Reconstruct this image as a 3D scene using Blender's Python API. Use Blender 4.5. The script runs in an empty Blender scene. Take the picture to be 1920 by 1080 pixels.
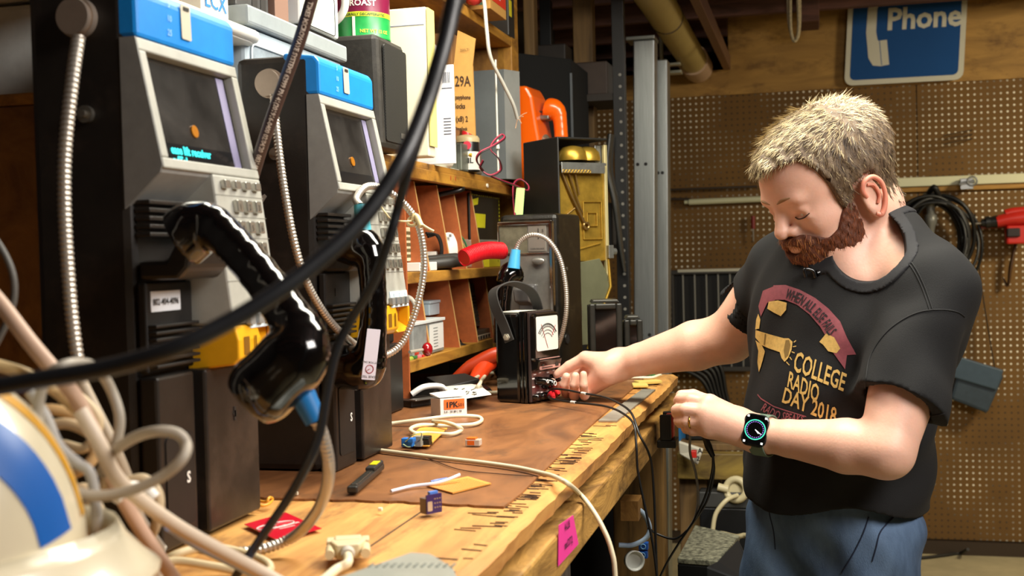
import bpy, bmesh, math, random
import numpy as np
from mathutils import Vector as V, Matrix

random.seed(7); np.random.seed(7)
SC = bpy.context.scene
COL = SC.collection
PI = math.pi

# ------------------------------------------------------------------ camera
F = 2200.0                                   # focal length in pixels of a 1920 wide frame
YAW, PITCH, ROLL = math.atan(560/F), math.atan(61/F), 0.025
EYE = V((0, 0, 1.30))
_f = V((-math.sin(YAW)*math.cos(PITCH), math.cos(YAW)*math.cos(PITCH), -math.sin(PITCH)))
_r = V((math.cos(YAW), math.sin(YAW), 0))
_u = _r.cross(_f)
CR = (_r*math.cos(ROLL) - _u*math.sin(ROLL)).normalized()
CU = (_u*math.cos(ROLL) + _r*math.sin(ROLL)).normalized()
CF = _f.normalized()
cd = bpy.data.cameras.new('camera'); cam = bpy.data.objects.new('camera', cd); COL.objects.link(cam)
cam.matrix_world = Matrix(((CR.x, CU.x, -CF.x, EYE.x), (CR.y, CU.y, -CF.y, EYE.y), (CR.z, CU.z, -CF.z, EYE.z), (0, 0, 0, 1)))
cd.sensor_width = 36; cd.lens = F*36/1920; cd.clip_start = 0.02; cd.clip_end = 60
cd.dof.use_dof = True; cd.dof.focus_distance = 1.85; cd.dof.aperture_fstop = 8.0
SC.camera = cam

def ray(px, py): return CF + CR*((px-960)/F) - CU*((py-540)/F)
def P(px, py, D): return EYE + ray(px, py)*D              # point seen at a pixel, D metres deep
def Pz(px, py, z): r = ray(px, py); return EYE + r*((z-EYE.z)/r.z)
def Px(px, py, x): r = ray(px, py); return EYE + r*((x-EYE.x)/r.x)
def Py(px, py, y): r = ray(px, py); return EYE + r*((y-EYE.y)/r.y)

# ------------------------------------------------------------------ world, lamps, exposure
W = bpy.data.worlds.new('room_air'); SC.world = W; W.use_nodes = True
W.node_tree.nodes['Background'].inputs[0].default_value = (0.55, 0.52, 0.48, 1)
W.node_tree.nodes['Background'].inputs[1].default_value = 0.25
def area(name, loc, target, sx, sy, power, col):
    l = bpy.data.lights.new(name, 'AREA'); l.shape = 'RECTANGLE'; l.size = sx; l.size_y = sy; l.energy = power; l.color = col
    o = bpy.data.objects.new(name, l); COL.objects.link(o); o.location = loc
    o.rotation_euler = (V(target)-V(loc)).to_track_quat('-Z', 'Y').to_euler(); return o
area('bench_lamp', (-0.22, 1.75, 2.18), (-0.5, 1.75, 1.0), 0.4, 1.3, 36, (1.0, 0.95, 0.80))
area('aisle_fill', (0.95, 0.75, 2.15), (-0.5, 1.45, 1.2), 0.8, 0.6, 32, (1.0, 0.94, 0.88))  # unseen fill light added near the camera to brighten phones and man
area('far_wall_fill', (2.0, 3.6, 2.15), (2.0, 5.2, 0.6), 0.6, 0.4, 36, (1.0, 0.88, 0.62))  # unseen light added to brighten the right side of the pegboard
SC.view_settings.view_transform = 'Standard'; SC.view_settings.look = 'None'
SC.view_settings.exposure = 0.35; SC.view_settings.gamma = 1; SC.view_settings.use_curve_mapping = False

# ------------------------------------------------------------------ materials
def lin(h):
    h = h.lstrip('#'); c = [int(h[i:i+2], 16)/255 for i in (0, 2, 4)]
    return tuple(((x/12.92) if x <= .04045 else ((x+.055)/1.055)**2.4) for x in c) + (1,)
MC = {}
def mat(hexc, rough=.5, metal=0, var=0, vscale=30, hex2=None, bump=0, bscale=200, emit=0, alpha=1, trans=0, coat=0, sss=0, stretch=None, name=None, dirt=None):
    key = (hexc, rough, metal, var, vscale, hex2, bump, bscale, emit, alpha, trans, coat, sss, stretch, dirt)
    if key in MC: return MC[key]
    m = bpy.data.materials.new(name or 'm_'+hexc.strip('#')); m.use_nodes = True; nt = m.node_tree; N = nt.nodes; L = nt.links
    b = N['Principled BSDF']; b.inputs['Base Color'].default_value = lin(hexc)
    b.inputs['Roughness'].default_value = rough; b.inputs['Metallic'].default_value = metal
    if emit: b.inputs['Emission Color'].default_value = lin(hexc); b.inputs['Emission Strength'].default_value = emit
    if alpha < 1: b.inputs['Alpha'].default_value = alpha
    if trans: b.inputs['Transmission Weight'].default_value = trans; b.inputs['IOR'].default_value = 1.3
    if coat: b.inputs['Coat Weight'].default_value = coat; b.inputs['Coat Roughness'].default_value = .08
    if sss:
        b.inputs['Subsurface Weight'].default_value = sss; b.inputs['Subsurface Radius'].default_value = (1, .35, .2); b.inputs['Subsurface Scale'].default_value = .006
    tc = N.new('ShaderNodeTexCoord'); src = tc.outputs['Object']
    if stretch:
        mp = N.new('ShaderNodeMapping'); mp.inputs['Scale'].default_value = stretch; L.new(src, mp.inputs[0]); src = mp.outputs[0]
    if var or hex2 or dirt:
        n = N.new('ShaderNodeTexNoise'); n.inputs['Scale'].default_value = vscale; n.inputs['Detail'].default_value = 6; n.inputs['Roughness'].default_value = .65
        L.new(src, n.inputs['Vector'])
        r = N.new('ShaderNodeValToRGB'); L.new(n.outputs['Fac'], r.inputs[0])
        c = lin(hexc); k1, k2 = 1-var, 1+var
        r.color_ramp.elements[0].position = .32; r.color_ramp.elements[1].position = .68
        if hex2: r.color_ramp.elements[0].color = c; r.color_ramp.elements[1].color = lin(hex2)
        else: r.color_ramp.elements[0].color = tuple(x*k1 for x in c[:3])+(1,); r.color_ramp.elements[1].color = tuple(min(1, x*k2) for x in c[:3])+(1,)
        out = r.outputs[0]
        if dirt:
            n2 = N.new('ShaderNodeTexNoise'); n2.inputs['Scale'].default_value = vscale*.23+3; n2.inputs['Detail'].default_value = 9; n2.inputs['Roughness'].default_value = .75; L.new(tc.outputs['Object'], n2.inputs['Vector'])
            r2 = N.new('ShaderNodeValToRGB'); r2.color_ramp.elements[0].position = .52; r2.color_ramp.elements[1].position = .66; L.new(n2.outputs['Fac'], r2.inputs[0])
            mx = N.new('ShaderNodeMixRGB'); mx.inputs[2].default_value = lin(dirt); L.new(r2.outputs[0], mx.inputs[0]); L.new(out, mx.inputs[1]); out = mx.outputs[0]
        L.new(out, b.inputs['Base Color'])
    if bump:
        n3 = N.new('ShaderNodeTexNoise'); n3.inputs['Scale'].default_value = bscale; n3.inputs['Detail'].default_value = 4; L.new(src, n3.inputs['Vector'])
        bp = N.new('ShaderNodeBump'); bp.inputs['Strength'].default_value = bump; bp.inputs['Distance'].default_value = .002; L.new(n3.outputs['Fac'], bp.inputs['Height']); L.new(bp.outputs[0], b.inputs['Normal'])
    MC[key] = m; return m
def wood(c1, c2, dark=None, stretch=(12, 1.2, 12), rough=.6, scale=2.5, bump=.35):
    key = ('wood', c1, c2, dark, stretch, rough, scale)
    if key in MC: return MC[key]
    m = bpy.data.materials.new('wood_'+c1.strip('#')); m.use_nodes = True; nt = m.node_tree; N = nt.nodes; L = nt.links; b = N['Principled BSDF']; b.inputs['Roughness'].default_value = rough
    tc = N.new('ShaderNodeTexCoord'); mp = N.new('ShaderNodeMapping'); mp.inputs['Scale'].default_value = stretch; L.new(tc.outputs['Object'], mp.inputs[0])
    n = N.new('ShaderNodeTexNoise'); n.inputs['Scale'].default_value = scale; n.inputs['Detail'].default_value = 9; n.inputs['Roughness'].default_value = .62; n.inputs['Distortion'].default_value = 1.2; L.new(mp.outputs[0], n.inputs['Vector'])
    r = N.new('ShaderNodeValToRGB'); r.color_ramp.elements[0].position = .34; r.color_ramp.elements[1].position = .66; r.color_ramp.elements[0].color = lin(c2); r.color_ramp.elements[1].color = lin(c1); L.new(n.outputs['Fac'], r.inputs[0]); out = r.outputs[0]
    if dark:
        n2 = N.new('ShaderNodeTexNoise'); n2.inputs['Scale'].default_value = 5; n2.inputs['Detail'].default_value = 8; n2.inputs['Roughness'].default_value = .72
        mp2 = N.new('ShaderNodeMapping'); mp2.inputs['Scale'].default_value = tuple(1+.25*(s-1) for s in stretch); L.new(tc.outputs['Object'], mp2.inputs[0]); L.new(mp2.outputs[0], n2.inputs['Vector'])
        r2 = N.new('ShaderNodeValToRGB'); r2.color_ramp.elements[0].position = .52; r2.color_ramp.elements[1].position = .70; L.new(n2.outputs['Fac'], r2.inputs[0])
        mx = N.new('ShaderNodeMixRGB'); mx.inputs[2].default_value = lin(dark); L.new(r2.outputs[0], mx.inputs[0]); L.new(out, mx.inputs[1]); out = mx.outputs[0]
    L.new(out, b.inputs['Base Color'])
    bp = N.new('ShaderNodeBump'); bp.inputs['Strength'].default_value = bump; bp.inputs['Distance'].default_value = .003; L.new(n.outputs['Fac'], bp.inputs['Height']); L.new(bp.outputs[0], b.inputs['Normal'])
    MC[key] = m; return m

# ------------------------------------------------------------------ mesh helpers
def frame(d, up=None):
    d = V(d).normalized(); a = V(up) if up is not None else (V((0, 0, 1)) if abs(d.z) < .9 else V((1, 0, 0)))
    x = a.cross(d).normalized(); y = d.cross(x).normalized(); return x, y, d
def spline(pts, k=8, closed=False):
    pts = [V(p) for p in pts]
    if len(pts) < 3: return pts
    out = []; n = len(pts)
    for i in range(n if closed else n-1):
        p1, p2 = pts[i], pts[(i+1) % n]
        p0 = pts[i-1] if (closed or i > 0) else p1*2-p2
        p3 = pts[(i+2) % n] if (closed or i+2 < n) else p2*2-p1
        for j in range(k):
            t = j/k; out.append(.5*((2*p1)+(p2-p0)*t+(2*p0-5*p1+4*p2-p3)*t*t+(3*p1-p0-3*p2+p3)*t*t*t))
    if not closed: out.append(pts[-1])
    return out
class MB:
    def __init__(s): s.v = []; s.f = []; s.m = []; s.sm = []
    def add(s, vs, fs, mi=0, sm=False):
        o = len(s.v); s.v += [tuple(x) for x in vs]; s.f += [tuple(i+o for i in f) for f in fs]; s.m += [mi]*len(fs); s.sm += [sm]*len(fs); return s
    def box(s, c, d, R=None, mi=0, tp=(1, 1)):
        c = V(c); vs = []
        for z in (-1, 1):
            for y in (-1, 1):
                for x in (-1, 1):
                    t = tp if z > 0 else (1, 1); q = V((x*d[0]/2*t[0], y*d[1]/2*t[1], z*d[2]/2)); vs.append(c+((R @ q) if R else q))
        return s.add(vs, [(0, 2, 3, 1), (4, 5, 7, 6), (0, 1, 5, 4), (2, 6, 7, 3), (0, 4, 6, 2), (1, 3, 7, 5)], mi)
    def bb(s, a, b, mi=0):   # box from two corners
        a = V(a); b = V(b); return s.box((a+b)/2, tuple(abs(x) for x in (b-a)), None, mi)
    def hexa(s, lo, hi, mi=0):  # two loops of four corners
        return s.add(list(lo)+list(hi), [(3, 2, 1, 0), (4, 5, 6, 7), (0, 1, 5, 4), (1, 2, 6, 5), (2, 3, 7, 6), (3, 0, 4, 7)], mi)
    def cyl(s, p0, p1, r0, r1=None, n=20, mi=0, caps=True):
        p0 = V(p0); p1 = V(p1); r1 = r0 if r1 is None else r1; x, y, d = frame(p1-p0); vs = []
        for p, r in ((p0, r0), (p1, r1)):
            for i in range(n): a = 2*PI*i/n; vs.append(p+x*(r*math.cos(a))+y*(r*math.sin(a)))
        s.add(vs, [(i, (i+1) % n, n+(i+1) % n, n+i) for i in range(n)], mi, True)
        if caps: s.add(vs, [tuple(range(n-1, -1, -1)), tuple(range(n, 2*n))], mi)
        return s
    def tube(s, pts, r, n=8, mi=0, k=8, closed=False, flat=1.0):
        pts = spline(pts, k, closed); rs = r if isinstance(r, (list, tuple)) else None; m = len(pts); vs = []
        x = None
        for i, p in enumerate(pts):
            d = (pts[(i+1) % m]-pts[i-1]) if (closed or 0 < i < m-1) else (pts[1]-pts[0] if i == 0 else pts[-1]-pts[-2])
            if d.length < 1e-9: d = V((0, 0, 1))
            d.normalize()
            if x is None: x, y, _ = frame(d)
            else:
                x = (x-d*x.dot(d));
                x = x.normalized() if x.length > 1e-6 else frame(d)[0]
                y = d.cross(x)
            rr = r if rs is None else rs[0]+(rs[1]-rs[0])*i/(m-1) if len(rs) == 2 else float(np.interp(i/(m-1), np.linspace(0, 1, len(rs)), rs))
            for j in range(n): a = 2*PI*j/n; vs.append(p+x*(rr*math.cos(a))+y*(rr*flat*math.sin(a)))
        q = m if closed else m-1
        s.add(vs, [(i*n+j, i*n+(j+1) % n, ((i+1) % m)*n+(j+1) % n, ((i+1) % m)*n+j) for i in range(q) for j in range(n)], mi, True)
        if not closed: s.add(vs, [tuple(range(n-1, -1, -1)), tuple(range((m-1)*n, m*n))], mi)
        return s
    def armour(s, pts, r, pitch=.0042, n=10, mi=0):   # ribbed flexible metal hose
        pts = spline(pts, 24); L = [0]
        for a, b in zip(pts, pts[1:]): L.append(L[-1]+(b-a).length)
        tot = L[-1]; m = int(tot/pitch)*4; A = np.array([tuple(p) for p in pts]); t = np.linspace(0, tot, m+1)
        Q = [V((np.interp(q, L, A[:, 0]), np.interp(q, L, A[:, 1]), np.interp(q, L, A[:, 2]))) for q in t]; vs = []; x = None
        for i, p in enumerate(Q):
            d = (Q[min(i+1, m)]-Q[max(i-1, 0)]).normalized()
            if x is None: x, y, _ = frame(d)
            else: x = (x-d*x.dot(d)).normalized(); y = d.cross(x)
            rr = r*(1, 1.0, .86, .84)[i % 4]
            for j in range(n): a = 2*PI*j/n; vs.append(p+x*(rr*math.cos(a))+y*(rr*math.sin(a)))
        return s.add(vs, [(i*n+j, i*n+(j+1) % n, (i+1)*n+(j+1) % n, (i+1)*n+j) for i in range(m) for j in range(n)], mi, True)
    def prism(s, poly, o, ax, ay, az, t, mi=0):     # 2D polygon extruded by t along az
        o = V(o); ax = V(ax); ay = V(ay); az = V(az); n = len(poly)
        vs = [o+ax*p[0]+ay*p[1] for p in poly]+[o+ax*p[0]+ay*p[1]+az*t for p in poly]
        fs = [tuple(range(n-1, -1, -1)), tuple(range(n, 2*n))]+[(i, (i+1) % n, n+(i+1) % n, n+i) for i in range(n)]
        return s.add(vs, fs, mi)
    def lathe(s, prof, o, ax=(0, 0, 1), n=32, mi=0):    # profile (radius, height)
        x, y, d = frame(ax); o = V(o); vs = []; m = len(prof)
        for r, h in prof:
            for i in range(n): a = 2*PI*i/n; vs.append(o+d*h+x*(r*math.cos(a))+y*(r*math.sin(a)))
        s.add(vs, [(k*n+i, k*n+(i+1) % n, (k+1)*n+(i+1) % n, (k+1)*n+i) for k in range(m-1) for i in range(n)], mi, True)
        return s.add(vs, [tuple(range(n-1, -1, -1)), tuple(range((m-1)*n, m*n))], mi)
    def ball(s, c, r, mi=0, n=16, R=None):
        c = V(c); r = (r, r, r) if not isinstance(r, (tuple, list)) else r; vs = []; fs = []; m = n//2
        for i in range(m+1):
            for j in range(n):
                a = PI*i/m; b = 2*PI*j/n; q = V((r[0]*math.sin(a)*math.cos(b), r[1]*math.sin(a)*math.sin(b), r[2]*math.cos(a))); vs.append(c+((R @ q) if R else q))
        for i in range(m):
            for j in range(n): fs.append((i*n+j, (i+1)*n+j, (i+1)*n+(j+1) % n, i*n+(j+1) % n))
        return s.add(vs, fs, mi, True)
    def torus(s, c, ax, R, r, n=28, k=8, mi=0):
        x, y, d = frame(ax); c = V(c); return s.tube([c+x*(R*math.cos(2*PI*i/n))+y*(R*math.sin(2*PI*i/n)) for i in range(n)], r, k, mi, 1, True)
OFF = {}
def link_mesh(name, me, mats, parent=None, bevel=0, smooth=None):
    for m in (mats if isinstance(mats, (list, tuple)) else [mats]): me.materials.append(m)
    o = bpy.data.objects.new(name, me); COL.objects.link(o)
    if parent is not None:
        o.parent = parent; off = OFF.get(parent.name, V((0, 0, 0))); OFF[o.name] = off
        if off.length > 0: me.transform(Matrix.Translation(-off))
    else:
        vs = me.vertices; n = len(vs); a = np.empty(n*3); vs.foreach_get('co', a); a = a.reshape(-1, 3); lo = a.min(0); hi = a.max(0)
        c = V(((lo[0]+hi[0])/2, (lo[1]+hi[1])/2, lo[2])); me.transform(Matrix.Translation(-c)); o.location = c; OFF[o.name] = c
    if bevel:
        b = o.modifiers.new('bevel', 'BEVEL'); b.width = bevel; b.segments = 2; b.limit_method = 'ANGLE'; b.angle_limit = .6; b.harden_normals = False
    return o
def mk(name, mb, mats, parent=None, bevel=0):
    me = bpy.data.meshes.new(name); me.from_pydata(mb.v, [], mb.f)
    me.polygons.foreach_set('material_index', mb.m); me.polygons.foreach_set('use_smooth', mb.sm); me.validate(); me.update()
    bm = bmesh.new(); bm.from_mesh(me); bmesh.ops.recalc_face_normals(bm, faces=bm.faces); bm.to_mesh(me); bm.free()
    return link_mesh(name, me, mats, parent, bevel)
def tag(o, label, cat=None, group=None, kind=None):
    if label: o['label'] = label
    if cat: o['category'] = cat
    if group: o['group'] = group
    if kind: o['kind'] = kind
    return o
def thing(name, label, cat, loc, rz=0, group=None, local=False):
    o = bpy.data.objects.new(name, None); COL.objects.link(o); o.empty_display_size = .05; o.location = loc; o.rotation_euler = (0, 0, rz); tag(o, label, cat, group)
    OFF[o.name] = V((0, 0, 0)) if local else V(loc); return o
def one(name, mb, mats, label, cat, bevel=0, group=None): return tag(mk(name, mb, mats, None, bevel), label, cat, group)
def struct(name, mb, mats, bevel=0, parent=None):
    o = mk(name, mb, mats, parent, bevel)
    if parent is None: o['kind'] = 'structure'
    return o
def glyphs(body, size=1, align='LEFT', bold=0, spacing=1.0):
    c = bpy.data.curves.new('t', 'FONT'); c.body = body; c.size = size; c.align_x = align; c.offset = bold; c.space_character = spacing; c.resolution_u = 2
    o = bpy.data.objects.new('t', c); COL.objects.link(o); dg = bpy.context.evaluated_depsgraph_get(); me = bpy.data.meshes.new_from_object(o.evaluated_get(dg)); bpy.data.objects.remove(o); bpy.data.curves.remove(c)
    vs = [tuple(v.co) for v in me.vertices]; fs = [tuple(p.vertices) for p in me.polygons]; bpy.data.meshes.remove(me); return vs, fs
def text(mb, body, o, ax, ay, size, mi=0, lift=.0004, align='LEFT', bold=0, spacing=1.0, sx=1.0):
    vs, fs = glyphs(body, size, align, bold, spacing); ax = V(ax).normalized(); ay = V(ay).normalized(); n = ax.cross(ay); o = V(o)
    return mb.add([o+ax*(v[0]*sx)+ay*v[1]+n*lift for v in vs], fs, mi)
def rrect(w, h, r, n=4):
    p = []
    for cx, cy, a0 in ((w/2-r, h/2-r, 0), (-w/2+r, h/2-r, 90), (-w/2+r, -h/2+r, 180), (w/2-r, -h/2+r, 270)):
        for i in range(n+1): a = math.radians(a0+90*i/n); p.append((cx+r*math.cos(a), cy+r*math.sin(a)))
    return p
X1, Y1, Z1 = V((1, 0, 0)), V((0, 1, 0)), V((0, 0, 1))

# ------------------------------------------------------------------ smooth shapes from distance fields
def cap(a, b, ra, rb, k=.01):
    a = np.array(a, float); b = np.array(b, float); r = max(ra, rb)
    def f(p):
        pa = p-a; ba = b-a; h = np.clip((pa@ba)/(ba@ba+1e-12), 0, 1); q = pa-h[:, None]*ba
        return np.sqrt((q*q).sum(1))-(ra+(rb-ra)*h)
    return (f, k, np.minimum(a, b)-r, np.maximum(a, b)+r)
def ell(c, r, R=None, k=.01):
    c = np.array(c, float); r = np.array(r, float); M = np.eye(3) if R is None else np.array(R)
    def f(p):
        q = (p-c)@M; k0 = np.sqrt(((q/r)**2).sum(1)); k1 = np.sqrt(((q/(r*r))**2).sum(1))+1e-9; return np.where(k0 < .3, (k0-1)*r.min(), k0*(k0-1)/k1)
    e = np.sqrt(((M*r)**2).sum(1)); return (f, k, c-e, c+e)
def union(prims, p):
    lo = p.min(0); hi = p.max(0); d = np.full(len(p), .2)
    for f, k, a, b in prims:
        g = np.maximum(np.maximum(a-hi, lo-b), 0); dist = math.sqrt((g*g).sum())
        if dist > .045+k: continue
        e = f(p); h = np.clip(.5+.5*(e-d)/k, 0, 1); h = 1-h; d = d*(1-h)+e*h-k*h*(1-h)
    return d
def carve(d, e, k): h = np.clip(.5-.5*(d+e)/k, 0, 1); return d*(1-h)-e*h+k*h*(1-h)
def surf(f, lo, hi, h, B=8):
    lo = np.array(lo, float); nb = np.ceil((np.array(hi)-lo)/(h*B)).astype(int)
    g = np.stack(np.meshgrid(*[np.arange(n) for n in nb], indexing='ij'), -1).reshape(-1, 3)
    c = lo+(g+.5)*h*B; d = np.concatenate([f(c[i:i+64]) for i in range(0, len(c), 64)]); g = g[np.abs(d) < h*B*.87*1.35+h*2]
    u = np.arange(B+1); cor = np.stack(np.meshgrid(u, u, u, indexing='ij'), -1)
    S = (nb*B+4).astype(np.int64); key = lambda a: ((a[..., 0]+1)*S[1]+(a[..., 1]+1))*S[2]+(a[..., 2]+1)
    K, Q, ED = [], [], []
    for i in range(0, len(g), 24):
        gb = g[i:i+24]; ix = gb[:, None, None, None, :]*B+cor[None]; v = f((lo+ix*h).reshape(-1, 3)).reshape(ix.shape[:-1]); s = v < 0
        if not (s.any() and (~s).any()): continue
        acc = np.zeros(v[:, :-1, :-1, :-1].shape+(3,)); cnt = np.zeros(acc.shape[:-1])
        for ax in range(3):
            o1, o2 = [q for q in range(3) if q != ax]
            for e1 in (0, 1):
                for e2 in (0, 1):
                    sl = [slice(None)]*4; sl2 = [slice(None)]*4
                    sl[ax+1] = slice(0, B); sl2[ax+1] = slice(1, B+1)
                    for o_, e_ in ((o1, e1), (o2, e2)): sl[o_+1] = sl2[o_+1] = slice(e_, B+e_)
                    a, b = v[tuple(sl)], v[tuple(sl2)]; cr = (a < 0) != (b < 0); t = np.where(cr, a/(a-b+1e-20), 0)
                    acc[..., ax] += np.where(cr, t, 0); acc[..., o1] += cr*e1; acc[..., o2] += cr*e2; cnt += cr
        mk_ = cnt > 0; base = ix[:, :-1, :-1, :-1][mk_]; K.append(key(base)); Q.append(lo+(base+acc[mk_]/cnt[mk_][:, None])*h)
        for ax in range(3):
            sl = [slice(None)]+[slice(0, B)]*3; sl2 = list(sl); sl2[ax+1] = slice(1, B+1); a, b = s[tuple(sl)], s[tuple(sl2)]; cr = a != b
            ED.append((ax, ix[:, :B, :B, :B][cr], a[cr]))
    K = np.concatenate(K); Q = np.concatenate(Q); o = np.argsort(K); K = K[o]; Q = Q[o]; FS = []
    for ax, e, sg in ED:
        if not len(e): continue
        o1, o2 = (ax+1) % 3, (ax+2) % 3; cs = []
        for a, b in ((-1, -1), (0, -1), (0, 0), (-1, 0)):
            q = e.copy(); q[:, o1] += a; q[:, o2] += b; cs.append(key(q))
        cs = np.stack(cs, 1); idx = np.searchsorted(K, cs); idx = np.clip(idx, 0, len(K)-1); ok = (K[idx] == cs).all(1)
        idx = np.where(sg[:, None], idx, idx[:, ::-1]); FS.append(idx[ok])
    return Q, np.concatenate(FS)
def np_mesh(name, Q, FS, smooth=True):
    me = bpy.data.meshes.new(name); n = len(Q); m = len(FS); me.vertices.add(n); me.vertices.foreach_set('co', np.asarray(Q, np.float32).ravel())
    w = FS.shape[1]; me.loops.add(m*w); me.loops.foreach_set('vertex_index', FS.astype(np.int32).ravel()); me.polygons.add(m)
    me.polygons.foreach_set('loop_start', np.arange(m, dtype=np.int32)*w); me.polygons.foreach_set('use_smooth', np.full(m, smooth)); me.update(calc_edges=True); return me
def blob(name, prims, h, mats, parent=None, post=None, pad=.02):
    lo = np.min([p[2] for p in prims], 0)-pad; hi = np.max([p[3] for p in prims], 0)+pad
    f = (lambda p: union(prims, p)) if post is None else (lambda p: post(p, union(prims, p)))
    Q, FS = surf(f, lo, hi, h); return link_mesh(name, np_mesh(name, Q, FS), mats, parent)
# ================================================================== the room
BT = 1.03                       # bench top height
ply = wood('#b58a45', '#8f6a33', '#6b4a22', (2, 2, 8), .7, 1.5, .15)
conc = mat('#b9ab86', .8, 0, .15, 6, None, .2, 60)
struct('floor', MB().bb((-2.5, -1.0, -.05), (2.6, 7.4, 0)), conc)
struct('wall_left', MB().bb((-1.16, -1.0, 0), (-1.08, 7.4, 2.6)), mat('#241d18', .8, 0, .3, 8))
struct('wall_right', MB().bb((2.6, -1.0, 0), (2.68, 7.4, 2.6)), mat('#6b5434', .8))
struct('wall_front', MB().bb((-2.5, -1.08, 0), (2.6, -1.0, 2.6)), mat('#6b5434', .8))
# back wall: pegboard with plywood above
def pegboard_mat():
    m = bpy.data.materials.new('pegboard'); m.use_nodes = True; nt = m.node_tree; N = nt.nodes; L = nt.links; b = N['Principled BSDF']; b.inputs['Roughness'].default_value = .8
    tc = N.new('ShaderNodeTexCoord'); sp = N.new('ShaderNodeSeparateXYZ'); L.new(tc.outputs['Object'], sp.inputs[0])
    def M(op, a, c=None):
        n = N.new('ShaderNodeMath'); n.operation = op
        for i, q in enumerate((a, c)):
            if q is None: continue
            if isinstance(q, (int, float)): n.inputs[i].default_value = q
            else: L.new(q, n.inputs[i])
        return n.outputs[0]
    fx = M('SUBTRACT', M('FRACT', M('DIVIDE', sp.outputs[0], .0254)), .5); fz = M('SUBTRACT', M('FRACT', M('DIVIDE', sp.outputs[2], .0254)), .5)
    d = M('SQRT', M('ADD', M('MULTIPLY', fx, fx), M('MULTIPLY', fz, fz))); hole = M('LESS_THAN', d, .17)
    n = N.new('ShaderNodeTexNoise'); n.inputs['Scale'].default_value = 2.6; n.inputs['Detail'].default_value = 3; L.new(tc.outputs['Object'], n.inputs['Vector'])
    r = N.new('ShaderNodeValToRGB'); r.color_ramp.elements[0].position = .44; r.color_ramp.elements[1].position = .56; L.new(n.outputs['Fac'], r.inputs[0])
    n2 = N.new('ShaderNodeTexNoise'); n2.inputs['Scale'].default_value = 3; n2.inputs['Detail'].default_value = 7; L.new(tc.outputs['Object'], n2.inputs['Vector'])
    r2 = N.new('ShaderNodeValToRGB'); r2.color_ramp.elements[0].color = lin('#4f3718'); r2.color_ramp.elements[1].color = lin('#87612a'); L.new(n2.outputs['Fac'], r2.inputs[0])
    cc = N.new('ShaderNodeMixRGB'); cc.inputs[1].default_value = lin('#4a3620'); cc.inputs[2].default_value = lin('#efe6d2'); L.new(r.outputs[0], cc.inputs[0])
    mx = N.new('ShaderNodeMixRGB'); L.new(hole, mx.inputs[0]); L.new(r2.outputs[0], mx.inputs[1]); L.new(cc.outputs[0], mx.inputs[2]); L.new(mx.outputs[0], b.inputs['Base Color']); return m
YB = 5.2
zp = Py(1600, 165, YB).z
peg = pegboard_mat()
b = MB(); xs = [-1.08, Py(1725, 600, YB).x, 2.6]
for a, c in zip(xs, xs[1:]): b.bb((a+.002, YB, .06), (c-.002, YB+.006, zp), 0)
b.bb((-1.08, YB+.007, 0), (2.6, YB+.09, zp), 2)
xl = Py(1366, 100, YB).x; zc = Py(1300, 135, YB).z
b.bb((-1.08, YB-.012, zp), (2.6, YB+.09, zc), 1); b.bb((xl, YB-.012, zc), (2.6, YB+.09, 2.6), 1)
struct('wall_back', b, [peg, ply, mat('#3a2c1c', .8)])
struct('wall_far', MB().bb((-1.1, 7.32, 0), (2.6, 7.4, 2.6)), mat('#1c1613', .9))
struct('ceiling', MB().bb((-1.16, -1.0, 2.45), (2.6, 7.4, 2.52)), mat('#3b2620', .8, 0, .3, 5))
jw = wood('#6a4436', '#43291f', None, (1.5, 12, 12), .75)
for i in range(18):
    y = -.6+i*.41
    struct('trim_%d' % (i+1), MB().bb((-1.08, y-.019, 2.22), (2.6 if y < YB-.1 else xl, y+.019, 2.45)), jw)
struct('baseboard_back', MB().bb((xl, YB-.02, 0), (2.6, YB, .055)), mat('#3a2c1e', .7))
# plumbing on the ceiling
A = Py(1306, 132, YB-.1); B_ = V((A.x, 2.6, A.z+.03)); pipe = thing('drain_pipe', 'fat cream plastic pipe running under the dark ceiling joists', 'pipe', (A.x, 4, A.z))
mk('pipe_run', MB().cyl((A.x, 3.0, A.z+.02), (A.x, 5.12, A.z+.02), .056, n=28), mat('#b7a468', .4, 0, .12, 4), pipe)
mk('pipe_joint', MB().cyl((A.x, 4.0, A.z+.02), (A.x, 4.012, A.z+.02), .0585, n=28), mat('#5a4a33', .5), pipe)
mk('end_socket', MB().cyl((A.x, 4.93, A.z+.02), (A.x, 5.17, A.z+.02), .064, n=28), mat('#c8a98e', .45), pipe)
c = Px(1268, 105, A.x-.09)
mk('bracket', MB().prism([(-.1, -.045), (-.02, -.045), (-.02, -.036), (-.088, -.036), (-.088, .12), (-.1, .12)], (A.x, 4.62, A.z), X1, Z1, Y1, .04), mat('#d9dccb', .3, .6), pipe, .002)
mk('strap', MB().bb((A.x-.085, 4.80, A.z-.050), (A.x-.035, 4.86, A.z-.038)), mat('#d9dccb', .3, .6), pipe, .002)
A = Py(1362, 128, YB-.1)
one('steel_conduit', MB().box((A.x, 4.0, A.z+.03), (.03, 2.3, .06)), mat('#8b6a5c', .35, .6), 'narrow brown metal bar along the ceiling right of the fat cream pipe', 'conduit', .002)
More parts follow.
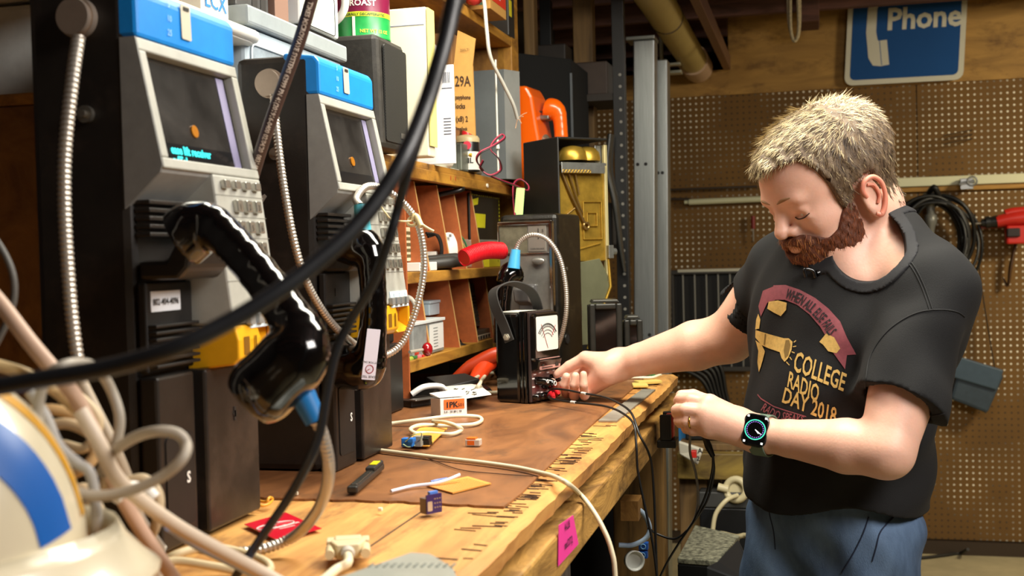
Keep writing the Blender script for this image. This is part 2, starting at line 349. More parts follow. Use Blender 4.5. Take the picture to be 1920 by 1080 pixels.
# hanging rope and wooden block
p = P(1489, 10, 4.2)
b = MB()
for dx in (-.009, .009): b.tube([p+V((dx, 0, .35)), p+V((dx*1.3, 0, .1)), p+V((dx*1.6, .004, -.06)), p+V((dx*.9, .006, -.115)), p+V((-dx*.2, .006, -.128))], .006, 8)
b.tube([p+V((-.016, .005, .3)), p+V((-.022, .012, .0)), p+V((-.012, .012, -.1)), p+V((.012, .012, -.11)), p+V((.02, .012, 0)), p+V((.016, .005, .3))], .005, 8)
one('hanging_rope', b, mat('#b5a684', .85, 0, .25, 120, None, .5, 300), 'looped tan rope hanging from the ceiling left of the blue sign', 'rope')
p = P(1517, 20, 4.6)
one('joist_block', MB().box(p+V((0, 0, .09)), (.075, .2, .30)), jw, 'short reddish wood block hanging from the ceiling by the tan rope', 'wood block', .003)

# Phone sign on the plywood
c0 = Py(1583, 161, YB-.05); c1 = Py(1806, 149, YB-.05); ax = (c1-c0).normalized(); ay = V((ax.z*-1, 0, ax.x)); ay = (ay+ax*.06).normalized(); w = (c1-c0).length; h = w*1.0
sg = thing('phone_sign', 'blue square sign with white border, receiver symbol and the word Phone', 'sign', c0)
def sp(u, v, l=0): return c0+ax*(u*w)+ay*(v*w)+V((0, -l, 0))
rr = [(.5+x, .5+y) for x, y in rrect(1, 1, .07)]
mk('panel', MB().prism([(x*w, y*w) for x, y in rr], c0+V((0, .012, 0)), ax, ay, V((0, -1, 0)), .012), mat('#d3cfbc', .4), sg)
rr = [(.5+x, .5+y) for x, y in rrect(.91, .91, .045)]
mk('blue_field', MB().prism([(x*w, y*w) for x, y in rr], c0+V((0, 0, 0)), ax, ay, V((0, -1, 0)), .0015), mat('#0b4a8c', .85, 0, .06, 4), sg)
b = MB(); text(b, 'Phone', sp(.335, .475, .002), ax, ay, w*.265, 0, .001, 'LEFT', .0035, 1.0, .93)
mk('lettering', b, mat('#d3cfbc', .4), sg)
hs = [(.20, .86), (.27, .93), (.36, .93), (.36, .83), (.30, .80), (.275, .80), (.25, .70), (.25, .50), (.265, .43), (.275, .42), (.345, .425), (.375, .20), (.30, .19), (.235, .20), (.195, .27), (.165, .5), (.17, .7)]
hs2 = [(.283, .43), (.345, .435), (.375, .21), (.31, .195)]
b = MB().prism([(x*w, (y*.98-.03)*w) for x, y in hs], c0+V((0, -.0016, 0)), ax, ay, V((0, -1, 0)), .001)
b.prism([(x*w, (y*.98-.03)*w) for x, y in [(.279, .42), (.285, .42), (.314, .20), (.308, .20)]], c0+V((0, -.0027, 0)), ax, ay, V((0, -1, 0)), .0004, 1)
mk('receiver_symbol', b, [mat('#d3cfbc', .4), mat('#0e5296', .35)], sg)

# white rail on the wall
yw = YB-.03
a = Py(1255, 371, yw); c = Py(2050, 340, yw); z0 = Py(1780, 342, yw).z
rl = thing('wall_rail', 'long white rail with wooden batten across the pegboard behind the man', 'rail', ((a.x+c.x)/2, YB, z0-.03))
xa = Py(1600, 350, yw).x
mk('batten', MB().bb((xa, YB-.02, z0-.034), (2.6, YB, z0+.012)), wood('#b98a3a', '#8d6226', None, (2, 10, 10)), rl, .002)
mk('white_strip', MB().bb((xa, YB-.034, z0-.012), (2.6, YB-.020, z0+.026)), mat('#dcd9b4', .4), rl, .003)
a = Py(1292, 379, yw); c = Py(1445, 370, yw)
one('white_pipe', MB().cyl(a, (xa+.02, a.y, a.z+.005), .013, n=16).cyl(a-X1*.02, a+X1*.01, .008), mat('#cfcfae', .4), 'thin white pipe on the pegboard left of the man', 'pipe')
a = Py(1250, 356, yw); one('dark_rod', MB().cyl(a, (Py(1420, 352, yw).x, a.y, a.z), .005).cyl(a-Z1*.04, (Py(1295, 378, yw).x, a.y, a.z-.045), .006), mat('#4a4039', .4, .5), 'thin dark rod on the pegboard just above the white pipe', 'rod')
# aluminium posts
al = mat('#a9adab', .38, .85, .12, 7, None, .06, 30, stretch=(20, 20, 1))
for (x0, x1, xb0, yt, D, name, lb) in ((1187, 1227, 1172, 76, 3.7, 'metal_post', 'left and nearer of the two brushed aluminium posts'), (1229, 1251, 1218, 112, 3.86, 'metal_post', 'right and shorter of the two brushed aluminium posts')):
    pt = P(x0, yt, D); pr = P(x1, yt, D); wd = (pr-pt).length; b = MB()
    tl = (P(xb0+4, 560, D).x-pt.x)/(pt.z-P(xb0, 560, D).z)*pt.z*.5
    lo = [V((pt.x+tl, pt.y, 0)), V((pt.x+tl+wd, pt.y, 0)), V((pt.x+tl+wd, pt.y+.08, 0)), V((pt.x+tl, pt.y+.08, 0))]; hi = [V((pt.x, pt.y, pt.z)), V((pt.x+wd, pt.y, pt.z)), V((pt.x+wd, pt.y+.08, pt.z)), V((pt.x, pt.y+.08, pt.z))]
    b.hexa(lo, hi)
    t = thing(name, lb, 'post', (pt.x, pt.y, 0)); mk('post_body', b, al, t, .004)
    b = MB()
    for fx in (.3, .68):
        q = pt+V((wd*fx+tl*.36, -.002, P(x0, 308 if D < 3.8 else 324, D).z-pt.z)); b.cyl(q, q+Y1*.004, .0055, n=12)
        q = q-Z1*.54; b.cyl(q, q+Y1*.004, .0055, n=12)
    mk('bolt_hole', b, mat('#15120f', .6), t)
    if D < 3.8: mk('cap_plate', MB().box(pt+V((wd*.35, .04, .006)), (wd*1.35, .1, .012)), mat('#8d9089', .4, .8), t, .002)

# ================================================================== workbench
topw = wood('#dca65c', '#b0763c', '#7f5732', (9, .9, 9), .5, 2.6, .35)
apw = wood('#c0924a', '#6b4a1e', '#2c1d0e', (7, 1.6, 7), .55, 4, 1.0)
hb = wood('#96633a', '#653f24', '#483729', (3.2, 1.1, 3), .42, 3.4, .25)
e0 = Pz(985, 986, BT); XE = e0.x; YE = Pz(1280, 702, BT).y; YN = .25; XW = -1.08
bench = thing('workbench', 'long worn wooden workbench with brown hardboard sheet on top', 'workbench', ((XE+XW)/2, (YE+YN)/2, 0))
rnd = random.Random(3)
b = MB(); n = 90; ys = [YN+(YE-YN)*i/n for i in range(n+1)]
ex = []
for y in ys:
    j = .0008*math.sin(y*9)+.0008*math.sin(y*31+1)+rnd.uniform(-.0016, .0016); 
    ex.append(XE-.004+j)
for i in range(n):
    y0, y1 = ys[i], ys[i+1]; x0, x1 = ex[i], ex[i+1]
    b.add([(XW, y0, BT), (x0-.012, y0, BT), (x1-.012, y1, BT), (XW, y1, BT), (x0, y0, BT-.006), (x1, y1, BT-.006), (x0-.003, y0, BT-.024), (x1-.003, y1, BT-.024), (XW, y0, BT-.024), (XW, y1, BT-.024)],
          [(0, 1, 2, 3), (1, 4, 5, 2), (4, 6, 7, 5), (6, 8, 9, 7), (8, 0, 3, 9)], 0)
mk('top_board', b, topw, bench)
xs_ = Pz(794, 957, BT).x
mk('board_seam', MB().bb((xs_-.001, YN, BT-.001), (xs_+.001, Pz(792, 957, BT).y+.2, BT+.0004)), mat('#3b2512', .8), bench)
b = MB()                                             # ragged recessed ply under the edge, coloured dark for the gap's shade
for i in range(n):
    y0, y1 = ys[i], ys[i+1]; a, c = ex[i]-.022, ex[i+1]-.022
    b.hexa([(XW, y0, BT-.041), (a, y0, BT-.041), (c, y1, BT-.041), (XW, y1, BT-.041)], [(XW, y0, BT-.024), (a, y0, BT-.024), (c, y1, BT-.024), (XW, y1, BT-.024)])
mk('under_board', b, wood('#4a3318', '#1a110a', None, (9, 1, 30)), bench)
mk('apron', MB().bb((XE-.045, YN, .938), (XE+.004, YE-.004, BT-.040)), apw, bench, .004)
mk('end_board', MB().bb((XW, YE-.04, .93), (XE-.046, YE, BT-.036)), apw, bench, .003)
# hardboard sheet with chipped near edge
cr = Pz(946, 953, BT); b = MB(); top = []; far = Pz(1205, 714, BT); nl = 90; x0 = -1.07
pts = []
for i in range(nl+1):
    t = i/nl; x = x0+(cr.x-x0)*t; y = Pz(475, 935, BT).y+(cr.y-Pz(475, 935, BT).y)*(x-Pz(475, 935, BT).x)/(cr.x-Pz(475, 935, BT).x)+rnd.uniform(-.003, .003)+.003*math.sin(t*17); pts.append((x, y))
pts += [(cr.x+.002, cr.y+.06), (Pz(1087, 819, BT).x, Pz(1087, 819, BT).y), (far.x, far.y), (far.x, YE-.02), (x0, YE-.02)]
b.prism(pts, (0, 0, BT+.0002), X1, Y1, Z1, .0026)
mk('hardboard_sheet', b, hb, bench)
q0 = Pz(1122, 792, BT); q1 = Pz(1204, 733, BT)
b = MB().hexa([V((q0.x, q0.y, BT+.0003)), V((q0.x+.03, q0.y, BT+.0003)), V((q1.x+.026, q1.y, BT+.0003)), V((q1.x, q1.y, BT+.0003))], [V((q0.x, q0.y, BT+.0036)), V((q0.x+.03, q0.y, BT+.0036)), V((q1.x+.026, q1.y, BT+.0036)), V((q1.x, q1.y, BT+.0036))])
mk('steel_strip', b, mat('#a59f92', .45, .5, .15, 20, None, .2, 50), bench, .0005)
b = MB()                                             # splinters and old cuts in the edge
for i in range(150):
    y = rnd.choice((rnd.uniform(1.15, 1.75), rnd.uniform(.75, YE-.1))); l = rnd.uniform(.008, .034); x = XE-.016-l/2-rnd.random()**2*.03; b.box((x, y, BT+.0003), (l, rnd.uniform(.0008, .0022), .0010), Matrix.Rotation(rnd.uniform(-.25, .1), 3, 'Z'))
mk('saw_cut', b, mat('#3d2612', .9), bench)['kind'] = 'stuff'
# legs
dk = wood('#5e5348', '#2c2620', None, (10, 10, 1), .7)
a = P(1085, 1000, 1.62); c = P(1172, 1000, 1.78)
mk('leg', MB().bb((XE-.14, 1.40, 0), (XE-.052, 1.60, .938)), dk, bench, .004)
lp = Px(1233, 900, XE-.05)
mk('leg', MB().bb((XE-.14, YE-.10, 0), (XE-.03, YE-.04, .938)), wood('#8d6a38', '#4e3819', None, (10, 10, 1), .6), bench, .004)
mk('leg', MB().bb((XE-.14, .3, 0), (XE-.05, .39, .938)), dk, bench, .004)
mk('leg', MB().bb((XW, YE-.13, 0), (XW+.09, YE-.045, .93)), dk, bench, .004)
mk('lower_shelf', MB().bb((XW, .3, .30), (XE-.055, YE-.14, .33)), dk, bench, .002)
# ================================================================== payphones
blk = mat('#1d1916', .38, 0, .25, 25, None, .15, 900, dirt='#332a24'); blk2 = mat('#14110f', .55, 0, .3, 40); gloss = mat('#070606', .12, 0, coat=.6)
blue = mat('#1286dc', .42, 0, .06, 40); greyp = mat('#8f8f8c', .42, .25, .08, 60); greyl = mat('#aaa9a0', .45, .1, .06, 60); yel = mat('#e2a516', .38, 0, .06, 30)
chrome = mat('#b9b9b6', .18, 1, .1, 40); steel = mat('#9d988d', .3, .9, .15, 60); hosem = mat('#c3bbb0', .32, .7); keym = mat('#b8b6ae', .25, .8); ink = mat('#24211f', .6); white = mat('#e4e2dc', .5)
bluef = mat('#1d6fae', .4); cyanf = mat('#4fb0c0', .4)
def handset(name, parent, a, b, out, mats, h=.0022, label=None):
    # a earpiece, b mouthpiece, out = direction of the grip bow
    a = np.array(a); b = np.array(b); o = np.array(V(out).normalized()); ax = (b-a); L = np.linalg.norm(ax); ax /= L; o = o-ax*(o@ax); o /= np.linalg.norm(o)
    g = .028; P0 = a+o*.008+ax*.002; P1 = a+ax*.030+o*g; P2 = (a+b)/2+o*(g+.006); P3 = b-ax*.034+o*g; P4 = b+o*.010
    def qb(p, q, r, t): return p*(1-t)**2+2*q*t*(1-t)+r*t*t
    path = [qb(P0, a+o*g-ax*.004, P1, t) for t in np.linspace(0, 1, 5)]+[qb(P1, P2, P3, t) for t in np.linspace(0, 1, 7)][1:]+[qb(P3, b+o*g+ax*.004, P4, t) for t in np.linspace(0, 1, 5)][1:]
    rad = np.interp(np.arange(len(path)), [0, 3, 5, 8, 10, 14], [.020, .0175, .0165, .0165, .018, .024])
    pr = [cap(p, q, r0, r1, .0015) for p, q, r0, r1 in zip(path, path[1:], rad, rad[1:])]
    pr += [cap(a+o*.004, a-o*.014, .0255, .0265, .012), cap(b+o*.004, b-o*.022, .026, .0285, .014)]
    e1 = a-o*.040; e2 = b-o*.050
    def post(p, d): return np.maximum(np.maximum(d, -((p-e1)@o)), -((p-e2)@(o+ax*.25)/1.03))
    return blob(name, pr, h, mats, parent, post)
def payphone(name, label, X0, Y0, rz, screen_text, number, lh):
    t = thing(name, label, 'payphone', (X0, Y0, BT+.0035), rz, None, True); W_ = .19
    mk('housing', MB().bb((-.125, 0, 0), (-.022, W_, .525)), blk, t, .009)
    mk('base_front', MB().bb((-.021, .001, 0), (-.002, .068, .163)), blk, t, .003)
    d = mk('vault_door', MB().bb((-.021, .078, .002), (.004, W_-.001, .163)).bb((-.021, .069, .002), (-.008, .077, .160)), blk, t, .003)
    mk('lock', MB().box((.0045, .135, .112), (.001, .0035, .014)).cyl((.004, .135, .112), (.005, .135, .112), .0035, n=10), ink, d)
    c = mk('coin_return', MB().prism(rrect(.05, .088, .006), (-.002, .036, .062), Y1, Z1, X1, .0012), blk2, t)
    b = MB(); text(b, 'S', (-.0006, .045, .058), Y1, Z1, .015, bold=.0004); mk('coin_mark', b, white, c)
    # blue cap
    xs0, xs1 = -.030, -.011
    b = MB().prism([(-.06, .474), (xs1+.0005, .474), (xs1, .515), (xs1-.006, .523), (-.06, .528)], (0, W_-.001, 0), X1, Z1, -Y1, W_-.002)
    cp = mk('blue_cap', b, blue, t, .004)
    zz = (.468, .356); xx = (-.010, .013); dn = V((xx[1]-xx[0], 0, zz[1]-zz[0])); Ls = dn.length; dn.normalize(); nn = V((-dn.z, 0, dn.x))
    b = MB().prism(rrect(.018, .034, .002), (xs1+.001, .087, .502), Y1, V((-.03, 0, 1)).normalized(), X1, .0006); mk('coin_plate', b, mat('#cfc9b5', .4, .2), cp)
    mk('coin_slot', MB().box((xs1+.0018, .0875, .515), (.0006, .010, .0035)), ink, cp)
    b = MB()
    for q, s in enumerate(('5', '10', '25')): text(b, s, (xs1+.0012, .052+.002*(q == 0), .511-.0135*q), Y1, Z1, .0085)
    mk('coin_values', b, mat('#9fd0ee', .5), cp)
    # sloping bezel around the recessed screen
    o = V((xx[0], 0, zz[0]))
    def fr(y0, y1, s0, s1, dep=.010):
        p = [o+dn*s0+Y1*y0, o+dn*s0+Y1*y1, o+dn*s1+Y1*y1, o+dn*s1+Y1*y0]; return [q-nn*dep for q in p], p
    b = MB()
    for y0, y1, s0, s1 in ((.0, W_, -.006, .006), (.0, W_, Ls-.008, Ls+.002), (.0, .012, .006, Ls-.008), (W_-.013, W_, .006, Ls-.008)): b.hexa(*fr(y0, y1, s0, s1, .012))
    bz = mk('bezel', b, greyl, t, .0015)
    b = MB().prism([(-.028, .474), (-.012, .474), (xx[1]-.0015, .357), (xx[1]-.004, .350), (-.028, .318)], (0, -.0008, 0), X1, Z1, Y1, .0015); mk('bezel_side', b, greyp, t)
    b = MB().prism([(-.028, .474), (-.012, .474), (xx[1]-.003, .350), (-.028, .350)], (0, W_+.0008, 0), X1, Z1, -Y1, .0015)
    b.prism([(xx[1]-.002, .356), (xx[1]-.004, .350), (-.028, .318), (-.028, .356)], (0, .0015, 0), X1, Z1, Y1, .098)
    mk('bezel_side', b, greyp, t)
    y0, y1 = .013, W_-.015
    b = MB(); p, q = fr(y0-.002, y1+.004, .005, Ls-.007, .010); b.add([x+nn*-.0 for x in p], [(0, 1, 2, 3)]); scr = mk('screen', MB().hexa([x-nn*.003 for x in p], p), mat('#2d2b29', .22, 0, .5, 14, None, coat=.3), bz)
    b = MB().hexa(*[[x-nn*s for x in fr(y1-.018, y1-.003, .008, Ls-.009, 0)[1]] for s in (.0098, .0092)]); mk('screen_strip', b, mat('#8b86a5', .4), scr)
    b = MB().hexa(*[[x-nn*s for x in fr(y0+.002, y1-.015, .088, Ls-.012, 0)[1]] for s in (.0098, .0092)]); mk('display_window', b, mat('#191a1c', .2, coat=.4), scr)
    q = o+dn*.072+Y1*.088-nn*.0095; mk('coin_light', MB().cyl(q, q+nn*.0012, .0062, n=18), mat('#c07a22', .3, .5, emit=.12), scr)
    if screen_text:
        b = MB(); e = o-nn*.0089
        text(b, screen_text[0], e+dn*.098+Y1*.034, Y1, -dn, .0115, bold=.0003, sx=.98); text(b, screen_text[1], e+dn*.1085+Y1*.034, Y1, -dn, .0115, bold=.0003)
        mk('display_text', b, mat('#25dfe0', .5, emit=1.1), scr)
    # keypad column
    yk = .088
    b = MB().prism([(-.021, .346), (.0135, .354), (.032, .205), (-.021, .205)], (0, yk, 0), X1, Z1, Y1, W_-yk); pan = mk('key_panel', b, greyl, t, .0025)
    kd = V((.0185, 0, -.149)); kl = kd.length; kd.normalize(); kn = V((-kd.z, 0, kd.x)); ko = V((.0135, 0, .354))
    M3 = Matrix((tuple(kn), (0, 1, 0), tuple(-kd))).transposed()
    for r in range(5):
        n = 4 if r == 0 else 3
        for c_ in range(n):
            yy = yk+(.018+.022*c_ if r == 0 else .038+.0205*c_); q = ko+kd*(.010+.0215*r)+Y1*yy
            k = mk('key', MB().box(q+kn*.003, (.006, .012, .0085 if r == 0 else .0125), M3, 0), keym, pan, .0012)
    b = MB()
    for r, s in enumerate(('123', '456', '789', '*0#')):
        for c_, ch in enumerate(s): text(b, ch, ko+kd*(.010+.0215*(r+1)+.004)+Y1*(yk+.038+.0205*c_-.003)+kn*.0061, Y1, -kd, .0085)
    mk('key_digits', b, ink, pan)
    b = MB()
    for r in range(5): q = ko+kd*(.0205+.0215*r); b.hexa([q+Y1*yk, q+Y1*W_, q+Y1*W_+kd*.0006, q+Y1*yk+kd*.0006], [x+kn*.0004 for x in (q+Y1*yk, q+Y1*W_, q+Y1*W_+kd*.0006, q+Y1*yk+kd*.0006)])
    mk('panel_line', b, mat('#7a786f', .5), pan)
    q = ko+kd*.133; b = MB().hexa([q+Y1*(yk+.030), q+Y1*(W_-.004), q+Y1*(W_-.004)+kd*.022, q+Y1*(yk+.030)+kd*.022], [x+kn*.0015 for x in (q+Y1*(yk+.030), q+Y1*(W_-.004), q+Y1*(W_-.004)+kd*.022, q+Y1*(yk+.030)+kd*.022)])
    card = mk('instruction_card', b, mat('#cfe0e8', .3), t)
    b = MB()
    for i in range(3): text(b, ('1', '2', '3')[i], q+kd*.009+Y1*(yk+.040+.022*i)+kn*.0018, Y1, -kd, .008)
    for i in range(6): b.box(q+kd*(.012+.0022*(i % 3))+Y1*(yk+.040+.036*(i//3))+kn*.0016, (.0003, .014, .0007))
    mk('card_print', b, mat('#45658a', .5), card)
    # card reader block in yellow with a tongue at the right
    b = MB().prism([(-.021, .204), (.032, .204), (.036, .190), (.036, .172), (.030, .166), (-.021, .160)], (0, yk, 0), X1, Z1, Y1, .048)
    b.prism([(-.021, .204), (.018, .204), (.018, .166), (-.021, .162)], (0, yk+.048, 0), X1, Z1, Y1, .050)
    b.prism([(.018, .180), (.030, .172), (.036, .166), (.018, .163)], (0, yk+.048, 0), X1, Z1, Y1, .052)
    b.prism([(.018, .204), (.034, .200), (.034, .170), (.018, .166)], (0, yk+.096, 0), X1, Z1, Y1, .006)
    rd = mk('card_reader', b, yel, t, .002)
    b = MB().prism(rrect(.012, .018, .001), (.0362, yk+.016, .184), Y1, Z1, X1, .0003).box((.0366, yk+.036, .184), (.0006, .0014, .018)).box((.0366, yk+.032, .184), (.0006, .0005, .018))
    mk('reader_marks', b, mat('#7a5208', .5), rd)
    b = MB()
    for i in range(4): b.box((.0345, yk+.030+.0185*i, .209), (.006, .011, .010))
    mk('reader_buttons', b, greyp, t, .001)
    # handset cradle recess on the left
    b = MB()
    for i in range(5): b.box((-.014, .044, .344-.0075*i-.02), (.016, .078, .0042))
    mk('cradle_ridges', b, blk, t, .001)
    b = MB().prism([(-.021, .252), (.020, .252), (.030, .262), (.034, .286), (.018, .287), (.008, .270), (-.021, .270)], (0, .006, 0), X1, Z1, Y1, .076); mk('cradle', b, blk, t, .004)
    mk('side_panel', MB().bb((-.021, .003, .166), (-.012, .086, .250)), blk2, t, .002)
    b = MB()
    for i in range(7): b.box((-.008, .044, .172+.0062*i), (.010, .078, .003))
    mk('vent_ridges', b, blk2, t, .0008)
    if number:
        lb = mk('number_label', MB().prism(rrect(.052, .019, .001), (-.0118, .036, .232), Y1, Z1, X1, .0008), mat('#d9dbe0', .4), t)
        b = MB(); text(b, number, (-.0108, .0125, .2285), Y1, Z1, .0088, bold=.0001, sx=.92); mk('label_digits', b, ink, lb)
    else: mk('switch_slot', MB().box((-.0118, .036, .225), (.001, .004, .010)), ink, t)
    return t
p2 = payphone('payphone', 'black and grey payphone with blue cap, its handset hung upside down, second from left', -.578, 1.365, 0, None, None, 0)
p1 = payphone('payphone', 'nearest black payphone with cyan text on its screen and a white number label', -.578, .955, 0, ('ease lift receiver', 'ndTel'), '802-404-4096', 0)
def wl(t, p): return V(p)-t.location     # world point -> local of an unrotated thing
def knob_hose(t, kp, Yk, pts, r=.0052):
    c = wl(t, Py(kp[0], kp[1], Yk-.013)); k = mk('hose_anchor', MB().cyl(c+Y1*.013, c, .0165, n=32).cyl(c+Y1*.013, c+Y1*.006, .0185, n=32), mat('#b5a596', .35, .7, .08, 30), t, .001)
    mk('side_bolt', MB().cyl(c+V((.004, .013, -.088)), c+V((.004, .008, -.088)), .008, n=18).cyl(c+V((.004, .013, -.088)), c+V((.004, .004, -.088)), .0035, n=12), steel, t)
knob_hose(p2, (500, 155), 1.365, None); knob_hose(p1, (134, 30), .955, None)
p = wl(p2, Py(491, 373, 1.3645)); mk('paint_chip', MB().prism([(-.006, -.004), (.001, -.005), (.007, .003), (.004, .006), (-.003, .002)], p, X1, Z1, -Y1, .0006), mat('#8d867c', .5), p2)
# handset of the second phone (cord end up) and its hose
a = wl(p2, P(668, 462, 1.475)); b_ = wl(p2, P(668, 690, 1.475))
hs2 = handset('handset', p2, a, b_, X1*.9-Y1*.42, gloss)
oo = V((.9, -.42, 0)).normalized()
q = a+oo*.014; mk('cord_ferrule', MB().cyl(q+Z1*.012, q+Z1*.052-oo*.004, .011, .0085), cyanf, hs2)
# sticker along the grip
s0 = P(701, 617, 1.435)-p2.location; s1 = P(690, 712, 1.435)-p2.location; ay = (s0-s1).normalized(); ax = (Y1*.55+X1*.6); ax = (ax-ay*ax.dot(ay)).normalized()
cc = (s0+s1)/2; st = mk('sticker', MB().prism(rrect(.0175, (s0-s1).length, .001), cc, ax, ay, ax.cross(ay), .0006), mat('#d9d6e2', .45), hs2)
b = MB(); nz = ax.cross(ay)
for i in range(5): b.box(cc+ay*(.012-.0045*i)+nz*.0008, (.0001, .0001, .0001))
text(b, 'PLEASE TEST', cc-ay*.026+ax*.001+nz*.0007, -ax, ay*-1, .0042, align='CENTER'); text(b, 'NOT FOR SALE', cc-ay*.0085+ax*.001+nz*.0007, -ax, ay*-1, .0036, align='CENTER')
mk('sticker_print', b, ink, st)
mk('sticker_mark', MB().torus(cc-ay*.018+nz*.0009, nz, .005, .0006, 20, 4).box(cc-ay*.018+nz*.0009, (.001, .009, .0006)), mat('#9b3344', .5), st)
H2 = [(513, 178, 1.40), (519, 250, 1.39), (532, 350, 1.385), (553, 460, 1.39), (580, 540, 1.41), (622, 606, 1.45), (668, 648, 1.51), (710, 668, 1.56), (752, 645, 1.585), (780, 580, 1.59), (795, 500, 1.59), (786, 428, 1.585), (760, 385, 1.57), (720, 355, 1.545), (688, 350, 1.52), (668, 372, 1.49)]
hp = [wl(p2, P(*x)) for x in H2]+[q+Z1*.050-oo*.004]
mk('armoured_cord', MB().armour(hp, .0051), hosem, p2)
# handset of the nearest phone, lifted out at an angle
a = wl(p1, P(345, 445, 1.035)); b_ = wl(p1, P(533, 690, .925)); out = CR*.80+CU*.52-CF*.1
hs1 = handset('handset', p1, a, b_, out, gloss)
q0 = wl(p1, P(565, 735, .93)); q1 = wl(p1, P(592, 790, .93)); mk('cord_ferrule', MB().cyl(q0, q1, .0105, .0085), bluef, hs1)
H1 = [(592, 788, .93), (604, 812, .935), (616, 868, .95), (611, 920, .98), (588, 968, 1.02)]
mk('armoured_cord', MB().armour([wl(p1, P(*x)) for x in H1]+[wl(p1, Pz(x, y, BT+z)) for x, y, z in ((548, 1008, .018), (490, 1030, .010), (430, 1036, .010), (365, 1026, .011))], .0053), hosem, p1)
H1 = [(147, 70, .93), (136, 150, .92), (123, 270, .915), (121, 380, .915), (127, 500, .915), (138, 620, .915), (158, 735, .915), (195, 830, .915), (236, 910, .92), (262, 975, .94), (300, 1030, .98)]
mk('armoured_cord', MB().armour([wl(p1, P(*x)) for x in H1], .0055), hosem, p1)

# dark payphone with chrome face by the meter
blkw = mat('#15130f', .33, 0, .3, 60, None, .35, 500, dirt='#2d2619')
c = P(1045, 680, 2.44); rz = math.radians(-100.5); W3, D3, H3 = .132, .15, .353
wd = V((math.cos(rz+PI/2), math.sin(rz+PI/2), 0)); base = V((c.x, c.y, BT+.003))-wd*W3
t = thing('payphone', 'black payphone with worn chrome face standing behind the multimeter', 'payphone', base, rz, None, True)
mk('housing', MB().bb((-D3, 0, 0), (-.012, W3+.002, H3)), blkw, t, .010)
sm = mat('#9a9893', .38, .75, .25, 18, None, .1, 60)
mk('face_plate', MB().bb((-.012, .004, .01), (-.002, W3-.010, .338)), sm, t, .003)
mk('chrome_trim', MB().bb((-.012, W3-.012, .01), (.003, W3-.004, .338)).bb((-.012, .003, .330), (.003, W3-.004, .338)).bb((-.012, .003, .268), (.001, W3-.012, .272)).bb((-.012, .002, .268), (.002, .007, .338)), chrome, t, .0015)
w_ = mk('instruction_window', MB().bb((-.003, .007, .272), (-.001, .070, .330)), mat('#6d6857', .2, .2, .35, 25), t)
cp = mk('coin_plate', MB().bb((-.003, .072, .274), (.0, .113, .328)), mat('#aaa79e', .35, .7), t, .001)
b = MB(); text(b, 'COINS', (.0003, .075, .308), Y1, Z1, .008); text(b, '5', (.0003, .104, .314), Y1, Z1, .009); text(b, '10', (.0003, .1015, .302), Y1, Z1, .009); text(b, 'COIN RELEASE', (.0003, .0775, .278), Y1, Z1, .0048); b.box((.0004, .096, .311), (.0008, .0018, .022)); mk('coin_print', b, ink, cp)
mk('release_lever', MB().ball((.004, .096, .254), (.004, .015, .007)), sm, t)
mk('hook', MB().prism([(.0, .160), (.030, .170), (.036, .196), (.0, .204)], (0, .050, 0), X1, Z1, Y1, .036).bb((-.002, .048, .150), (.004, .090, .206)), mat('#8f8f90', .3, .7), t, .003)
mk('lower_plate', MB().bb((-.003, .006, .02), (.0005, W3-.014, .148)), mat('#5a4f4c', .3, .8), t, .002)
mk('lock_hole', MB().cyl((-.052, W3+.001, .088), (-.052, W3+.0036, .088), .010, n=20), ink, t)
mk('lock_ring', MB().torus((-.052, W3+.0025, .088), Y1, .011, .0016), blkw, t)
mk('screw_hole', MB().cyl((-.06, W3, .236), (-.06, W3+.003, .236), .004, n=10), mat('#4c463c', .5), t)
R3 = Matrix.Rotation(-rz, 3, 'Z'); l3 = lambda p: R3 @ (V(p)-base)
hb_ = handset('handset', t, l3(P(965, 512, 2.41)), l3(P(957, 690, 2.43)), V((1, -.35, 0)), gloss)
q0 = l3(P(963, 503, 2.375)); q1 = l3(P(967, 468, 2.375)); mk('cord_ferrule', MB().cyl(q0, q1, .013, .0095), mat('#45a3d6', .4), hb_)
mk('armoured_cord', MB().armour([l3(P(*x)) for x in [(967, 470, 2.375), (976, 452, 2.37), (998, 440, 2.36), (1025, 448, 2.36), (1048, 480, 2.36), (1060, 530, 2.36), (1062, 580, 2.36), (1055, 622, 2.37), (1042, 660, 2.39)]], .0052), hosem, t)

# open payphone showing its brass works
c = P(1053, 600, 2.62); ang = math.atan2(-.86, .5)+YAW; W4, D4, H4 = .135, .15, .529
wd = V((math.cos(ang+PI/2), math.sin(ang+PI/2), 0)); base = V((c.x, c.y, BT+.003))
t = thing('payphone', 'open black payphone housing with brass bell and coin works exposed', 'payphone', base, ang, None, True)
mk('housing', MB().bb((-D4, 0, 0), (0, .005, H4)).bb((-D4, .005, H4-.005), (0, W4, H4)).bb((-D4, .005, 0), (-D4+.005, W4, H4)).bb((-D4, .005, 0), (0, W4, .005)), mat('#1c1b19', .5, 0, .2, 30, None, .1, 300), t, .0025)
brass = mat('#b9953a', .38, .75, .2, 40, None, .1, 100); zinc = mat('#9a9b95', .35, .8, .15, 50)
pl = mk('brass_plate', MB().prism([(.012, .25), (.135, .25), (.135, .47), (.012, .47)], (-.02, 0, 0), Y1, Z1, X1, .003), brass, t, .001)
b = MB()
for x0, z0, x1, z1 in ((.075, .30, .125, .30), (.075, .385, .125, .385), (.075, .30, .075, .385), (.125, .30, .125, .385), (.085, .33, .112, .33), (.085, .36, .112, .36), (.085, .33, .085, .36), (.112, .33, .112, .36), (.02, .29, .05, .31), (.02, .29, .03, .33), (.05, .31, .045, .35), (.03, .33, .045, .35), (.05, .275, .12, .29)): b.tube([(-.015, x0, z0), (-.015, x1, z1)], .0022, 6)
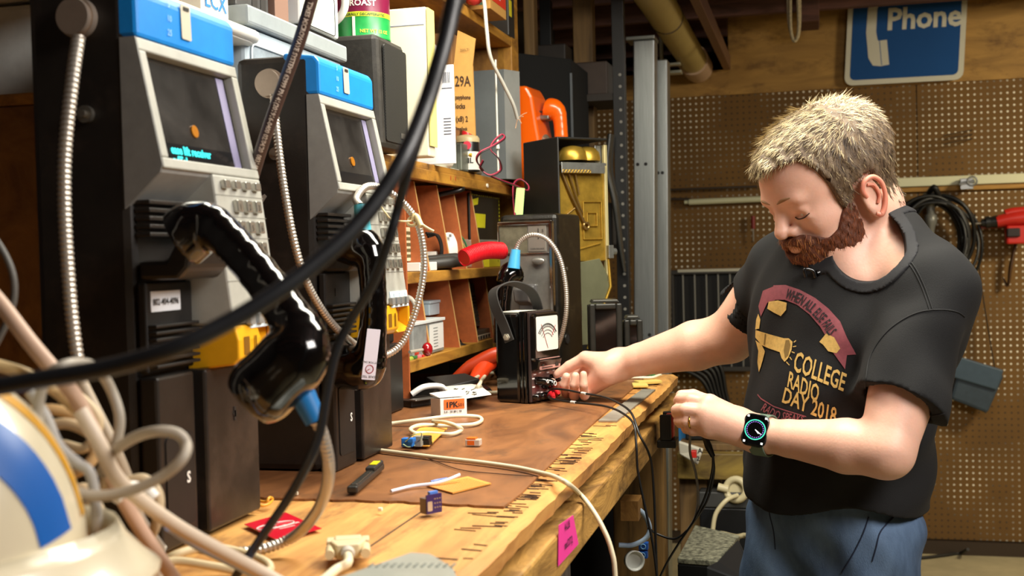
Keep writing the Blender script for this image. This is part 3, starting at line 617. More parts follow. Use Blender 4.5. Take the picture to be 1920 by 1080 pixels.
mk('plate_rib', b, brass, pl)
b = MB().tube([(-.012, .018, .45), (-.010, .040, .40), (-.010, .075, .335)], .0035, 8).torus((-.010, .079, .330), X1, .007, .003).tube([(-.010, .035, .45), (-.010, .06, .38), (-.01, .07, .36)], .0022, 6).tube([(-.01, .05, .46), (-.01, .062, .40)], .002, 6).tube([(-.012, .012, .345), (-.012, .05, .37)], .002, 6)
mk('coin_lever', b, mat('#a78a55', .3, .9), t)
mk('lower_chute', MB().prism([(.040, .245), (.115, .255), (.138, .215), (.140, .19), (.078, .06), (.060, .06), (.060, .16)], (-.018, 0, 0), Y1, Z1, X1, .006), mat('#7f8064', .22, .4, .1, 20), t, .001)
mk('chute_rim', MB().tube([(-.012, .138, .255), (-.010, .142, .19), (-.010, .075, .05)], .0035, 8, 0, 1), brass, t)
for yy in (.055, .098):
    bl = mk('bell', MB().lathe([(.0335, 0), (.034, .006), (.031, .020), (.022, .030), (.006, .034), (.001, .034)], (-.035+.01*(yy < .07), yy, .478)), brass, t)
mk('bell_bracket', MB().bb((-.07, .008, .466), (.002, .13, .472)).bb((-.05, .012, .472), (-.04, .018, .515)).bb((.0, .008, .448), (.003, .125, .472)), zinc, t, .001)
b = MB()
for i in range(9): b.torus((.003, .014+.0085*i, .452), X1, .0035, .0012, 12, 5)
mk('terminal', b, brass, t)
mk('coil', MB().cyl((-.03, .02, .438), (-.03, .075, .438), .012).cyl((-.03, .045, .425), (-.03, .062, .425), .008), mat('#4e1515', .4), t)
mk('mount_plate', MB().bb((-.03, .118, .435), (-.026, .142, .515)).bb((-.03, .110, .39), (-.024, .142, .43)), zinc, t, .001)
mk('side_frame', MB().bb((-.022, .134, .20), (-.012, .142, .515)), mat('#c9bd8a', .35, .4), t, .001)
mk('hinge', MB().bb((-.012, .134, .255), (-.002, .148, .285)).cyl((-.005, .146, .27), (-.005, .154, .27), .008), zinc, t, .001)
mk('side_links', MB().cyl((-.01, .050, .10), (-.01, .050, .19), .004).cyl((-.004, .050, .12), (-.004, .050, .15), .007).ball((-.008, .050, .192), .006), zinc, t)
# ================================================================== pigeonhole shelf on the bench
XF, XK = -.706, -1.06
def YX(px, X=XF, py=470): return Px(px, py, X).y
def ZX(px, py, X=XF): return Px(px, py, X).z
sw = wood('#c08b33', '#8a5c20', '#5d3d17', (9, 1.3, 9), .55, 2.6, .3); swd = wood('#a87838', '#7c5426', None, (6, 1.5, 6), .6); hard = mat('#a4562a', .6, 0, .16, 60, None, .1, 300)
ZS, ZM, ZB, ZU = 1.481, 1.274, 1.112, 1.838
YC0, YC1 = 2.008, 2.90
bc = thing('pigeonhole_shelf', 'wooden pigeonhole shelf with slanted brown hardboard dividers on the bench', 'shelf', (-.88, 2.2, BT+.003))
mk('top_board', MB().bb((XK, 1.06, ZS-.012), (XF-.004, YC1-.07, ZS)), sw, bc, .001)
mk('front_strip', MB().bb((XF-.016, 1.60, ZS-.034), (XF, YC1+.03, ZS-.0125)), sw, bc, .0015)
mk('middle_board', MB().bb((XK, YC0+.006, ZM-.021), (XF, YC1-.07, ZM)), sw, bc, .0015)
mk('bottom_board', MB().bb((XK, YC0+.006, ZB-.021), (XF, YC1-.07, ZB)), sw, bc, .0015)
mk('upper_board', MB().bb((XK, 1.06, ZU-.022), (XF, YC1-.07, ZU)), sw, bc, .0015)
mk('back_panel', MB().bb((XK-.006, 1.06, BT+.004), (XK, YC1, 2.2)), swd, bc)
mk('end_panel', MB().bb((XK, YC0, BT+.004), (XF-.001, YC0+.005, ZS-.035)), hard, bc, .0005)
mk('side_board', MB().bb((XK, YC1-.069, BT+.004), (XF-.02, YC1-.035, 2.2)), swd, bc, .001)
mk('post', MB().bb((XF-.038, YC1-.069, 1.485), (XF, YC1, 2.2)), sw, bc, .002)
mk('post', MB().bb((XF-.038, YC1-.069, BT+.004), (XF-.002, YC1, 1.44)), sw, bc, .002)
mk('side_board', MB().bb((XK, 1.061, BT+.004), (XF-.07, 1.075, ZS-.013)), swd, bc, .001)
for (xb, dt, z0, z1) in ((806, .028, ZM, ZS-.034), (847, .028, ZM, ZS-.034), (875, .026, ZM, ZS-.034), (907, .026, ZM, ZS-.034), (804, .02, ZB, ZM-.021), (859, .022, ZB, ZM-.021), (893, .020, ZB, ZM-.021), (923, .018, ZB, ZM-.021)):
    y = YX(xb); b = MB().prism([(XK, z0), (XF-.002, z0), (XF-.002-dt, z1), (XK, z1)], (0, y, 0), X1, Z1, Y1, .004)
    mk('divider', b, hard, bc)
    b = MB().prism([(XF-.002, z0), (XF-.0008, z0), (XF-.0008-dt, z1), (XF-.002-dt, z1)], (0, y, 0), X1, Z1, Y1, .004)
    mk('divider_edge', b, mat('#c79a5c', .7), [c for c in bc.children][-1])
q = Px(913, 348, XF+.0005); mk('button', MB().cyl((XF, q.y, q.z), (XF+.003, q.y, q.z), .0045, n=14), mat('#eae3cf', .5), bc)
b = MB()
for px_, py_ in ((845, 334), (854, 335)): q = Px(px_, py_, XF); b.ball((XF, q.y, q.z), (.0006, .003, .005))
mk('paint_spot', b, mat('#9e3418', .5), bc)

def card(name, c, w, h, n, m, label=None, cat=None, t=.001, parent=None, up=Z1, r=.001):
    n = V(n).normalized(); ax = V(up).cross(n).normalized(); ay = n.cross(ax); mb = MB().prism(rrect(w, h, r, 2), c, ax, ay, n, t); o = mk(name, mb, m, parent)
    if label: tag(o, label, cat)
    return o, ax, ay, n

# ---- things on the top board
T = thing('speaker', 'small black loudspeaker with mesh grille beside the second payphone', 'speaker', (-.74, 1.85, ZS))
sx, y0, y1 = -.676, 1.815, 1.950; dkg = mat('#2b2926', .5, 0, .3, 60, None, .1, 400, dirt='#3b3833')
mk('cabinet', MB().prism([(-.13, 0), (0, 0), (-.004, .187), (-.13, .187)], (sx, y0, ZS+.001), X1, Z1, Y1, y1-y0), dkg, T, .009)
gm = bpy.data.materials.new('grille'); gm.use_nodes = True; nt = gm.node_tree; bs = nt.nodes['Principled BSDF']; bs.inputs['Roughness'].default_value = .5
tc = nt.nodes.new('ShaderNodeTexCoord'); ck = nt.nodes.new('ShaderNodeTexChecker'); ck.inputs['Scale'].default_value = 420; ck.inputs[1].default_value = lin('#383836'); ck.inputs[2].default_value = lin('#0d0d0d')
nt.links.new(tc.outputs['Object'], ck.inputs[0]); nt.links.new(ck.outputs[0], bs.inputs['Base Color'])
mk('grille', MB().prism(rrect(.108, .160, .006), (sx-.001, (y0+y1)/2+.006, ZS+.094), Y1, Z1, X1, .003), gm, T)
mk('badge', MB().box((sx+.0028, y1-.035, ZS+.028), (.001, .022, .009)), mat('#6d6b66', .4, .5), T)
# coffee can on the speaker
q = V((-.735, 1.90, ZS+.190)); T = thing('coffee_can', 'green and burgundy coffee can with yellow band on the black speaker', 'can', q)
R = .046
mk('can_body', MB().lathe([(R, 0), (R+.001, .002), (R, .004), (R, .036)], q, n=40), mat('#1c8a41', .35, 0, .15, 60), T)
mk('yellow_band', MB().lathe([(R+.0003, .036), (R+.0003, .044)], q, n=40), mat('#c7d02d', .4), T)
mk('top_label', MB().lathe([(R, .044), (R, .12), (R+.001, .122), (R-.003, .125)], q, n=40), mat('#6e1236', .35, 0, .1, 30), T)
def curve_text(mb, s, c, R, ang, z, size, bold=0, dense=1):
    vs, fs = glyphs(s, size, 'CENTER', bold); o = []
    for v in vs: a = ang+v[0]/R; o.append((c[0]+(R+.0006)*math.cos(a), c[1]+(R+.0006)*math.sin(a), c[2]+z+v[1]))
    mb.add(o, fs)
va = math.atan2(-q.y, -q.x)
b = MB(); curve_text(b, 'FRENCH', q, R, va, .068, .0145, .0003); curve_text(b, 'ROAST', q, R, va, .054, .0145, .0003); mk('can_lettering', b, mat('#e7e1d5', .5), T)
b = MB(); curve_text(b, 'NATURALLY DECAFFEINATED', q, R+.0004, va, .0375, .0062, .0002); mk('band_lettering', b, mat('#2f4a16', .5), T)
b = MB(); curve_text(b, 'NET WT 12 OZ', q, R, va+.45, .009, .0078, .0002); mk('weight_lettering', b, mat('#cfd447', .5), T)
b = MB(); a = va-.35; b.prism([(-.0022, .003), (.0022, .003), (.0022, .036), (-.0022, .036)], q+V((math.cos(a), math.sin(a), 0))*(R-.001), V((-math.sin(a), math.cos(a), 0)), Z1, V((math.cos(a), math.sin(a), 0)), .002); mk('white_stripe', b, white, T)
# clear drawers with grey lids
clear = mat('#c6ccd2', .12, 0, .05, 20, trans=.35); glid = mat('#8f9698', .4, 0, .1, 20)
for i, (a, c) in enumerate(((1.425, 1.592), (1.600, 1.768))):
    T = thing('storage_box', ('clear plastic storage box with grey lid behind the second payphone', 'clear plastic storage box with grey lid next to the speaker')[i], 'storage box', (-.8, (a+c)/2, ZS), 0, 'clear storage boxes on the shelf top')
    mk('tub', MB().bb((-.93, a+.004, ZS+.001), (-.720, c-.004, ZS+.133)), mat('#a9b6bf', .3, 0, .12, 20), T, .006)
    mk('lid', MB().bb((-.94, a, ZS+.134), (-.712, c, ZS+.160)), glid, T, .004)
    mk('window_panel', MB().prism(rrect(.125, .060, .010), (-.7215, (a+c)/2, ZS+.078), Y1, Z1, X1, .003), mat('#87929b', .2, 0, .3, 40), T)
    mk('window_rim', MB().tube([V((-.718, (a+c)/2+x*1.02, ZS+.078+y*1.02)) for x, y in rrect(.128, .064, .010)], .0016, 6, 0, 1, True), mat('#c9d3d8', .3), T)
# clear bin with a white tray on it
T = thing('plastic_bin', 'clear plastic bin under the white tray beside the nearest payphone', 'bin', (-.82, 1.3, ZS))
mk('bin_body', MB().bb((-.93, 1.10, ZS+.001), (-.735, 1.42, ZS+.102)), mat('#c5c9c6', .25, 0, .15, 16), T, .006)
T = thing('tray', 'white plastic tray with rounded corner on a clear bin above the nearest payphone', 'tray', (-.82, 1.28, ZS+.104))
b = MB().prism(rrect(.26, .40, .03), (-.835, 1.245, ZS+.106), X1, Y1, Z1, .006)
mk('tray_base', b, mat('#e5e1d6', .4), T, .002)
mk('tray_rim', MB().tube([V((-.835+x, 1.245+y, ZS+.116)) for x, y in rrect(.262, .402, .03)], .008, 8, 0, 1, True), mat('#e5e1d6', .4), T)
q = V((-.76, 1.26, ZS+.126)); T = thing('snack_bag', 'clear bag of crinkled tan stuff standing on the white tray', 'bag', q)
rr_ = random.Random(5); b = MB()
for i in range(70): p = q+V((rr_.uniform(-.03, .03), rr_.uniform(-.035, .035), rr_.uniform(.004, .09))); b.tube([p+V((rr_.uniform(-.02, .02), rr_.uniform(-.02, .02), rr_.uniform(-.004, .01))) for _ in range(3)], .0028, 5, 0, 3)
o = mk('bag_filling', b, mat('#a5865a', .6, 0, .3, 90), T); o['kind'] = 'stuff'
mk('wrapper', MB().ball(q+V((0, 0, .052)), (.044, .048, .058), n=20), mat('#e8e0cc', .1, alpha=.22, coat=.5), T)
q = V((-.735, 1.372, ZS+.126)); T = thing('white_carton', 'white carton with blue outlined letters standing on the white tray', 'carton', q)
mk('carton_body', MB().bb((q.x-.05, q.y-.03, q.z), (q.x, q.y+.042, q.z+.13)), mat('#e9e5da', .5), T, .001)
b = MB(); text(b, 'LCX', (q.x+.0008, q.y-.022, q.z+.018), Y1, Z1, .030, bold=.0005); text(b, 'PC', (q.x+.0008, q.y-.018, q.z+.050), Y1, Z1, .030, bold=.0005); mk('carton_lettering', b, mat('#2d78c4', .5), T)
# things on the drawer lids
zl = ZS+.161
T = thing('outlet_strip', 'grey outlet box with dark sockets on the first storage box', 'outlet box', (-.8, 1.5, zl))
mk('strip_body', MB().bb((-.86, 1.435, zl), (-.735, 1.535, zl+.04)), mat('#494848', .5, .3, .2, 60), T, .003)
for i in range(2): mk('socket', MB().prism([(-.008, -.012), (.008, -.012), (.008, .012), (0, .016), (-.008, .012)], (-.7348, 1.490+.026*i, zl+.02), Y1, Z1, X1, .0006), ink, T)
one('brown_carton', MB().bb((-.86, 1.540, zl), (-.728, 1.585, zl+.09)), mat('#7d5f50', .6), 'small brown carton between the outlet box and the white device', 'carton', .001)
T = thing('white_device', 'white plastic device with a cover plate standing on the storage boxes', 'device', (-.8, 1.65, zl))
mk('device_body', MB().bb((-.86, 1.60, zl+.006), (-.716, 1.745, zl+.10)), mat('#dfe0dc', .4), T, .004)
mk('device_foot', MB().bb((-.855, 1.605, zl), (-.722, 1.74, zl+.006)), ink, T)
mk('cover_plate', MB().prism(rrect(.10, .055, .006), (-.7165, 1.675, zl+.036), Y1, Z1, X1, .0015), mat('#bcc7bf', .4), T)
mk('plate_outline', MB().tube([V((-.7145, 1.675+x, zl+.036+y)) for x, y in rrect(.102, .057, .006)], .0007, 5, 0, 1, True), ink, T)
q = V((-.742, 1.80, ZS+.189)); T = thing('white_mug', 'white mug with large round handle beside the coffee can', 'mug', (-.80, 1.79, ZS+.189))
mk('mug_body', MB().lathe([(.018, 0), (.030, .002), (.034, .02), (.036, .10), (.038, .11), (.034, .11), (.030, .01)], (-.83, 1.79+.03, ZS+.189), n=36), mat('#e9e8e4', .3), T)
mk('mug_handle', MB().tube([(-.790, 1.80, ZS+.285), (-.755, 1.79, ZS+.282), (-.725, 1.785, ZS+.255), (-.722, 1.785, ZS+.225), (-.745, 1.79, ZS+.204), (-.790, 1.80, ZS+.208)], .0065, 10), mat('#e9e8e4', .3), T)
# boards, cartons and bits standing along the top
T = thing('cream_board', 'tall cream board with yellow edge standing right of the black speaker', 'panel', (-.82, 2.03, ZS))
xr = Py(806, 160, 2.02).x
mk('panel_body', MB().bb((-1.04, 2.02, ZS+.001), (xr-.004, 2.055, ZS+.270)), mat('#dcd6be', .5, 0, .05, 8), T, .003)
mk('yellow_edge', MB().bb((xr-.0025, 2.019, ZS+.02), (xr, 2.056, ZS+.268)), mat('#ddd282', .5), T)
mk('panel_line', MB().bb((-1.03, 2.0192, ZS+.238), (xr-.008, 2.0198, ZS+.2395)), mat('#8f96a8', .5), T)
kraft = mat('#b98a45', .7, 0, .1, 30, None, .1, 200)
xb = Py(849, 160, 2.42).x; zt = Py(830, 62, 2.42).z
one('shipping_carton', MB().bb((XK+.01, 2.42, ZS+.001), (xb, 2.50, zt)), mat('#94683a', .7, 0, .1, 30), 'brown shipping carton standing behind the labelled envelope', 'carton', .001)
xe = Py(853, 200, 2.20).x; T = thing('mailing_envelope', 'white mailing envelope with barcode label left of the 29A flap', 'envelope', (xe-.06, 2.2, ZS))
ze = Py(840, 122, 2.20).z
mk('envelope_body', MB().bb((xe-.15, 2.195, ZS+.001), (xe, 2.200, ze)), mat('#dfe0e4', .5), T, .001)
b = MB(); rr_ = random.Random(2)
for i in range(14): b.bb((xe-.045+.0028*i, 2.1943, ze-.035), (xe-.045+.0028*i+rr_.uniform(.0006, .002), 2.1949, ze-.014))
for i in range(6): b.bb((xe-.022, 2.1943, ze-.105-.006*i), (xe-.007, 2.1949, ze-.1035-.006*i))
b.bb((xe-.06, 2.1943, ze-.046), (xe-.003, 2.1949, ze-.0445)); mk('barcode', b, mat('#3d4250', .5), T)
b = MB().bb((xe-.075, 2.19, ZS+.02), (xe-.071, 2.1949, ZS+.13)).bb((xe-.072, 2.1925, ZS+.088), (xe-.050, 2.1945, ZS+.098)).bb((xe-.050, 2.192, ZS+.016), (xe-.0485, 2.1945, ZS+.12))
mk('blue_lines', b, mat('#3c6cb4', .5), T)
p0 = Py(783, 240, 2.15); b = MB().prism([(0, 0), (.038, 0), (.060, .205), (.03, .235), (.0, .22)], (Py(782, 300, 2.15).x, 2.15, ZS+.003), X1, Z1, Y1, .0015)
one('white_sheet', b, mat('#ded9d8', .55), 'bent white sheet leaning before the barcode envelope', 'paper')
# 29A flap
yv = 2.34; a = Py(853, 247, yv); c = Py(891, 247, yv); zt = Py(870, 118, yv).z; zf = Py(875, 66, yv).z; T = thing('cardboard_flap', 'yellow cardboard flap with handwriting starting 29A', 'cardboard', (a.x+.02, yv, a.z))
zb = Py(872, 245, yv).z; w_ = c.x-a.x
mk('board', MB().prism([(0, .01), (w_, -.012), (w_-.002, zt-zb-.006), (0, zt-zb)], (a.x, yv, zb), X1, Z1, Y1, .006), kraft, T)
mk('top_flap', MB().prism([(0, 0), (w_-.004, -.008), (w_+.004, .048), (.010, .068)], (a.x+.001, yv+.002, zt), X1, Z1, (Y1+Z1*.2).normalized(), .004), kraft, T)
b = MB()
for s, zz_, sz in (('29A', .093, .030), ('payphone', .066, .0125), ('locks', .047, .015), ('(x8) 2', .020, .016), ('keys/lock', .002, .0095)): text(b, s, (a.x+.003, yv-.0008, zb+zz_), X1-Z1*.06, Z1, sz, bold=.0003, sx=.68)
text(b, '25ELTI', (a.x+.016, yv-.0012, zt+.024), X1, Z1, .007)
mk('handwriting', b, mat('#3a2410', .7), T)
# grey metal box, paper roll, oil bottle, straw, grey panel
T = thing('metal_box', 'grey metal junction box with slot under the 29A flap', 'box', (-.74, 2.36, ZS))
gy = mat('#7e8377', .4, .55, .15, 50); X_ = -.715; a_, c_ = YX(848, X_), YX(903, X_)
mk('box_shell', MB().bb((X_-.07, a_, ZS+.001), (X_, a_+.055, ZS+.066)).bb((X_-.065, a_+.068, ZS+.001), (X_+.006, c_, ZS+.060)), gy, T, .003)
mk('slot_frame', MB().bb((X_-.06, a_+.050, ZS+.006), (X_-.004, a_+.072, ZS+.056)), mat('#28271f', .5), T, .001)
q = Px(845, 309, -.70); T = thing('paper_roll', 'small white paper roll lying on the shelf edge', 'paper roll', q)
mk('roll', MB().cyl(V((-.735, q.y-.02, ZS+.015)), V((-.712, q.y+.028, ZS+.015)), .014, n=28), mat('#dcdccd', .7), T)
one('paper_scrap', MB().prism([(-.025, -.07), (.012, -.07), (.016, .05), (-.02, .07)], (-.725, YX(845, -.72)-.01, ZS+.0006), X1, Y1, Z1, .0006), mat('#e0ddcc', .6), 'flat white paper scrap under the paper roll', 'paper')
q = P(915, 322, 2.54); q.z = ZS; q.x = min(q.x, -.718); T = thing('oil_bottle', 'small oil bottle with red spout and white label', 'bottle', q)
mk('bottle_body', MB().lathe([(.020, 0), (.026, .002), (.027, .006), (.027, .068), (.024, .076), (.012, .079)], q+Z1*.001, n=32), mat('#1b1b1b', .3), T)
mk('bottle_label', MB().lathe([(.0274, .006), (.0274, .045)], q, n=32), mat('#e3e0d8', .45), T)
mk('bottle_top', MB().lathe([(.0275, .066), (.0275, .074), (.024, .080), (.011, .083)], q, n=32), mat('#b7a67c', .4), T)
mk('spout', MB().lathe([(.011, .082), (.011, .090), (.007, .094), (.005, .112), (.0025, .126), (.001, .127)], q, n=20), mat('#c8222b', .35), T)
va = math.atan2(-q.y, -q.x)
b = MB(); curve_text(b, 'OIL', q, .0275, va, .020, .016, .0005); mk('label_letters', b, ink, T)
a2 = va+.25; p = q+V((math.cos(a2)*.0275, math.sin(a2)*.0275, .037)); mk('label_star', MB().box(p, (.006, .006, .006), Matrix.Rotation(.78, 3, 'X')), mat('#e2b02a', .5), T)
p = q+V((math.cos(va)*.028, math.sin(va)*.028, .058)); mk('red_disc', MB().cyl(p, p+V((math.cos(va), math.sin(va), 0))*.001, .009), mat('#cc3348', .4), T)
q2 = P(933, 262, 2.60); q1 = P(929, 112, 2.60); one('white_straw', MB().cyl((q1.x, q1.y, ZS+.001), q1, .0022, n=10).cyl((q2.x, q2.y, q2.z-.02), q2, .0045, .0025, n=10), mat('#dcdccf', .4), 'thin white tube standing behind the oil bottle', 'tube')
yv = 2.70; xl_, xm, xr_ = Py(892, 200, yv).x, Py(946, 200, yv).x, Py(966, 200, yv).x; zt = Py(920, 132, yv).z
T = thing('metal_sheet', 'large grey metal panel with folded edge at the right end of the shelf', 'panel', (xm-.05, yv, ZS))
mk('panel_face', MB().prism([(xl_-.12, 0), (xm, 0), (xm, .007), (xl_-.12, .007)], (0, yv, ZS+.001), X1, Y1, Z1, zt-ZS), mat('#73797a', .4, .3, .1, 12), T)
mk('panel_fold', MB().prism([(xm+.0003, 0), (xr_, .05), (xr_-.004, .055), (xm-.004, .007)], (0, yv, ZS+.001), X1, Y1, Z1, zt-ZS), mat('#a4aaa8', .35, .4, .1, 12), T)
q = Py(883, 152, 2.79); one('wire_hook', MB().tube([q+V((-.02, 0, .015)), q, q+V((.025, 0, .018)), q+V((.028, -.002, .006)), q+V((-.02, 0, -.006))], .0012, 6, 0, 4), ink, 'small bent black wire hook sticking out above the grey panel', 'hook')
# red and black twin wire
w = [(905, 318, 2.46), (893, 300, 2.44), (900, 285, 2.43), (925, 272, 2.44), (945, 258, 2.46), (940, 252, 2.47), (925, 265, 2.46), (920, 280, 2.45), (935, 298, 2.45), (938, 318, 2.46), (918, 328, 2.46), (900, 315, 2.46), (905, 300, 2.45)]
tail = [(918, 329, 2.46), (940, 338, 2.52), (965, 347, 2.6), (988, 357, 2.66), (990, 347, 2.68), (975, 336, 2.68), (963, 345, 2.66), (962, 372, 2.63), (966, 410, 2.60)]
def lead(pts, off=(0, 0, 0)): return [P(*p)+V(off) for p in pts]
T = thing('twin_wire', 'thin red and black twin wire coiled on the shelf edge and hanging down', 'wire', P(918, 328, 2.46))
mk('red_core', MB().tube(lead(w), .0016, 6).tube(lead(tail), .0016, 6), mat('#a8304a', .4), T)
mk('black_core', MB().tube(lead(w, (.002, 0, -.0022)), .0014, 6).tube(lead(tail, (.002, 0, -.0022)), .0014, 6), mat('#30161a', .4), T)
o, ax, ay, n_ = card('green_tag', P(974, 380, 2.61), .019, .066, (.3, -.95, .05), mat('#b9dd86', .5), 'narrow pale green paper tag hanging at the shelf end below the red wire', 'tag', up=(.1, .03, 1))
# cord from the upper shelf, with frayed string
one('hanging_cable', MB().tube(lead([(900, -30, 2.5), (908, 5, 2.5), (913, 60, 2.5), (920, 108, 2.52), (945, 160, 2.58), (962, 195, 2.62), (970, 222, 2.65)]), .0042, 8), mat('#d8d6cb', .5), 'white cord hanging from the upper shelf to the orange telephone', 'cord')
p = P(971, 222, 2.66); b = MB()
for d in ((.022, 0, .012), (.008, 0, -.012), (-.006, 0, -.022), (.012, .005, .004)): b.tube([p, p+V(d)*.5+V((0, 0, .002)), p+V(d)], .0009, 5)
one('frayed_string', b, mat('#dcae86', .7), 'frayed tan string at the lower end of the white cord', 'string')
# cartons on the upper board
X_ = -.665; a_, c_ = YX(931, X_), YX(960, X_); T = thing('tone_carton', 'small tan carton with red label overhanging the upper shelf', 'carton', (X_-.05, a_, ZU))
mk('carton_body', MB().bb((X_-.085, a_, ZU+.001), (X_, c_, ZU+.12)), kraft, T, .001)
mk('red_label', MB().bb((X_, a_+.012, ZU+.022), (X_+.0006, c_-.004, ZU+.12)), mat('#c63420', .45), T)
b = MB(); text(b, 'LO-TONE', (X_+.0009, a_+.018, ZU+.060), Y1, Z1, .026, bold=.0006, sx=.72); text(b, 'SOME INSIDE', (X_+.0009, a_+.018, ZU+.034), Y1, Z1, .014, bold=.0004, sx=.8); mk('label_letters', b, white, T)
mk('green_sticker', MB().bb((X_-.045, a_-.0007, ZU+.010), (X_-.012, a_, ZU+.05)), mat('#3e6a5a', .5), T)
a2, c2 = YX(961, -.70), YX(972, -.70)
T = thing('black_case', 'black case with a yellow sticker at the right end of the upper shelf', 'case', (-.75, a2, ZU)); mk('case_body', MB().bb((-.85, a2+.04, ZU+.001), (-.705, c2+.04, ZU+.14)), mat('#23221f', .5), T, .003); mk('yellow_sticker', MB().bb((-.705, a2+.045, ZU+.05), (-.7044, c2+.01, ZU+.09)), mat('#d5c92c', .5), T)
one('red_black_tool', MB().bb((-.80, 2.22, ZU+.001), (-.70, 2.42, ZU+.05)).ball((-.69, 2.44, ZU+.04), (.03, .03, .04), 1), [mat('#2a2624', .5), mat('#cf3a34', .4)], 'dark tool with red knob on the upper shelf left of the red-labelled carton', 'tool', .004)

# ---- inside the pigeonholes
yC = lambda px: YX(px, -.73)
q = YX(763, -.735); T = thing('louvred_box', 'beige slotted plastic box at the left end of the upper pigeonholes', 'box', (-.76, q, ZM))
mk('box_body', MB().bb((-.80, q+.010, ZM+.020), (-.745, q+.060, ZM+.085)), mat('#cfc7a8', .5), T, .002)
for i in range(5): mk('slot', MB().bb((-.745, q+.014, ZM+.027+.011*i), (-.7443, q+.052, ZM+.033+.011*i)), mat('#5d5233', .6), T)
one('paper_pad', MB().bb((-.80, q+.005, ZM+.0008), (-.712, q+.11, ZM+.017)), mat('#e3e2de', .55), 'white paper pad below the beige slotted box', 'paper pad', .001)
a = Px(803, 432, -.735); b = MB()
for i in range(3): b.tube([(-.74, a.y+.006*i, ZM+.075-.004*i), (-.728, a.y+.030+.006*i, ZM+.07), (-.724, a.y+.045+.005*i, ZM+.04), (-.735, a.y+.046+.005*i, ZM+.004), (-.76, a.y+.02, ZM+.004)], .0024, 6)
one('black_wires', b, mat('#191817', .5), 'bundle of thin black cord behind the first leaning divider', 'cord')
a = YX(812, -.725); T = thing('tool_handles', 'dark grey rubber tool handles sticking out of the second pigeonhole', 'tool', (-.73, a, ZM))
for dz, dy in ((.012, 0), (.018, .022)): mk('grip', MB().tube([(-.80, a+dy-.03, ZM+dz), (-.74, a+dy+.01, ZM+dz+.001), (-.70, a+dy+.05, ZM+dz+.004), (-.685, a+dy+.075, ZM+dz)], [.011, .0115, .012, .006], 12), mat('#33322f', .45), T)
one('white_slip', MB().bb((-.78, YX(812, -.74), ZM+.004), (-.735, YX(826, -.74), ZM+.038)), mat('#dfd6cb', .6), 'small white paper slip standing behind the grey handles', 'paper')
c = Px(846, 458, -.735); one('white_disc', MB().lathe([(.001, 0), (.022, 0), (.031, .004), (.031, .007), (.020, .012), (.001, .014)], (-.745, c.y+.005, c.z-.006), (1, -.5, .1)).box((-.733, c.y-.012, c.z+.018), (.004, .006, .006), None, 1), [mat('#e5e4df', .4), mat('#8a8a88', .5)], 'white plastic disc leaning in the third pigeonhole', 'disc')
c = Px(868, 452, -.73); b = MB().tube([(-.74, c.y-.02, ZM+.085), (-.728, c.y+.004, ZM+.06), (-.724, c.y+.02, ZM+.03), (-.73, c.y+.022, ZM+.002)], .0018, 6)
T = thing('green_wire', 'green and yellow wires in the pigeonhole left of the red hose', 'wire', (-.73, c.y, ZM)); mk('green_core', b, mat('#2c7a4c', .4), T)
mk('yellow_core', MB().tube([(-.745, c.y-.022, ZM+.080), (-.731, c.y+.006, ZM+.052), (-.727, c.y+.023, ZM+.026), (-.733, c.y+.026, ZM+.002)], .0015, 6), mat('#b7a94a', .4), T)
mk('grey_plug', MB().box((-.745, c.y-.018, ZM+.082), (.010, .010, .022)), mat('#8f9694', .5), T, .001)
c = Px(856, 358, -.72); one('black_marker', MB().tube([c+V((-.06, -.02, -.012)), c, c+V((.012, .012, .006))], .0055, 12), mat('#121110', .3), 'black marker pen stuck high between two leaning dividers', 'marker')
a = P(871, 483, 2.33); c = P(938, 470, 2.40); pts = [a+(c-a)*t+V((0, 0, .006*math.sin(PI*t))) for t in np.linspace(-.02, 1.03, 30)]
b = MB(); r_ = .0175; b.tube(pts, .0165, 20, 0, 1); 
for i in range(26): p = a+(c-a)*(i/24)+V((0, 0, .006*math.sin(PI*i/24))); b.torus(p, c-a, .0165, .0016, 22, 5)
one('red_hose', b, mat('#c9121f', .35), 'thick ribbed red hose lying out of the upper pigeonholes', 'hose')
one('yellow_pouch', MB().bb((-.80, YX(905, -.73), ZM+.001), (-.715, YX(940, -.73), ZM+.024)).prism([(0, 0), (.003, .006), (-.003, .006)], (-.7149, YX(922, -.73), ZM+.010), Y1, Z1, X1, .0006, 1), [mat('#c9bb1e', .45), ink], 'yellow pouch with small black mark under the red hose', 'pouch', .005)
X_ = -.735; a, c = YX(883, X_), YX(938, X_); zb_, zt_ = ZX(910, 450, X_), ZX(910, 366, X_); T = thing('hazard_pack', 'black and yellow striped packet hanging over a clear bag in the pigeonhole', 'packet', (X_, a, ZM))
mk('pack_face', MB().bb((X_-.006, a, zb_), (X_, c, zt_)), mat('#17160f', .4), T, .002)
b = MB().prism([(.004, zt_-.030), (.062, zt_-.024), (.070, zt_-.008), (.004, zt_-.016)], (X_+.0004, a, 0), Y1, Z1, X1, .0008)
n = 11
for i in range(n): y_ = .030+.0085*i; b.prism([(y_, zb_+.028), (y_+.004, zb_+.028), (y_+.011, zb_+.060), (y_+.007, zb_+.060)], (X_+.0004, a, 0), Y1, Z1, X1, .0008)
for i in range(15): b.box((X_+.0006, a+.004+(c-a-.008)*i/14, zt_-.003), (.001, .005, .003)); 
for i in range(9): b.box((X_+.0006, c-.003, zt_-.01-.009*i), (.001, .003, .005))
mk('stripes', b, mat('#d8cf1c', .45), T)
b = MB(); text(b, 'RN', (X_+.0016, a+.004, zb_+.034), Y1, Z1, .022, bold=.0012); mk('pack_letters', b, mat('#d8cf1c', .45), T)
b = MB(); rr_ = random.Random(8)
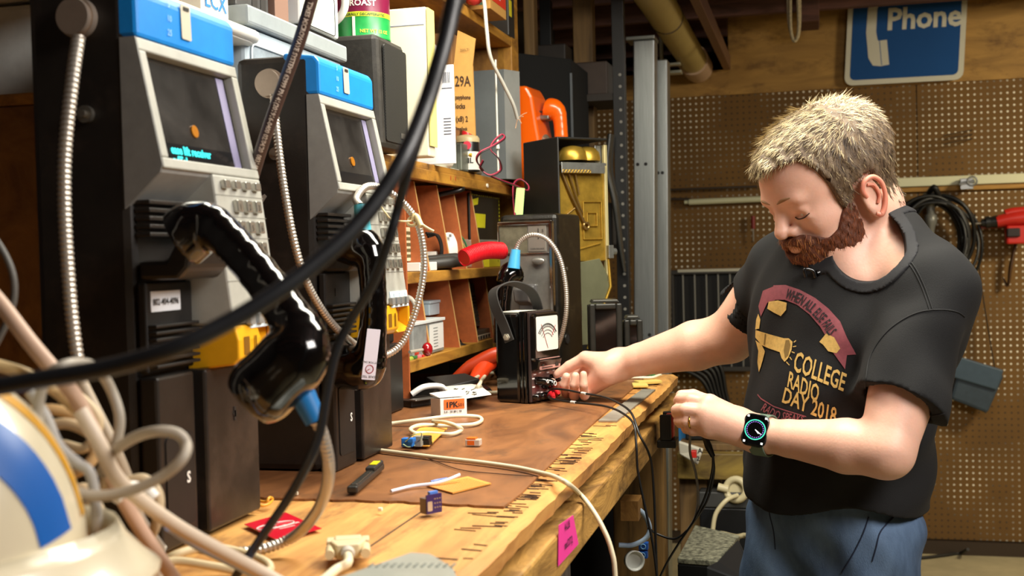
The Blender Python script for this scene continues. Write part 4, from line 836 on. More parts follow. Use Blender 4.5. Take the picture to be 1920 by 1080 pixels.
for i in range(14): y_ = a+rr_.uniform(.005, .06); b.tube([(X_-.012, y_, zb_+.012), (X_-.004, y_+.01+rr_.uniform(-.008, .02), zb_-.02), (X_-.01, y_+rr_.uniform(0, .04), ZM+.004)], .0017, 5)
mk('bag_contents', b, mat('#8e948c', .4, .3), T)['kind'] = 'stuff'
mk('clear_bag', MB().bb((X_-.022, a, ZM+.001), (X_+.001, c-.01, zb_+.002)), mat('#cfcabb', .15, alpha=.35), T, .004)
# lower row
q = YX(763, -.73); c = Px(766, 578, -.73); one('white_ring', MB().torus((-.735, c.y, c.z), (1, -.6, 0), .022, .004), mat('#ddd9cc', .4), 'white plastic ring at the left end of the lower pigeonholes', 'ring')
c = Px(780, 612, -.75); one('lens_cap', MB().cyl((-.76, c.y, c.z), (-.742, c.y-.01, c.z), .014).torus((-.742, c.y-.01, c.z), (1, -.5, 0), .012, .003), mat('#171615', .4), 'round black lens piece above the clear tub', 'lens')
X_ = -.715; a, c = YX(770, X_), YX(828, X_); T = thing('clear_tub', 'clear plastic tub with white label in the lower pigeonhole', 'tub', (-.75, (a+c)/2, ZB))
mk('tub_wall', MB().bb((-.80, a, ZB+.001), (X_, c, ZB+.062)), mat('#9ba09e', .15, 0, .2, 30, alpha=.75), T, .003)
mk('tub_rim', MB().bb((-.802, a-.002, ZB+.062), (X_+.003, c+.003, ZB+.068)), mat('#d3d7d6', .3), T, .001)
l_ = mk('tub_label', MB().bb((X_, YX(801, X_), ZB+.008), (X_+.0006, c-.004, ZB+.058)), mat('#dcdcd8', .5), T); b = MB()
for i in range(7): b.box((X_+.0009, YX(812, X_), ZB+.014+.006*i), (.0004, .026, .0014))
mk('label_print', b, mat('#7e8280', .5), l_)
a, c = YX(802, -.75), YX(830, -.75); one('blue_lidded_box', MB().bb((-.82, a, ZB+.070), (-.75, c, ZB+.094)).bb((-.822, a-.002, ZB+.094), (-.747, c+.004, ZB+.100)), mat('#b4c6cf', .3, 0, .08, 30), 'small pale blue lidded box on top of the clear tub', 'box', .0015)
c = P(801, 655, 2.15); T = thing('ball_screwdriver', 'screwdriver with round red handle before the clear tub', 'screwdriver', c); mk('ball_handle', MB().ball(c, (.010, .012, .013)), mat('#8e1018', .2, coat=.4), T); mk('shaft', MB().tube([c+V((-.005, -.006, 0)), P(768, 660, 2.10)], .003, 8), mat('#c9c2b3', .3, .5), T)
T = thing('pink_plugs', 'pink, red and green plugs lying on the lower shelf edge', 'plugs', (XF-.01, YX(780), ZB))
for i, (px_, py_, cc) in enumerate(((768, 674, '#a9b84a'), (775, 671, '#3c7a3f'), (783, 669, '#d8747c'), (783, 677, '#d8747c'), (792, 668, '#c22b2b'), (792, 676, '#c22b2b'), (778, 662, '#c8412f'))):
    p = Px(px_, py_, XF-.012); mk('plug', MB().cyl(p-Y1*.010, p+Y1*.010, .005, n=12), mat(cc, .4), T)
c = Px(866, 648, -.72); b = MB().tube([c+V((-.02, -.015, .012)), c+V((0, 0, 0)), c+V((.006, .03, -.008))], .006, 8).tube([c+V((-.03, .0, .008)), c+V((0, .015, -.004)), c+V((.006, .04, -.009))], .005, 8).torus(c+V((-.004, .0, .004)), (1, 0, .3), .010, .002)
one('dark_pliers', b, mat('#3a3833', .35, .5), 'dark metal pliers lying in the lower pigeonhole', 'pliers')
X_ = -.74; a, c = YX(882, X_), YX(911, X_); T = thing('calculator', 'silver pocket calculator standing in the lower pigeonhole', 'calculator', (X_, a, ZB))
mk('case', MB().hexa([(X_-.01, a, ZB+.03), (X_, a, ZB+.03), (X_, c-.012, ZB+.024), (X_-.01, c-.012, ZB+.024)], [(X_-.022, a-.01, ZB+.125), (X_-.012, a-.01, ZB+.125), (X_-.012, c-.02, ZB+.125), (X_-.022, c-.02, ZB+.125)]), mat('#8b9593', .35, .5), T, .002)
sl = V((-.012, -.010, .098)).normalized()
mk('display', MB().box((X_-.0095, a+.030, ZB+.112), (.002, .042, .013)), mat('#42544c', .3), T)
b = MB()
for i in range(9):
    for j in range(4): b.box(V((X_+.0006, a+.016+.0125*j, ZB+.038))+sl*(.0075*i), (.0016, .0085, .0042))
mk('keys', b, mat('#4e5654', .5), T)
T = thing('cassette_stack', 'stack of flat cases lying right of the silver calculator', 'cases', (-.72, YX(910), ZB)); a, c = YX(889, -.715), YX(932, -.715)
mk('case', MB().bb((-.80, a, ZB+.001), (-.715, c, ZB+.012)), mat('#b9a48c', .4), T, .001); mk('case', MB().bb((-.80, a+.004, ZB+.013), (-.717, c-.004, ZB+.023)), mat('#3a302a', .3), T, .001)
b = MB()
for i in range(6): b.bb((-.7148, a+.01+.022*i, ZB+.003), (-.7143, a+.022+.022*i, ZB+.010))
mk('spine_print', b, ink, T)
one('folded_leaflet', MB().bb((-.80, YX(917, -.72), ZB+.026), (-.72, YX(930, -.72), ZB+.085)), mat('#cbc6c0', .5, 0, .3, 120), 'printed leaflet at the right end of the lower pigeonholes', 'leaflet', .001)

# ---- under the shelf, on the bench
b0 = BT+.0035
one('black_case', MB().bb((-.80, YX(719, -.70), b0), (-.70, YX(750, -.70), b0+.118)).bb((-.79, YX(723, -.70), b0+.119), (-.71, YX(745, -.70), b0+.16)), mat('#1a1917', .45), 'black ribbed case standing between the second payphone and the shelf', 'case', .004)
def flop(name, pts, z0, m, label, cat, t=.008, dome=.012, parent=None):     # soft flat pack: outline on the bench with a raised middle
    P2 = [Pz(x, y, z0) for x, y in pts]; c = sum(P2, V())/len(P2); n = len(P2); vs = [p+V((0, 0, 0)) for p in P2]+[c+(p-c)*.93+Z1*t for p in P2]+[c+(p-c)*.55+Z1*(t+dome) for p in P2]+[c+Z1*(t+dome)]
    fs = [(i, (i+1) % n, n+(i+1) % n, n+i) for i in range(n)]+[(n+i, n+(i+1) % n, 2*n+(i+1) % n, 2*n+i) for i in range(n)]+[(2*n+i, 2*n+(i+1) % n, 3*n) for i in range(n)]+[tuple(range(n-1, -1, -1))]
    o = mk(name, MB().add(vs, fs), m, parent, .001)
    return tag(o, label, cat) if label else o
flop('black_bag', [(768, 726), (800, 718), (850, 716), (905, 720), (925, 735), (900, 748), (840, 752), (800, 756), (770, 748)], b0, mat('#121110', .35, 0, .4, 40, None, .4, 40), 'crumpled black plastic bag under the shelf', 'bag')
m = flop('padded_mailer', [(832, 727), (885, 722), (900, 724), (922, 740), (872, 748), (843, 748)], b0+.022, mat('#dad7cb', .5), 'white printed mailer lying on the black bag', 'mailer', .003, .004)
b = MB(); rr_ = random.Random(4); 
for i in range(16):
    u, v_ = rr_.random(), rr_.random(); p = Pz(845+50*u, 728+14*v_, b0+.0297); b.box(p, (.0014, rr_.uniform(.006, .016), .0012))
mk('mailer_print', b, mat('#4c4a44', .5), m)
a = Pz(800, 722, b0+.03); one('black_wedge', MB().prism([(0, 0), (.075, -.01), (.10, -.045), (.028, -.055)], Pz(795, 716, b0+.03)+V((0, .015, 0)), V((1, .6, .12)).normalized(), V((-.4, .9, .35)).normalized(), Z1, .008), mat('#262422', .4), 'stiff black flap leaning over the mailer', 'flap', .001)
q = Pz(785, 738, b0+.02); one('white_roll', MB().tube([q+V((-.01, -.01, 0)), q+V((.01, .0, .012)), q+V((.03, .03, .010)), q+V((.036, .045, -.002))], .009, 12, flat=.6), mat('#e2dfd9', .5), 'curled white plastic strip beside the black flap', 'strip')
one('black_tool', MB().box(Pz(783, 752, b0+.006)+V((0, 0, 0)), (.05, .075, .012), Matrix.Rotation(-.5, 3, 'Z')).box(Pz(792, 748, b0+.014), (.02, .05, .003), Matrix.Rotation(-.5, 3, 'Z'), 1), [mat('#211f1d', .35), mat('#6e6a64', .3, .6)], 'flat black tool at the foot of the brown end panel', 'tool', .002)
for (x0, y0_, x1, y1_, lb) in ((845, 706, 884, 688, 'dark orange tool handle under the lower shelf, the left of two'), (883, 712, 916, 686, 'bright orange tool handle under the lower shelf, the right of two')):
    a = Pz(x0, y0_+12, b0+.012); c = Pz(x1, y1_+12, b0+.03); c = a+(c-a).normalized()*.13
    one('cutter_handle', MB().tube([a, a+(c-a)*.35+Z1*.012, a+(c-a)*.75+Z1*.016, c+Z1*.006], [.010, .016, .015, .012], 14), mat('#d13a12' if x0 > 850 else '#a83312', .35), lb, 'tool handle')
cw = mat('#c9bda2', .5)
one('beige_cable', MB().tube([Pz(905, 735, b0+.004), Pz(885, 722, b0+.02), Pz(893, 708, b0+.03), Pz(915, 700, b0+.02), Pz(940, 700, b0+.006)], .0035, 8).tube([Pz(880, 744, b0+.004), Pz(898, 722, b0+.035), Pz(905, 710, b0+.03), Pz(925, 685, b0+.02), Pz(935, 660, b0+.04)], .0035, 8).tube([Pz(899, 723, b0+.03), Pz(910, 735, b0+.008), Pz(930, 736, b0+.004), Pz(945, 733, b0+.004)], .0038, 8), cw, 'beige cable looping on the bench left of the multimeter', 'cable')

# ---- orange wall telephone on the shelf post
org = mat('#f0620a', .28, coat=.35); Yo = 2.795
T = thing('wall_telephone', 'bright orange wall telephone mounted at the right end of the shelf', 'telephone', (XF+.004, Yo, ZS-.03), -.12, None, True)
H_ = .262; b = MB().prism([(0, 0), (.050, 0), (.072, .02), (.076, .10), (.064, .17), (.055, .235), (.040, H_), (0, H_)], (0, 0, 0), X1, Z1, Y1, .105)
mk('case', b, org, T, .007)
mk('back_plate', MB().bb((-.0, .006, -.004), (.014, .099, .0)), ink, T, .001)
mk('dial', MB().lathe([(.040, 0), (.040, .004), (.034, .007), (.012, .008), (.001, .010)], (.073, .050, .105), (1, 0, .12), 36), mat('#b9b39c', .25, .7, .2, 60), T)
mk('hook', MB().bb((.040, .035, .180), (.084, .050, .192)).bb((.040, .070, .180), (.084, .085, .192)).bb((.045, .035, .186), (.060, .085, .205)), mat('#8d8d88', .3, .8), T, .003)
a = V((.080, .055, .208)); b_ = V((.078, .055, .035)); hh = handset('handset', T, a, b_, (1, -.1, .03), org, .0025)

# ---- multimeter
c2 = Pz(995, 758, BT+.003); rz = math.radians(-21); T = thing('multimeter', 'glossy black analog multimeter with carrying strap and dial on the bench', 'multimeter', (c2.x, c2.y, BT+.003), rz, None, True)
bk = mat('#0b0a09', .14, coat=.5); WM, HM, DM = .086, .172, .076; q_ = .75
mk('case', MB().bb((-DM, 0, 0), (-.022, WM, HM-.010)), bk, T, .006)
mk('rim', MB().bb((-.021, -.001, .001), (-.014, WM+.001, HM-.006)).bb((-.013, -.001, .001), (-.007, WM+.001, HM-.006)), bk, T, .002)
mk('face', MB().bb((-.006, .002, .002), (0, WM-.002, HM-.007)), mat('#4a3e3c', .3, .6), T, .002)
mk('meter_bezel', MB().prism(rrect(WM-.006, .088, .008), (0, WM/2, .118), Y1, Z1, X1, .010).prism([(0.0, .058), (.014, .062), (.018, .078), (.010, .082), (0, .082)], (0, .006, 0), X1, Z1, Y1, WM-.012), bk, T, .002)
dl = mk('dial_card', MB().prism(rrect(.070, .062, .004), (.0102, WM/2, .125), Y1, Z1, X1, .0008), mat('#dedfd8', .4), T)
b = MB()
for r_ in (.034, .029, .023, .017):
    pts = [(.0112, WM/2+r_*math.sin(a)*1.0, .108+r_*math.cos(a)) for a in np.linspace(-1.0, 1.0, 22)]; b.tube(pts, .0007 if r_ < .0335 else .0014, 4, 0, 1)
for a in np.linspace(-.95, .95, 17): b.tube([(.0112, WM/2+.030*math.sin(a), .108+.030*math.cos(a)), (.0112, WM/2+.034*math.sin(a), .108+.034*math.cos(a))], .0005, 4)
mk('scale', b, mat('#4b4d4b', .5), dl)
mk('needle', MB().tube([(.0118, WM/2, .098), (.0118, WM/2-.020, .142)], .0005, 4).tube([(.0116, WM/2+.014, .120), (.0116, WM/2+.026, .138)], .0006, 4), mat('#b5383a', .5), dl)
mk('range_plate', MB().prism(rrect(.068, .020, .003), (.0145, WM/2, .071), Y1, Z1, (1, 0, -.1), .0008), mat('#c49d97', .3, .5), T)
b = MB().prism([(-.004, -.005), (.004, -.005), (0, .005)], (.0158, .020, .072), Y1, Z1, X1, .0004).bb((.0156, .028, .072), (.016, .048, .0755)).bb((.0156, .016, .0635), (.0162, .050, .065)).bb((.0156, .060, .064), (.0162, .070, .078)); mk('range_letters', b, ink, T)
mk('lower_plate', MB().prism(rrect(WM-.010, .050, .005), (0, WM/2, .030), Y1, Z1, X1, .0006), mat('#8b6e69', .28, .7), T)
for yy, zz, r_ in ((.020, .040, .008), (.068, .040, .008), (.044, .034, .011)):
    k_ = mk('knob', MB().lathe([(r_, 0), (r_, .008), (r_*.8, .014), (r_*.55, .022), (.001, .023)], (.001, yy, zz), X1, 24), bk, T); mk('knob_mark', MB().torus((.0245, yy, zz), X1, r_*.35, .0009, 18, 5), white, k_)
for i in range(5): j_ = mk('jack', MB().lathe([(.0055, 0), (.0055, .010), (.0035, .012), (.001, .012)], (.001, .010+.0165*i, .012), X1, 16), bk, T)
b = MB()
for yy, zz in ((.018, .052), (.04, .054), (.075, .052), (.1, .054), (.012, .030), (.045, .018), (.07, .019), (.03, .019), (.1, .028), (.012, .045)): b.box((.0012, yy*.75, zz), (.0012, .007, .0022))
mk('panel_print', b, mat('#e6dedb', .5), T)
# strap
st = mat('#2a2826', .6, 0, .15, 80)
b = MB().tube([(-.052, -.004, .118), (-.060, -.007, .150), (-.070, -.010, .180), (-.078, .008, .203), (-.072, .040, .214), (-.062, .075, .212), (-.052, .108, .192), (-.046, WM+.004, .160), (-.042, WM+.004, .13)], .0115, 10, flat=.22)
vs_ = []
pts = spline([(-.040, -.004, .112), (-.052, -.007, .145), (-.066, -.011, .178), (-.073, -.004, .203), (-.066, .020, .215), (-.054, .048, .213), (-.044, .076, .197), (-.040, WM+.005, .165), (-.040, WM+.005, .13)], 8)
b = MB(); n = len(pts); wv = [V((1, 0, .35)).normalized()]*n; vv = []
for i, p in enumerate(pts):
    d = (pts[min(i+1, n-1)]-pts[max(i-1, 0)]).normalized(); s_ = (V((1, 0, .30))-d*V((1, 0, .30)).dot(d)).normalized(); nn_ = d.cross(s_)
    for e, f_ in ((-1, -1), (1, -1), (1, 1), (-1, 1)): vv.append(p+s_*(.0105*e)+nn_*(.0014*f_))
b.add(vv, [(i*4+j, i*4+(j+1) % 4, (i+1)*4+(j+1) % 4, (i+1)*4+j) for i in range(n-1) for j in range(4)]+[(0, 1, 2, 3), tuple((n-1)*4+j for j in (3, 2, 1, 0))])
sp_ = mk('carrying_strap', b, st, T, .0006)
mk('strap_bolt', MB().cyl((-.044, -.0055, .120), (-.044, -.0095, .120), .0065, n=6).cyl((-.044, -.0095, .120), (-.044, -.011, .120), .0035, n=14), mat('#d3ccba', .3, .6), sp_)
mk('top_paper', MB().box((-.048, .042, HM-.008), (.045, .060, .002), Matrix.Rotation(.1, 3, 'Z')), mat('#d8d6ca', .5, 0, .2, 60), T)
Rm = Matrix.Rotation(rz, 3, 'Z'); mm = T
mw = lambda p: Rm @ V(p)+mm.location
# ================================================================== small things on the bench
b0 = BT+.0035
Z0 = lambda x, y, dz=0: Pz(x, y, b0+dz)
def quad_plate(mb, pts, z, t, mi=0):
    q = [Pz(x, y, z) for x, y in pts]; return mb.hexa(q, [p+Z1*t for p in q], mi)
# carton 1PK
c = Z0(826, 785); l_ = Z0(786, 784); r_ = Z0(876, 781); ax = (r_-c); w_ = ax.length; ax.normalize(); bx = (l_-c).normalized(); bx = (bx-ax*ax.dot(bx)).normalized(); dl_ = .050; h_ = .033
T = thing('small_carton', 'small white carton with orange 1PK label on the bench', 'carton', c)
q = [c, c+ax*w_, c+ax*w_+bx*dl_, c+bx*dl_]; b = MB().hexa(q, [p+Z1*(h_-.004*(i > 1)) for i, p in enumerate(q)]); mk('carton_body', b, mat('#e8e4de', .55), T, .0008)
b = MB(); p = c+Z1*(h_+.0006); b.hexa([p+bx*dl_, p+bx*(dl_+.006)+Z1*.003, p+ax*w_+bx*(dl_+.006)+Z1*.006, p+ax*w_+bx*dl_+Z1*.002], [x+Z1*.0008 for x in (p, p+ax*.001, p+ax*(w_-.001)+Z1*.003, p+ax*w_)]); mk('carton_lid', b, mat('#efebe4', .55), T)
n_ = -bx if bx.y > 0 else bx
n_ = ax.cross(Z1); 
b = MB().prism(rrect(.036, .0165, .0005), c+ax*(w_*.52)+Z1*.0225+n_*.0003, ax, Z1, n_, .0005); lb = mk('orange_label', b, mat('#de6a24', .5), T)
b = MB(); text(b, '1PK', c+ax*(w_*.52-.0155)+Z1*.0175+n_*.001, ax, Z1, .013, bold=.0004); text(b, 'S01', c+ax*(w_*.52+.006)+Z1*.018+n_*.001, ax, Z1, .008); mk('label_letters', b, mat('#2b1a12', .5), lb)
b = MB(); text(b, '5.0 - 25 80 | 18', c+ax*.006+Z1*.0085+n_*.0006, ax, Z1, .005, bold=.0001); text(b, 'A 25   12/18/17', c+ax*.006+Z1*.002+n_*.0006, ax, Z1, .005, bold=.0001); mk('carton_print', b, ink, T)
# cream cables on the bench
def cable(name, pts, r, m, label, cat='cable', n=8, group=None): return one(name, MB().tube(pts, r, n), m, label, cat, 0, group)
crm = mat('#dccfae', .45)
cable('cream_cable', [Z0(700, 797, .004), Z0(735, 794, .004), Z0(790, 787, .01), Z0(850, 780, .012), Z0(893, 781, .008), Z0(903, 788, .004), Z0(885, 796, .004), Z0(830, 798, .005), Z0(790, 797, .008), Z0(770, 804, .008), Z0(778, 812, .005), Z0(800, 812, .004), Z0(845, 814, .004), Z0(865, 806, .005), Z0(857, 799, .012), Z0(835, 792, .015), Z0(812, 790, .010)], .0032, crm, 'cream cable looping around the small 1PK carton and circuit board')
e1 = lambda x, y, D: P(x, y, D)
cable('cream_cable', [Z0(700, 843, .0036), Z0(740, 848, .0036), Z0(820, 858, .0036), Z0(900, 867, .0036), Z0(970, 877, .0036), Z0(1015, 887, .004), Z0(1040, 894, .006), Z0(1066, 908, .004), e1(1085, 924, 1.46), e1(1104, 946, 1.44), e1(1128, 985, 1.42), e1(1146, 1030, 1.41), e1(1154, 1090, 1.405), e1(1158, 1300, 1.40)], .0030, crm, 'long cream cable crossing the bench and hanging over its front edge')
one('dark_thread', MB().tube([Z0(716, 848, .001), Z0(790, 856, .001), Z0(860, 880, .001), Z0(930, 888, .001), Z0(1000, 893, .001)], .0007, 5), mat('#4a2c16', .7), 'thin dark thread under the long cream cable', 'thread')
# circuit boards
pf = mat('#d99a3c', .5, 0, .08, 60)
T = thing('circuit_board', 'tan perforated circuit board with blue terminal block and black parts', 'circuit board', Z0(795, 820))
z = b0+.0005; b = quad_plate(MB(), [(752, 836), (804, 838), (839, 804), (789, 802)], b0+.003, .0016); mk('board', b, pf, T)
b = MB(); 
for i in range(14):
    for j in range(10): u, v_ = (i+.7)/15, (j+.7)/11; A_ = Z0(753, 835, .0046).lerp(Z0(803, 837, .0046), u); B2 = Z0(790, 803, .0046).lerp(Z0(837, 804, .0046), u); b.box(A_.lerp(B2, v_)+Z1*.0002, (.0009, .0009, .0002))
mk('board_holes', b, mat('#5e3b12', .6), T)
mk('terminal_block', MB().box(Z0(765, 829, .011), (.016, .012, .012)).box(Z0(772, 825, .016), (.008, .014, .006)), mat('#1f6fc2', .4), T, .001)
mk('relay', MB().box(Z0(784, 827, .011), (.012, .010, .015)), mat('#8d8a80', .4), T, .001)
mk('chip', MB().box(Z0(799, 826, .010), (.013, .014, .013)).box(Z0(798, 824, .018), (.009, .003, .004)), mat('#161412', .4), T, .001)
b = MB()
for i in range(7): p = Z0(780+5*i, 832, .0048); b.tube([p, p+Z1*.003, p+V((.003, -.004, .001))], .0005, 4)
mk('pins', b, mat('#c9b05a', .3, .8), T)
mk('green_wire', MB().tube([Z0(760, 828, .016), Z0(775, 815, .03), Z0(790, 812, .03), Z0(788, 826, .012)], .0009, 5).tube([Z0(756, 833, .012), Z0(766, 838, .006), Z0(780, 834, .006)], .0009, 5), mat('#b6d8b0', .4), T)
T = thing('bare_perfboard', 'bare tan perforated board lying flat near the bench middle', 'circuit board', Z0(860, 910))
b = quad_plate(MB(), [(799, 912), (849, 926), (921, 908), (877, 895)], b0+.0002, .0014); mk('board', b, mat('#dc9a44', .5), T)
b = MB(); C_ = [Z0(803, 912, .0018), Z0(849, 924, .0018), Z0(917, 908, .0018), Z0(876, 896, .0018)]
for i in range(26):
    for j in range(12): u, v_ = (i+.5)/26, (j+.5)/12; b.box(C_[0].lerp(C_[3], v_).lerp(C_[1].lerp(C_[2], v_), u) if 0 else C_[0].lerp(C_[1], v_).lerp(C_[3].lerp(C_[2], v_), u), (.0009, .0009, .0003), Matrix.Rotation(.6, 3, 'Z'))
mk('board_holes', b, mat('#9a6020', .6), T)
# wago connector, knife, ties, purple module
T = thing('wire_connector', 'tiny clear wire connector with orange levers on the bench', 'connector', Z0(888, 828)); p = Z0(888, 829, .0055)
mk('connector_body', MB().box(p, (.021, .014, .009)), mat('#cfc3b4', .15, alpha=.8), T, .001); mk('levers', MB().box(p+V((-.002, 0, .005)), (.013, .013, .003)).box(p+V((-.002, -.0072, 0)), (.010, .0006, .006)), mat('#e06a1c', .4), T)
T = thing('utility_knife', 'slim silver utility knife with yellow end lying on the bench', 'knife', Z0(685, 900)); a = Z0(660, 919, .006); c = Z0(712, 874, .006); d = (c-a); L = d.length; d.normalize(); s_ = d.cross(Z1)
R_ = Matrix((d, s_, Z1)).transposed()
mk('handle', MB().box((a+c)/2, (L, .0125, .008), R_), mat('#3a3834', .35, .5), T, .002); mk('channel', MB().box(a.lerp(c, .38)+Z1*.0042, (L*.62, .007, .0012), R_), mat('#8a877e', .25, .9), T, .0005)
mk('slider', MB().box(a.lerp(c, .80)+Z1*.006, (L*.34, .012, .005), R_), ink, T, .0015); mk('yellow_mark', MB().box(a.lerp(c, .82)+Z1*.009, (L*.16, .0085, .0008), R_), mat('#e3d31d', .4), T)
T = thing('cable_tie', 'white and blue plastic ties lying beside the bare perforated board', 'cable tie', Z0(800, 908)); mk('white_tie', MB().tube([Z0(733, 921, .003), Z0(770, 912, .003), Z0(810, 907, .004), Z0(835, 901, .006), Z0(862, 890, .010)], .0019, 8), mat('#dfe0ee', .35), T); mk('blue_tie', MB().tube([Z0(808, 904, .003), Z0(820, 901, .004), Z0(838, 898, .003)], .0019, 8), mat('#6d84c8', .35), T)
T = thing('purple_module', 'small dark purple circuit module standing on edge at the sheet border', 'circuit module', Z0(812, 962)); p = Z0(812, 962, 0)
fx = (Z0(826, 961)-Z0(801, 966)).normalized(); fn = fx.cross(Z1)
mk('module_board', MB().prism([(-.009, 0), (.0105, 0), (.0105, .020), (-.009, .020)], p, fx, Z1, fn, .0016), mat('#33205c', .35), T); mk('module_back', MB().prism([(-.009, 0), (.002, 0), (.002, .016), (-.009, .016)], p-fn*.0106, fx, Z1, fn, .010).prism([(-.002, .015), (.0085, .015), (.0085, .022), (-.002, .022)], p-fn*.006, fx, Z1, fn, .004, 1), [mat('#6b5a52', .4), mat('#5a86d8', .4)], T)
b = MB()
for i in range(3):
    for j in range(3): b.box(p+fx*(.0015+.0032*i)+Z1*(.006+.0045*j)+fn*.0018, (.0012, .0012, .0012)); 
b.prism(rrect(.006, .010, .001), p-fx*.005+Z1*.008+fn*.0017, fx, Z1, fn, .0004)
mk('solder_pads', b, mat('#cbbfae', .3, .6), T)
# red card with lettering
C_ = [Z0(458, 984), Z0(518, 1013), Z0(603, 992), Z0(536, 962)]; T = thing('red_card', 'glossy red card with white oval lying under the armoured cord', 'card', sum(C_, V())/4)
mk('card_sheet', MB().hexa(C_, [p+Z1*.0008 for p in C_]), mat('#c4122a', .3), T)
u_ = (C_[2]-C_[1]).normalized(); v_ = Z1.cross(u_); m_ = sum(C_, V())/4+Z1*.0012
b = MB().tube([m_+u_*(.022*math.cos(a)-.004)+v_*(.010*math.sin(a)+.005) for a in np.linspace(0, 2*PI, 26)[:-1]], .0007, 4, 0, 1, True); text(b, 'telephone', m_-u_*.016-v_*.006, u_, v_, .0085, bold=.0003); text(b, 'museum', m_-u_*.012-v_*.0135, u_, v_, .0055, bold=.0002); b.prism(rrect(.012, .003, .0005), m_-u_*.008+v_*.007, u_, v_, Z1, .0003)
mk('card_print', b, mat('#ecd4cf', .4), T)
# yellow wire, crumbs
cable('yellow_wire', [Z0(462, 944, .004), Z0(485, 948, .004), Z0(502, 946, .004), Z0(511, 936, .006), Z0(505, 933, .01), Z0(498, 941, .006), Z0(478, 938, .004)], .0016, mat('#dd9a2c', .4), 'short bent yellow wire by the corner of the nearest payphone', 'wire')
one('white_crumb', MB().box(Z0(713, 955, .002), (.005, .004, .004)), mat('#efe2c4', .6), 'tiny cream plastic crumb near the sheet edge', 'crumb', .001)
one('plastic_crumb', MB().box(Z0(556, 925, .002), (.004, .003, .004)), mat('#eadfc6', .6), 'tiny pale chip beside the corner of the second payphone', 'crumb', .0008)
# serial connector
T = thing('serial_connector', 'beige serial plug with two thumb screws facing away on the bench', 'connector', Z0(652, 1030)); a = Z0(652, 1036, .010); f_ = (Z0(655, 980, .010)-a); f_.normalize(); s_ = f_.cross(Z1); R_ = Matrix((s_, f_, Z1)).transposed(); bg = mat('#d6c49c', .45)
mk('plug_shell', MB().box(a+f_*.028, (.024, .014, .015), R_).box(a+f_*.020, (.030, .010, .013), R_).prism([(-.016, 0), (.016, 0), (.010, -.018), (-.010, -.018)], a+f_*.018-Z1*.006, s_, f_, Z1, .013), bg, T, .0015)
for s in (-1, 1): mk('thumb_screw', MB().cyl(a+s_*(.0155*s)-f_*.006, a+s_*(.0155*s)+f_*.018, .0042, n=14).box(a+s_*(.0155*s)+f_*.028, (.007, .016, .012), R_), bg, T, .001)
mk('strain_relief', MB().cyl(a+f_*.002, a-f_*.010, .0065, .0055), mat('#b9b2a6', .45), T)
mk('plug_cable', MB().tube([a-f_*.008, a-f_*.025-Z1*.003, Z0(630, 1068, .004), Z0(600, 1092, .004), Z0(540, 1130, .004)], .0042, 10), crm, T)
# grey metal box at the bottom edge
C_ = [Pz(596, 1092, BT+.036), Pz(868, 1100, BT+.036), Pz(852, 1062, BT+.036), Pz(812, 1036, BT+.036), Pz(768, 1033, BT+.036)]
T = thing('grey_enclosure', 'pale grey metal enclosure with vents at the near edge of the bench', 'enclosure', (C_[0]+C_[2])/2-Z1*.033)
n = len(C_); b = MB().add([p-Z1*.032 for p in C_]+C_, [tuple(range(n-1, -1, -1)), tuple(range(n, 2*n))]+[(i, (i+1) % n, n+(i+1) % n, n+i) for i in range(n)]); mk('enclosure_body', b, mat('#a9aca2', .35, .3, .08, 40), T, .004)
b = MB()
for i in range(12): p = Pz(690+14*i, 1056, BT+.0363).lerp(Pz(720+14*i, 1075, BT+.0363), .2); b.box(p, (.002, .010, .0006))
mk('vent_slots', b, mat('#71756d', .5), T)
# pink note on the apron
C_ = [Px(x, y, XE+.0052) for x, y in ((1046, 1062), (1047, 985), (1074, 966), (1084, 1020))]; C_ = [C_[0], C_[3], C_[2], C_[1]]
T = thing('pink_note', 'bright pink sticky note with handwriting stuck on the bench apron', 'note', C_[0])
T.location = sum(C_, V())/4; OFF[T.name] = V(T.location)
mk('note_paper', MB().hexa(C_, [p+X1*.0006 for p in C_]), mat('#e0358f', .6), T)
up = ((C_[3]-C_[0])+(C_[2]-C_[1])).normalized(); ac = ((C_[1]-C_[0])+(C_[2]-C_[3])).normalized(); m_ = T.location+X1*.0012
b = MB(); text(b, 'A-LL8', m_-ac*.014+up*.011, ac, up, .0125, bold=.0003, sx=.9); text(b, 'stud D/T(2)', m_-ac*.022-up*.010, ac, up, .0125, bold=.0003, sx=.75); mk('handwriting', b, mat('#3a1230', .6), T)
# strips at the far end of the bench
cable('white_strip', [Z0(1148, 709, .003), Z0(1190, 708, .003), Z0(1222, 708, .003), Z0(1240, 702, .010)], .0032, mat('#e2dcc0', .4), 'cream cord lying at the far end of the bench', 'cord')
cable('green_strip', [Z0(1155, 703, .003), Z0(1200, 702, .003), Z0(1228, 703, .003)], .0026, mat('#2f9a5c', .5), 'green cord behind the cream cord at the far bench end', 'cord')
one('wood_splinter', MB().box(Z0(1215, 716, .003), (.05, .03, .006), Matrix.Rotation(.5, 3, 'Z')).box(Z0(1200, 722, .002), (.03, .05, .005), Matrix.Rotation(.2, 3, 'Z')), mat('#d2b862', .7), 'pale splintered wood chip on the far bench edge', 'splinter', .001)
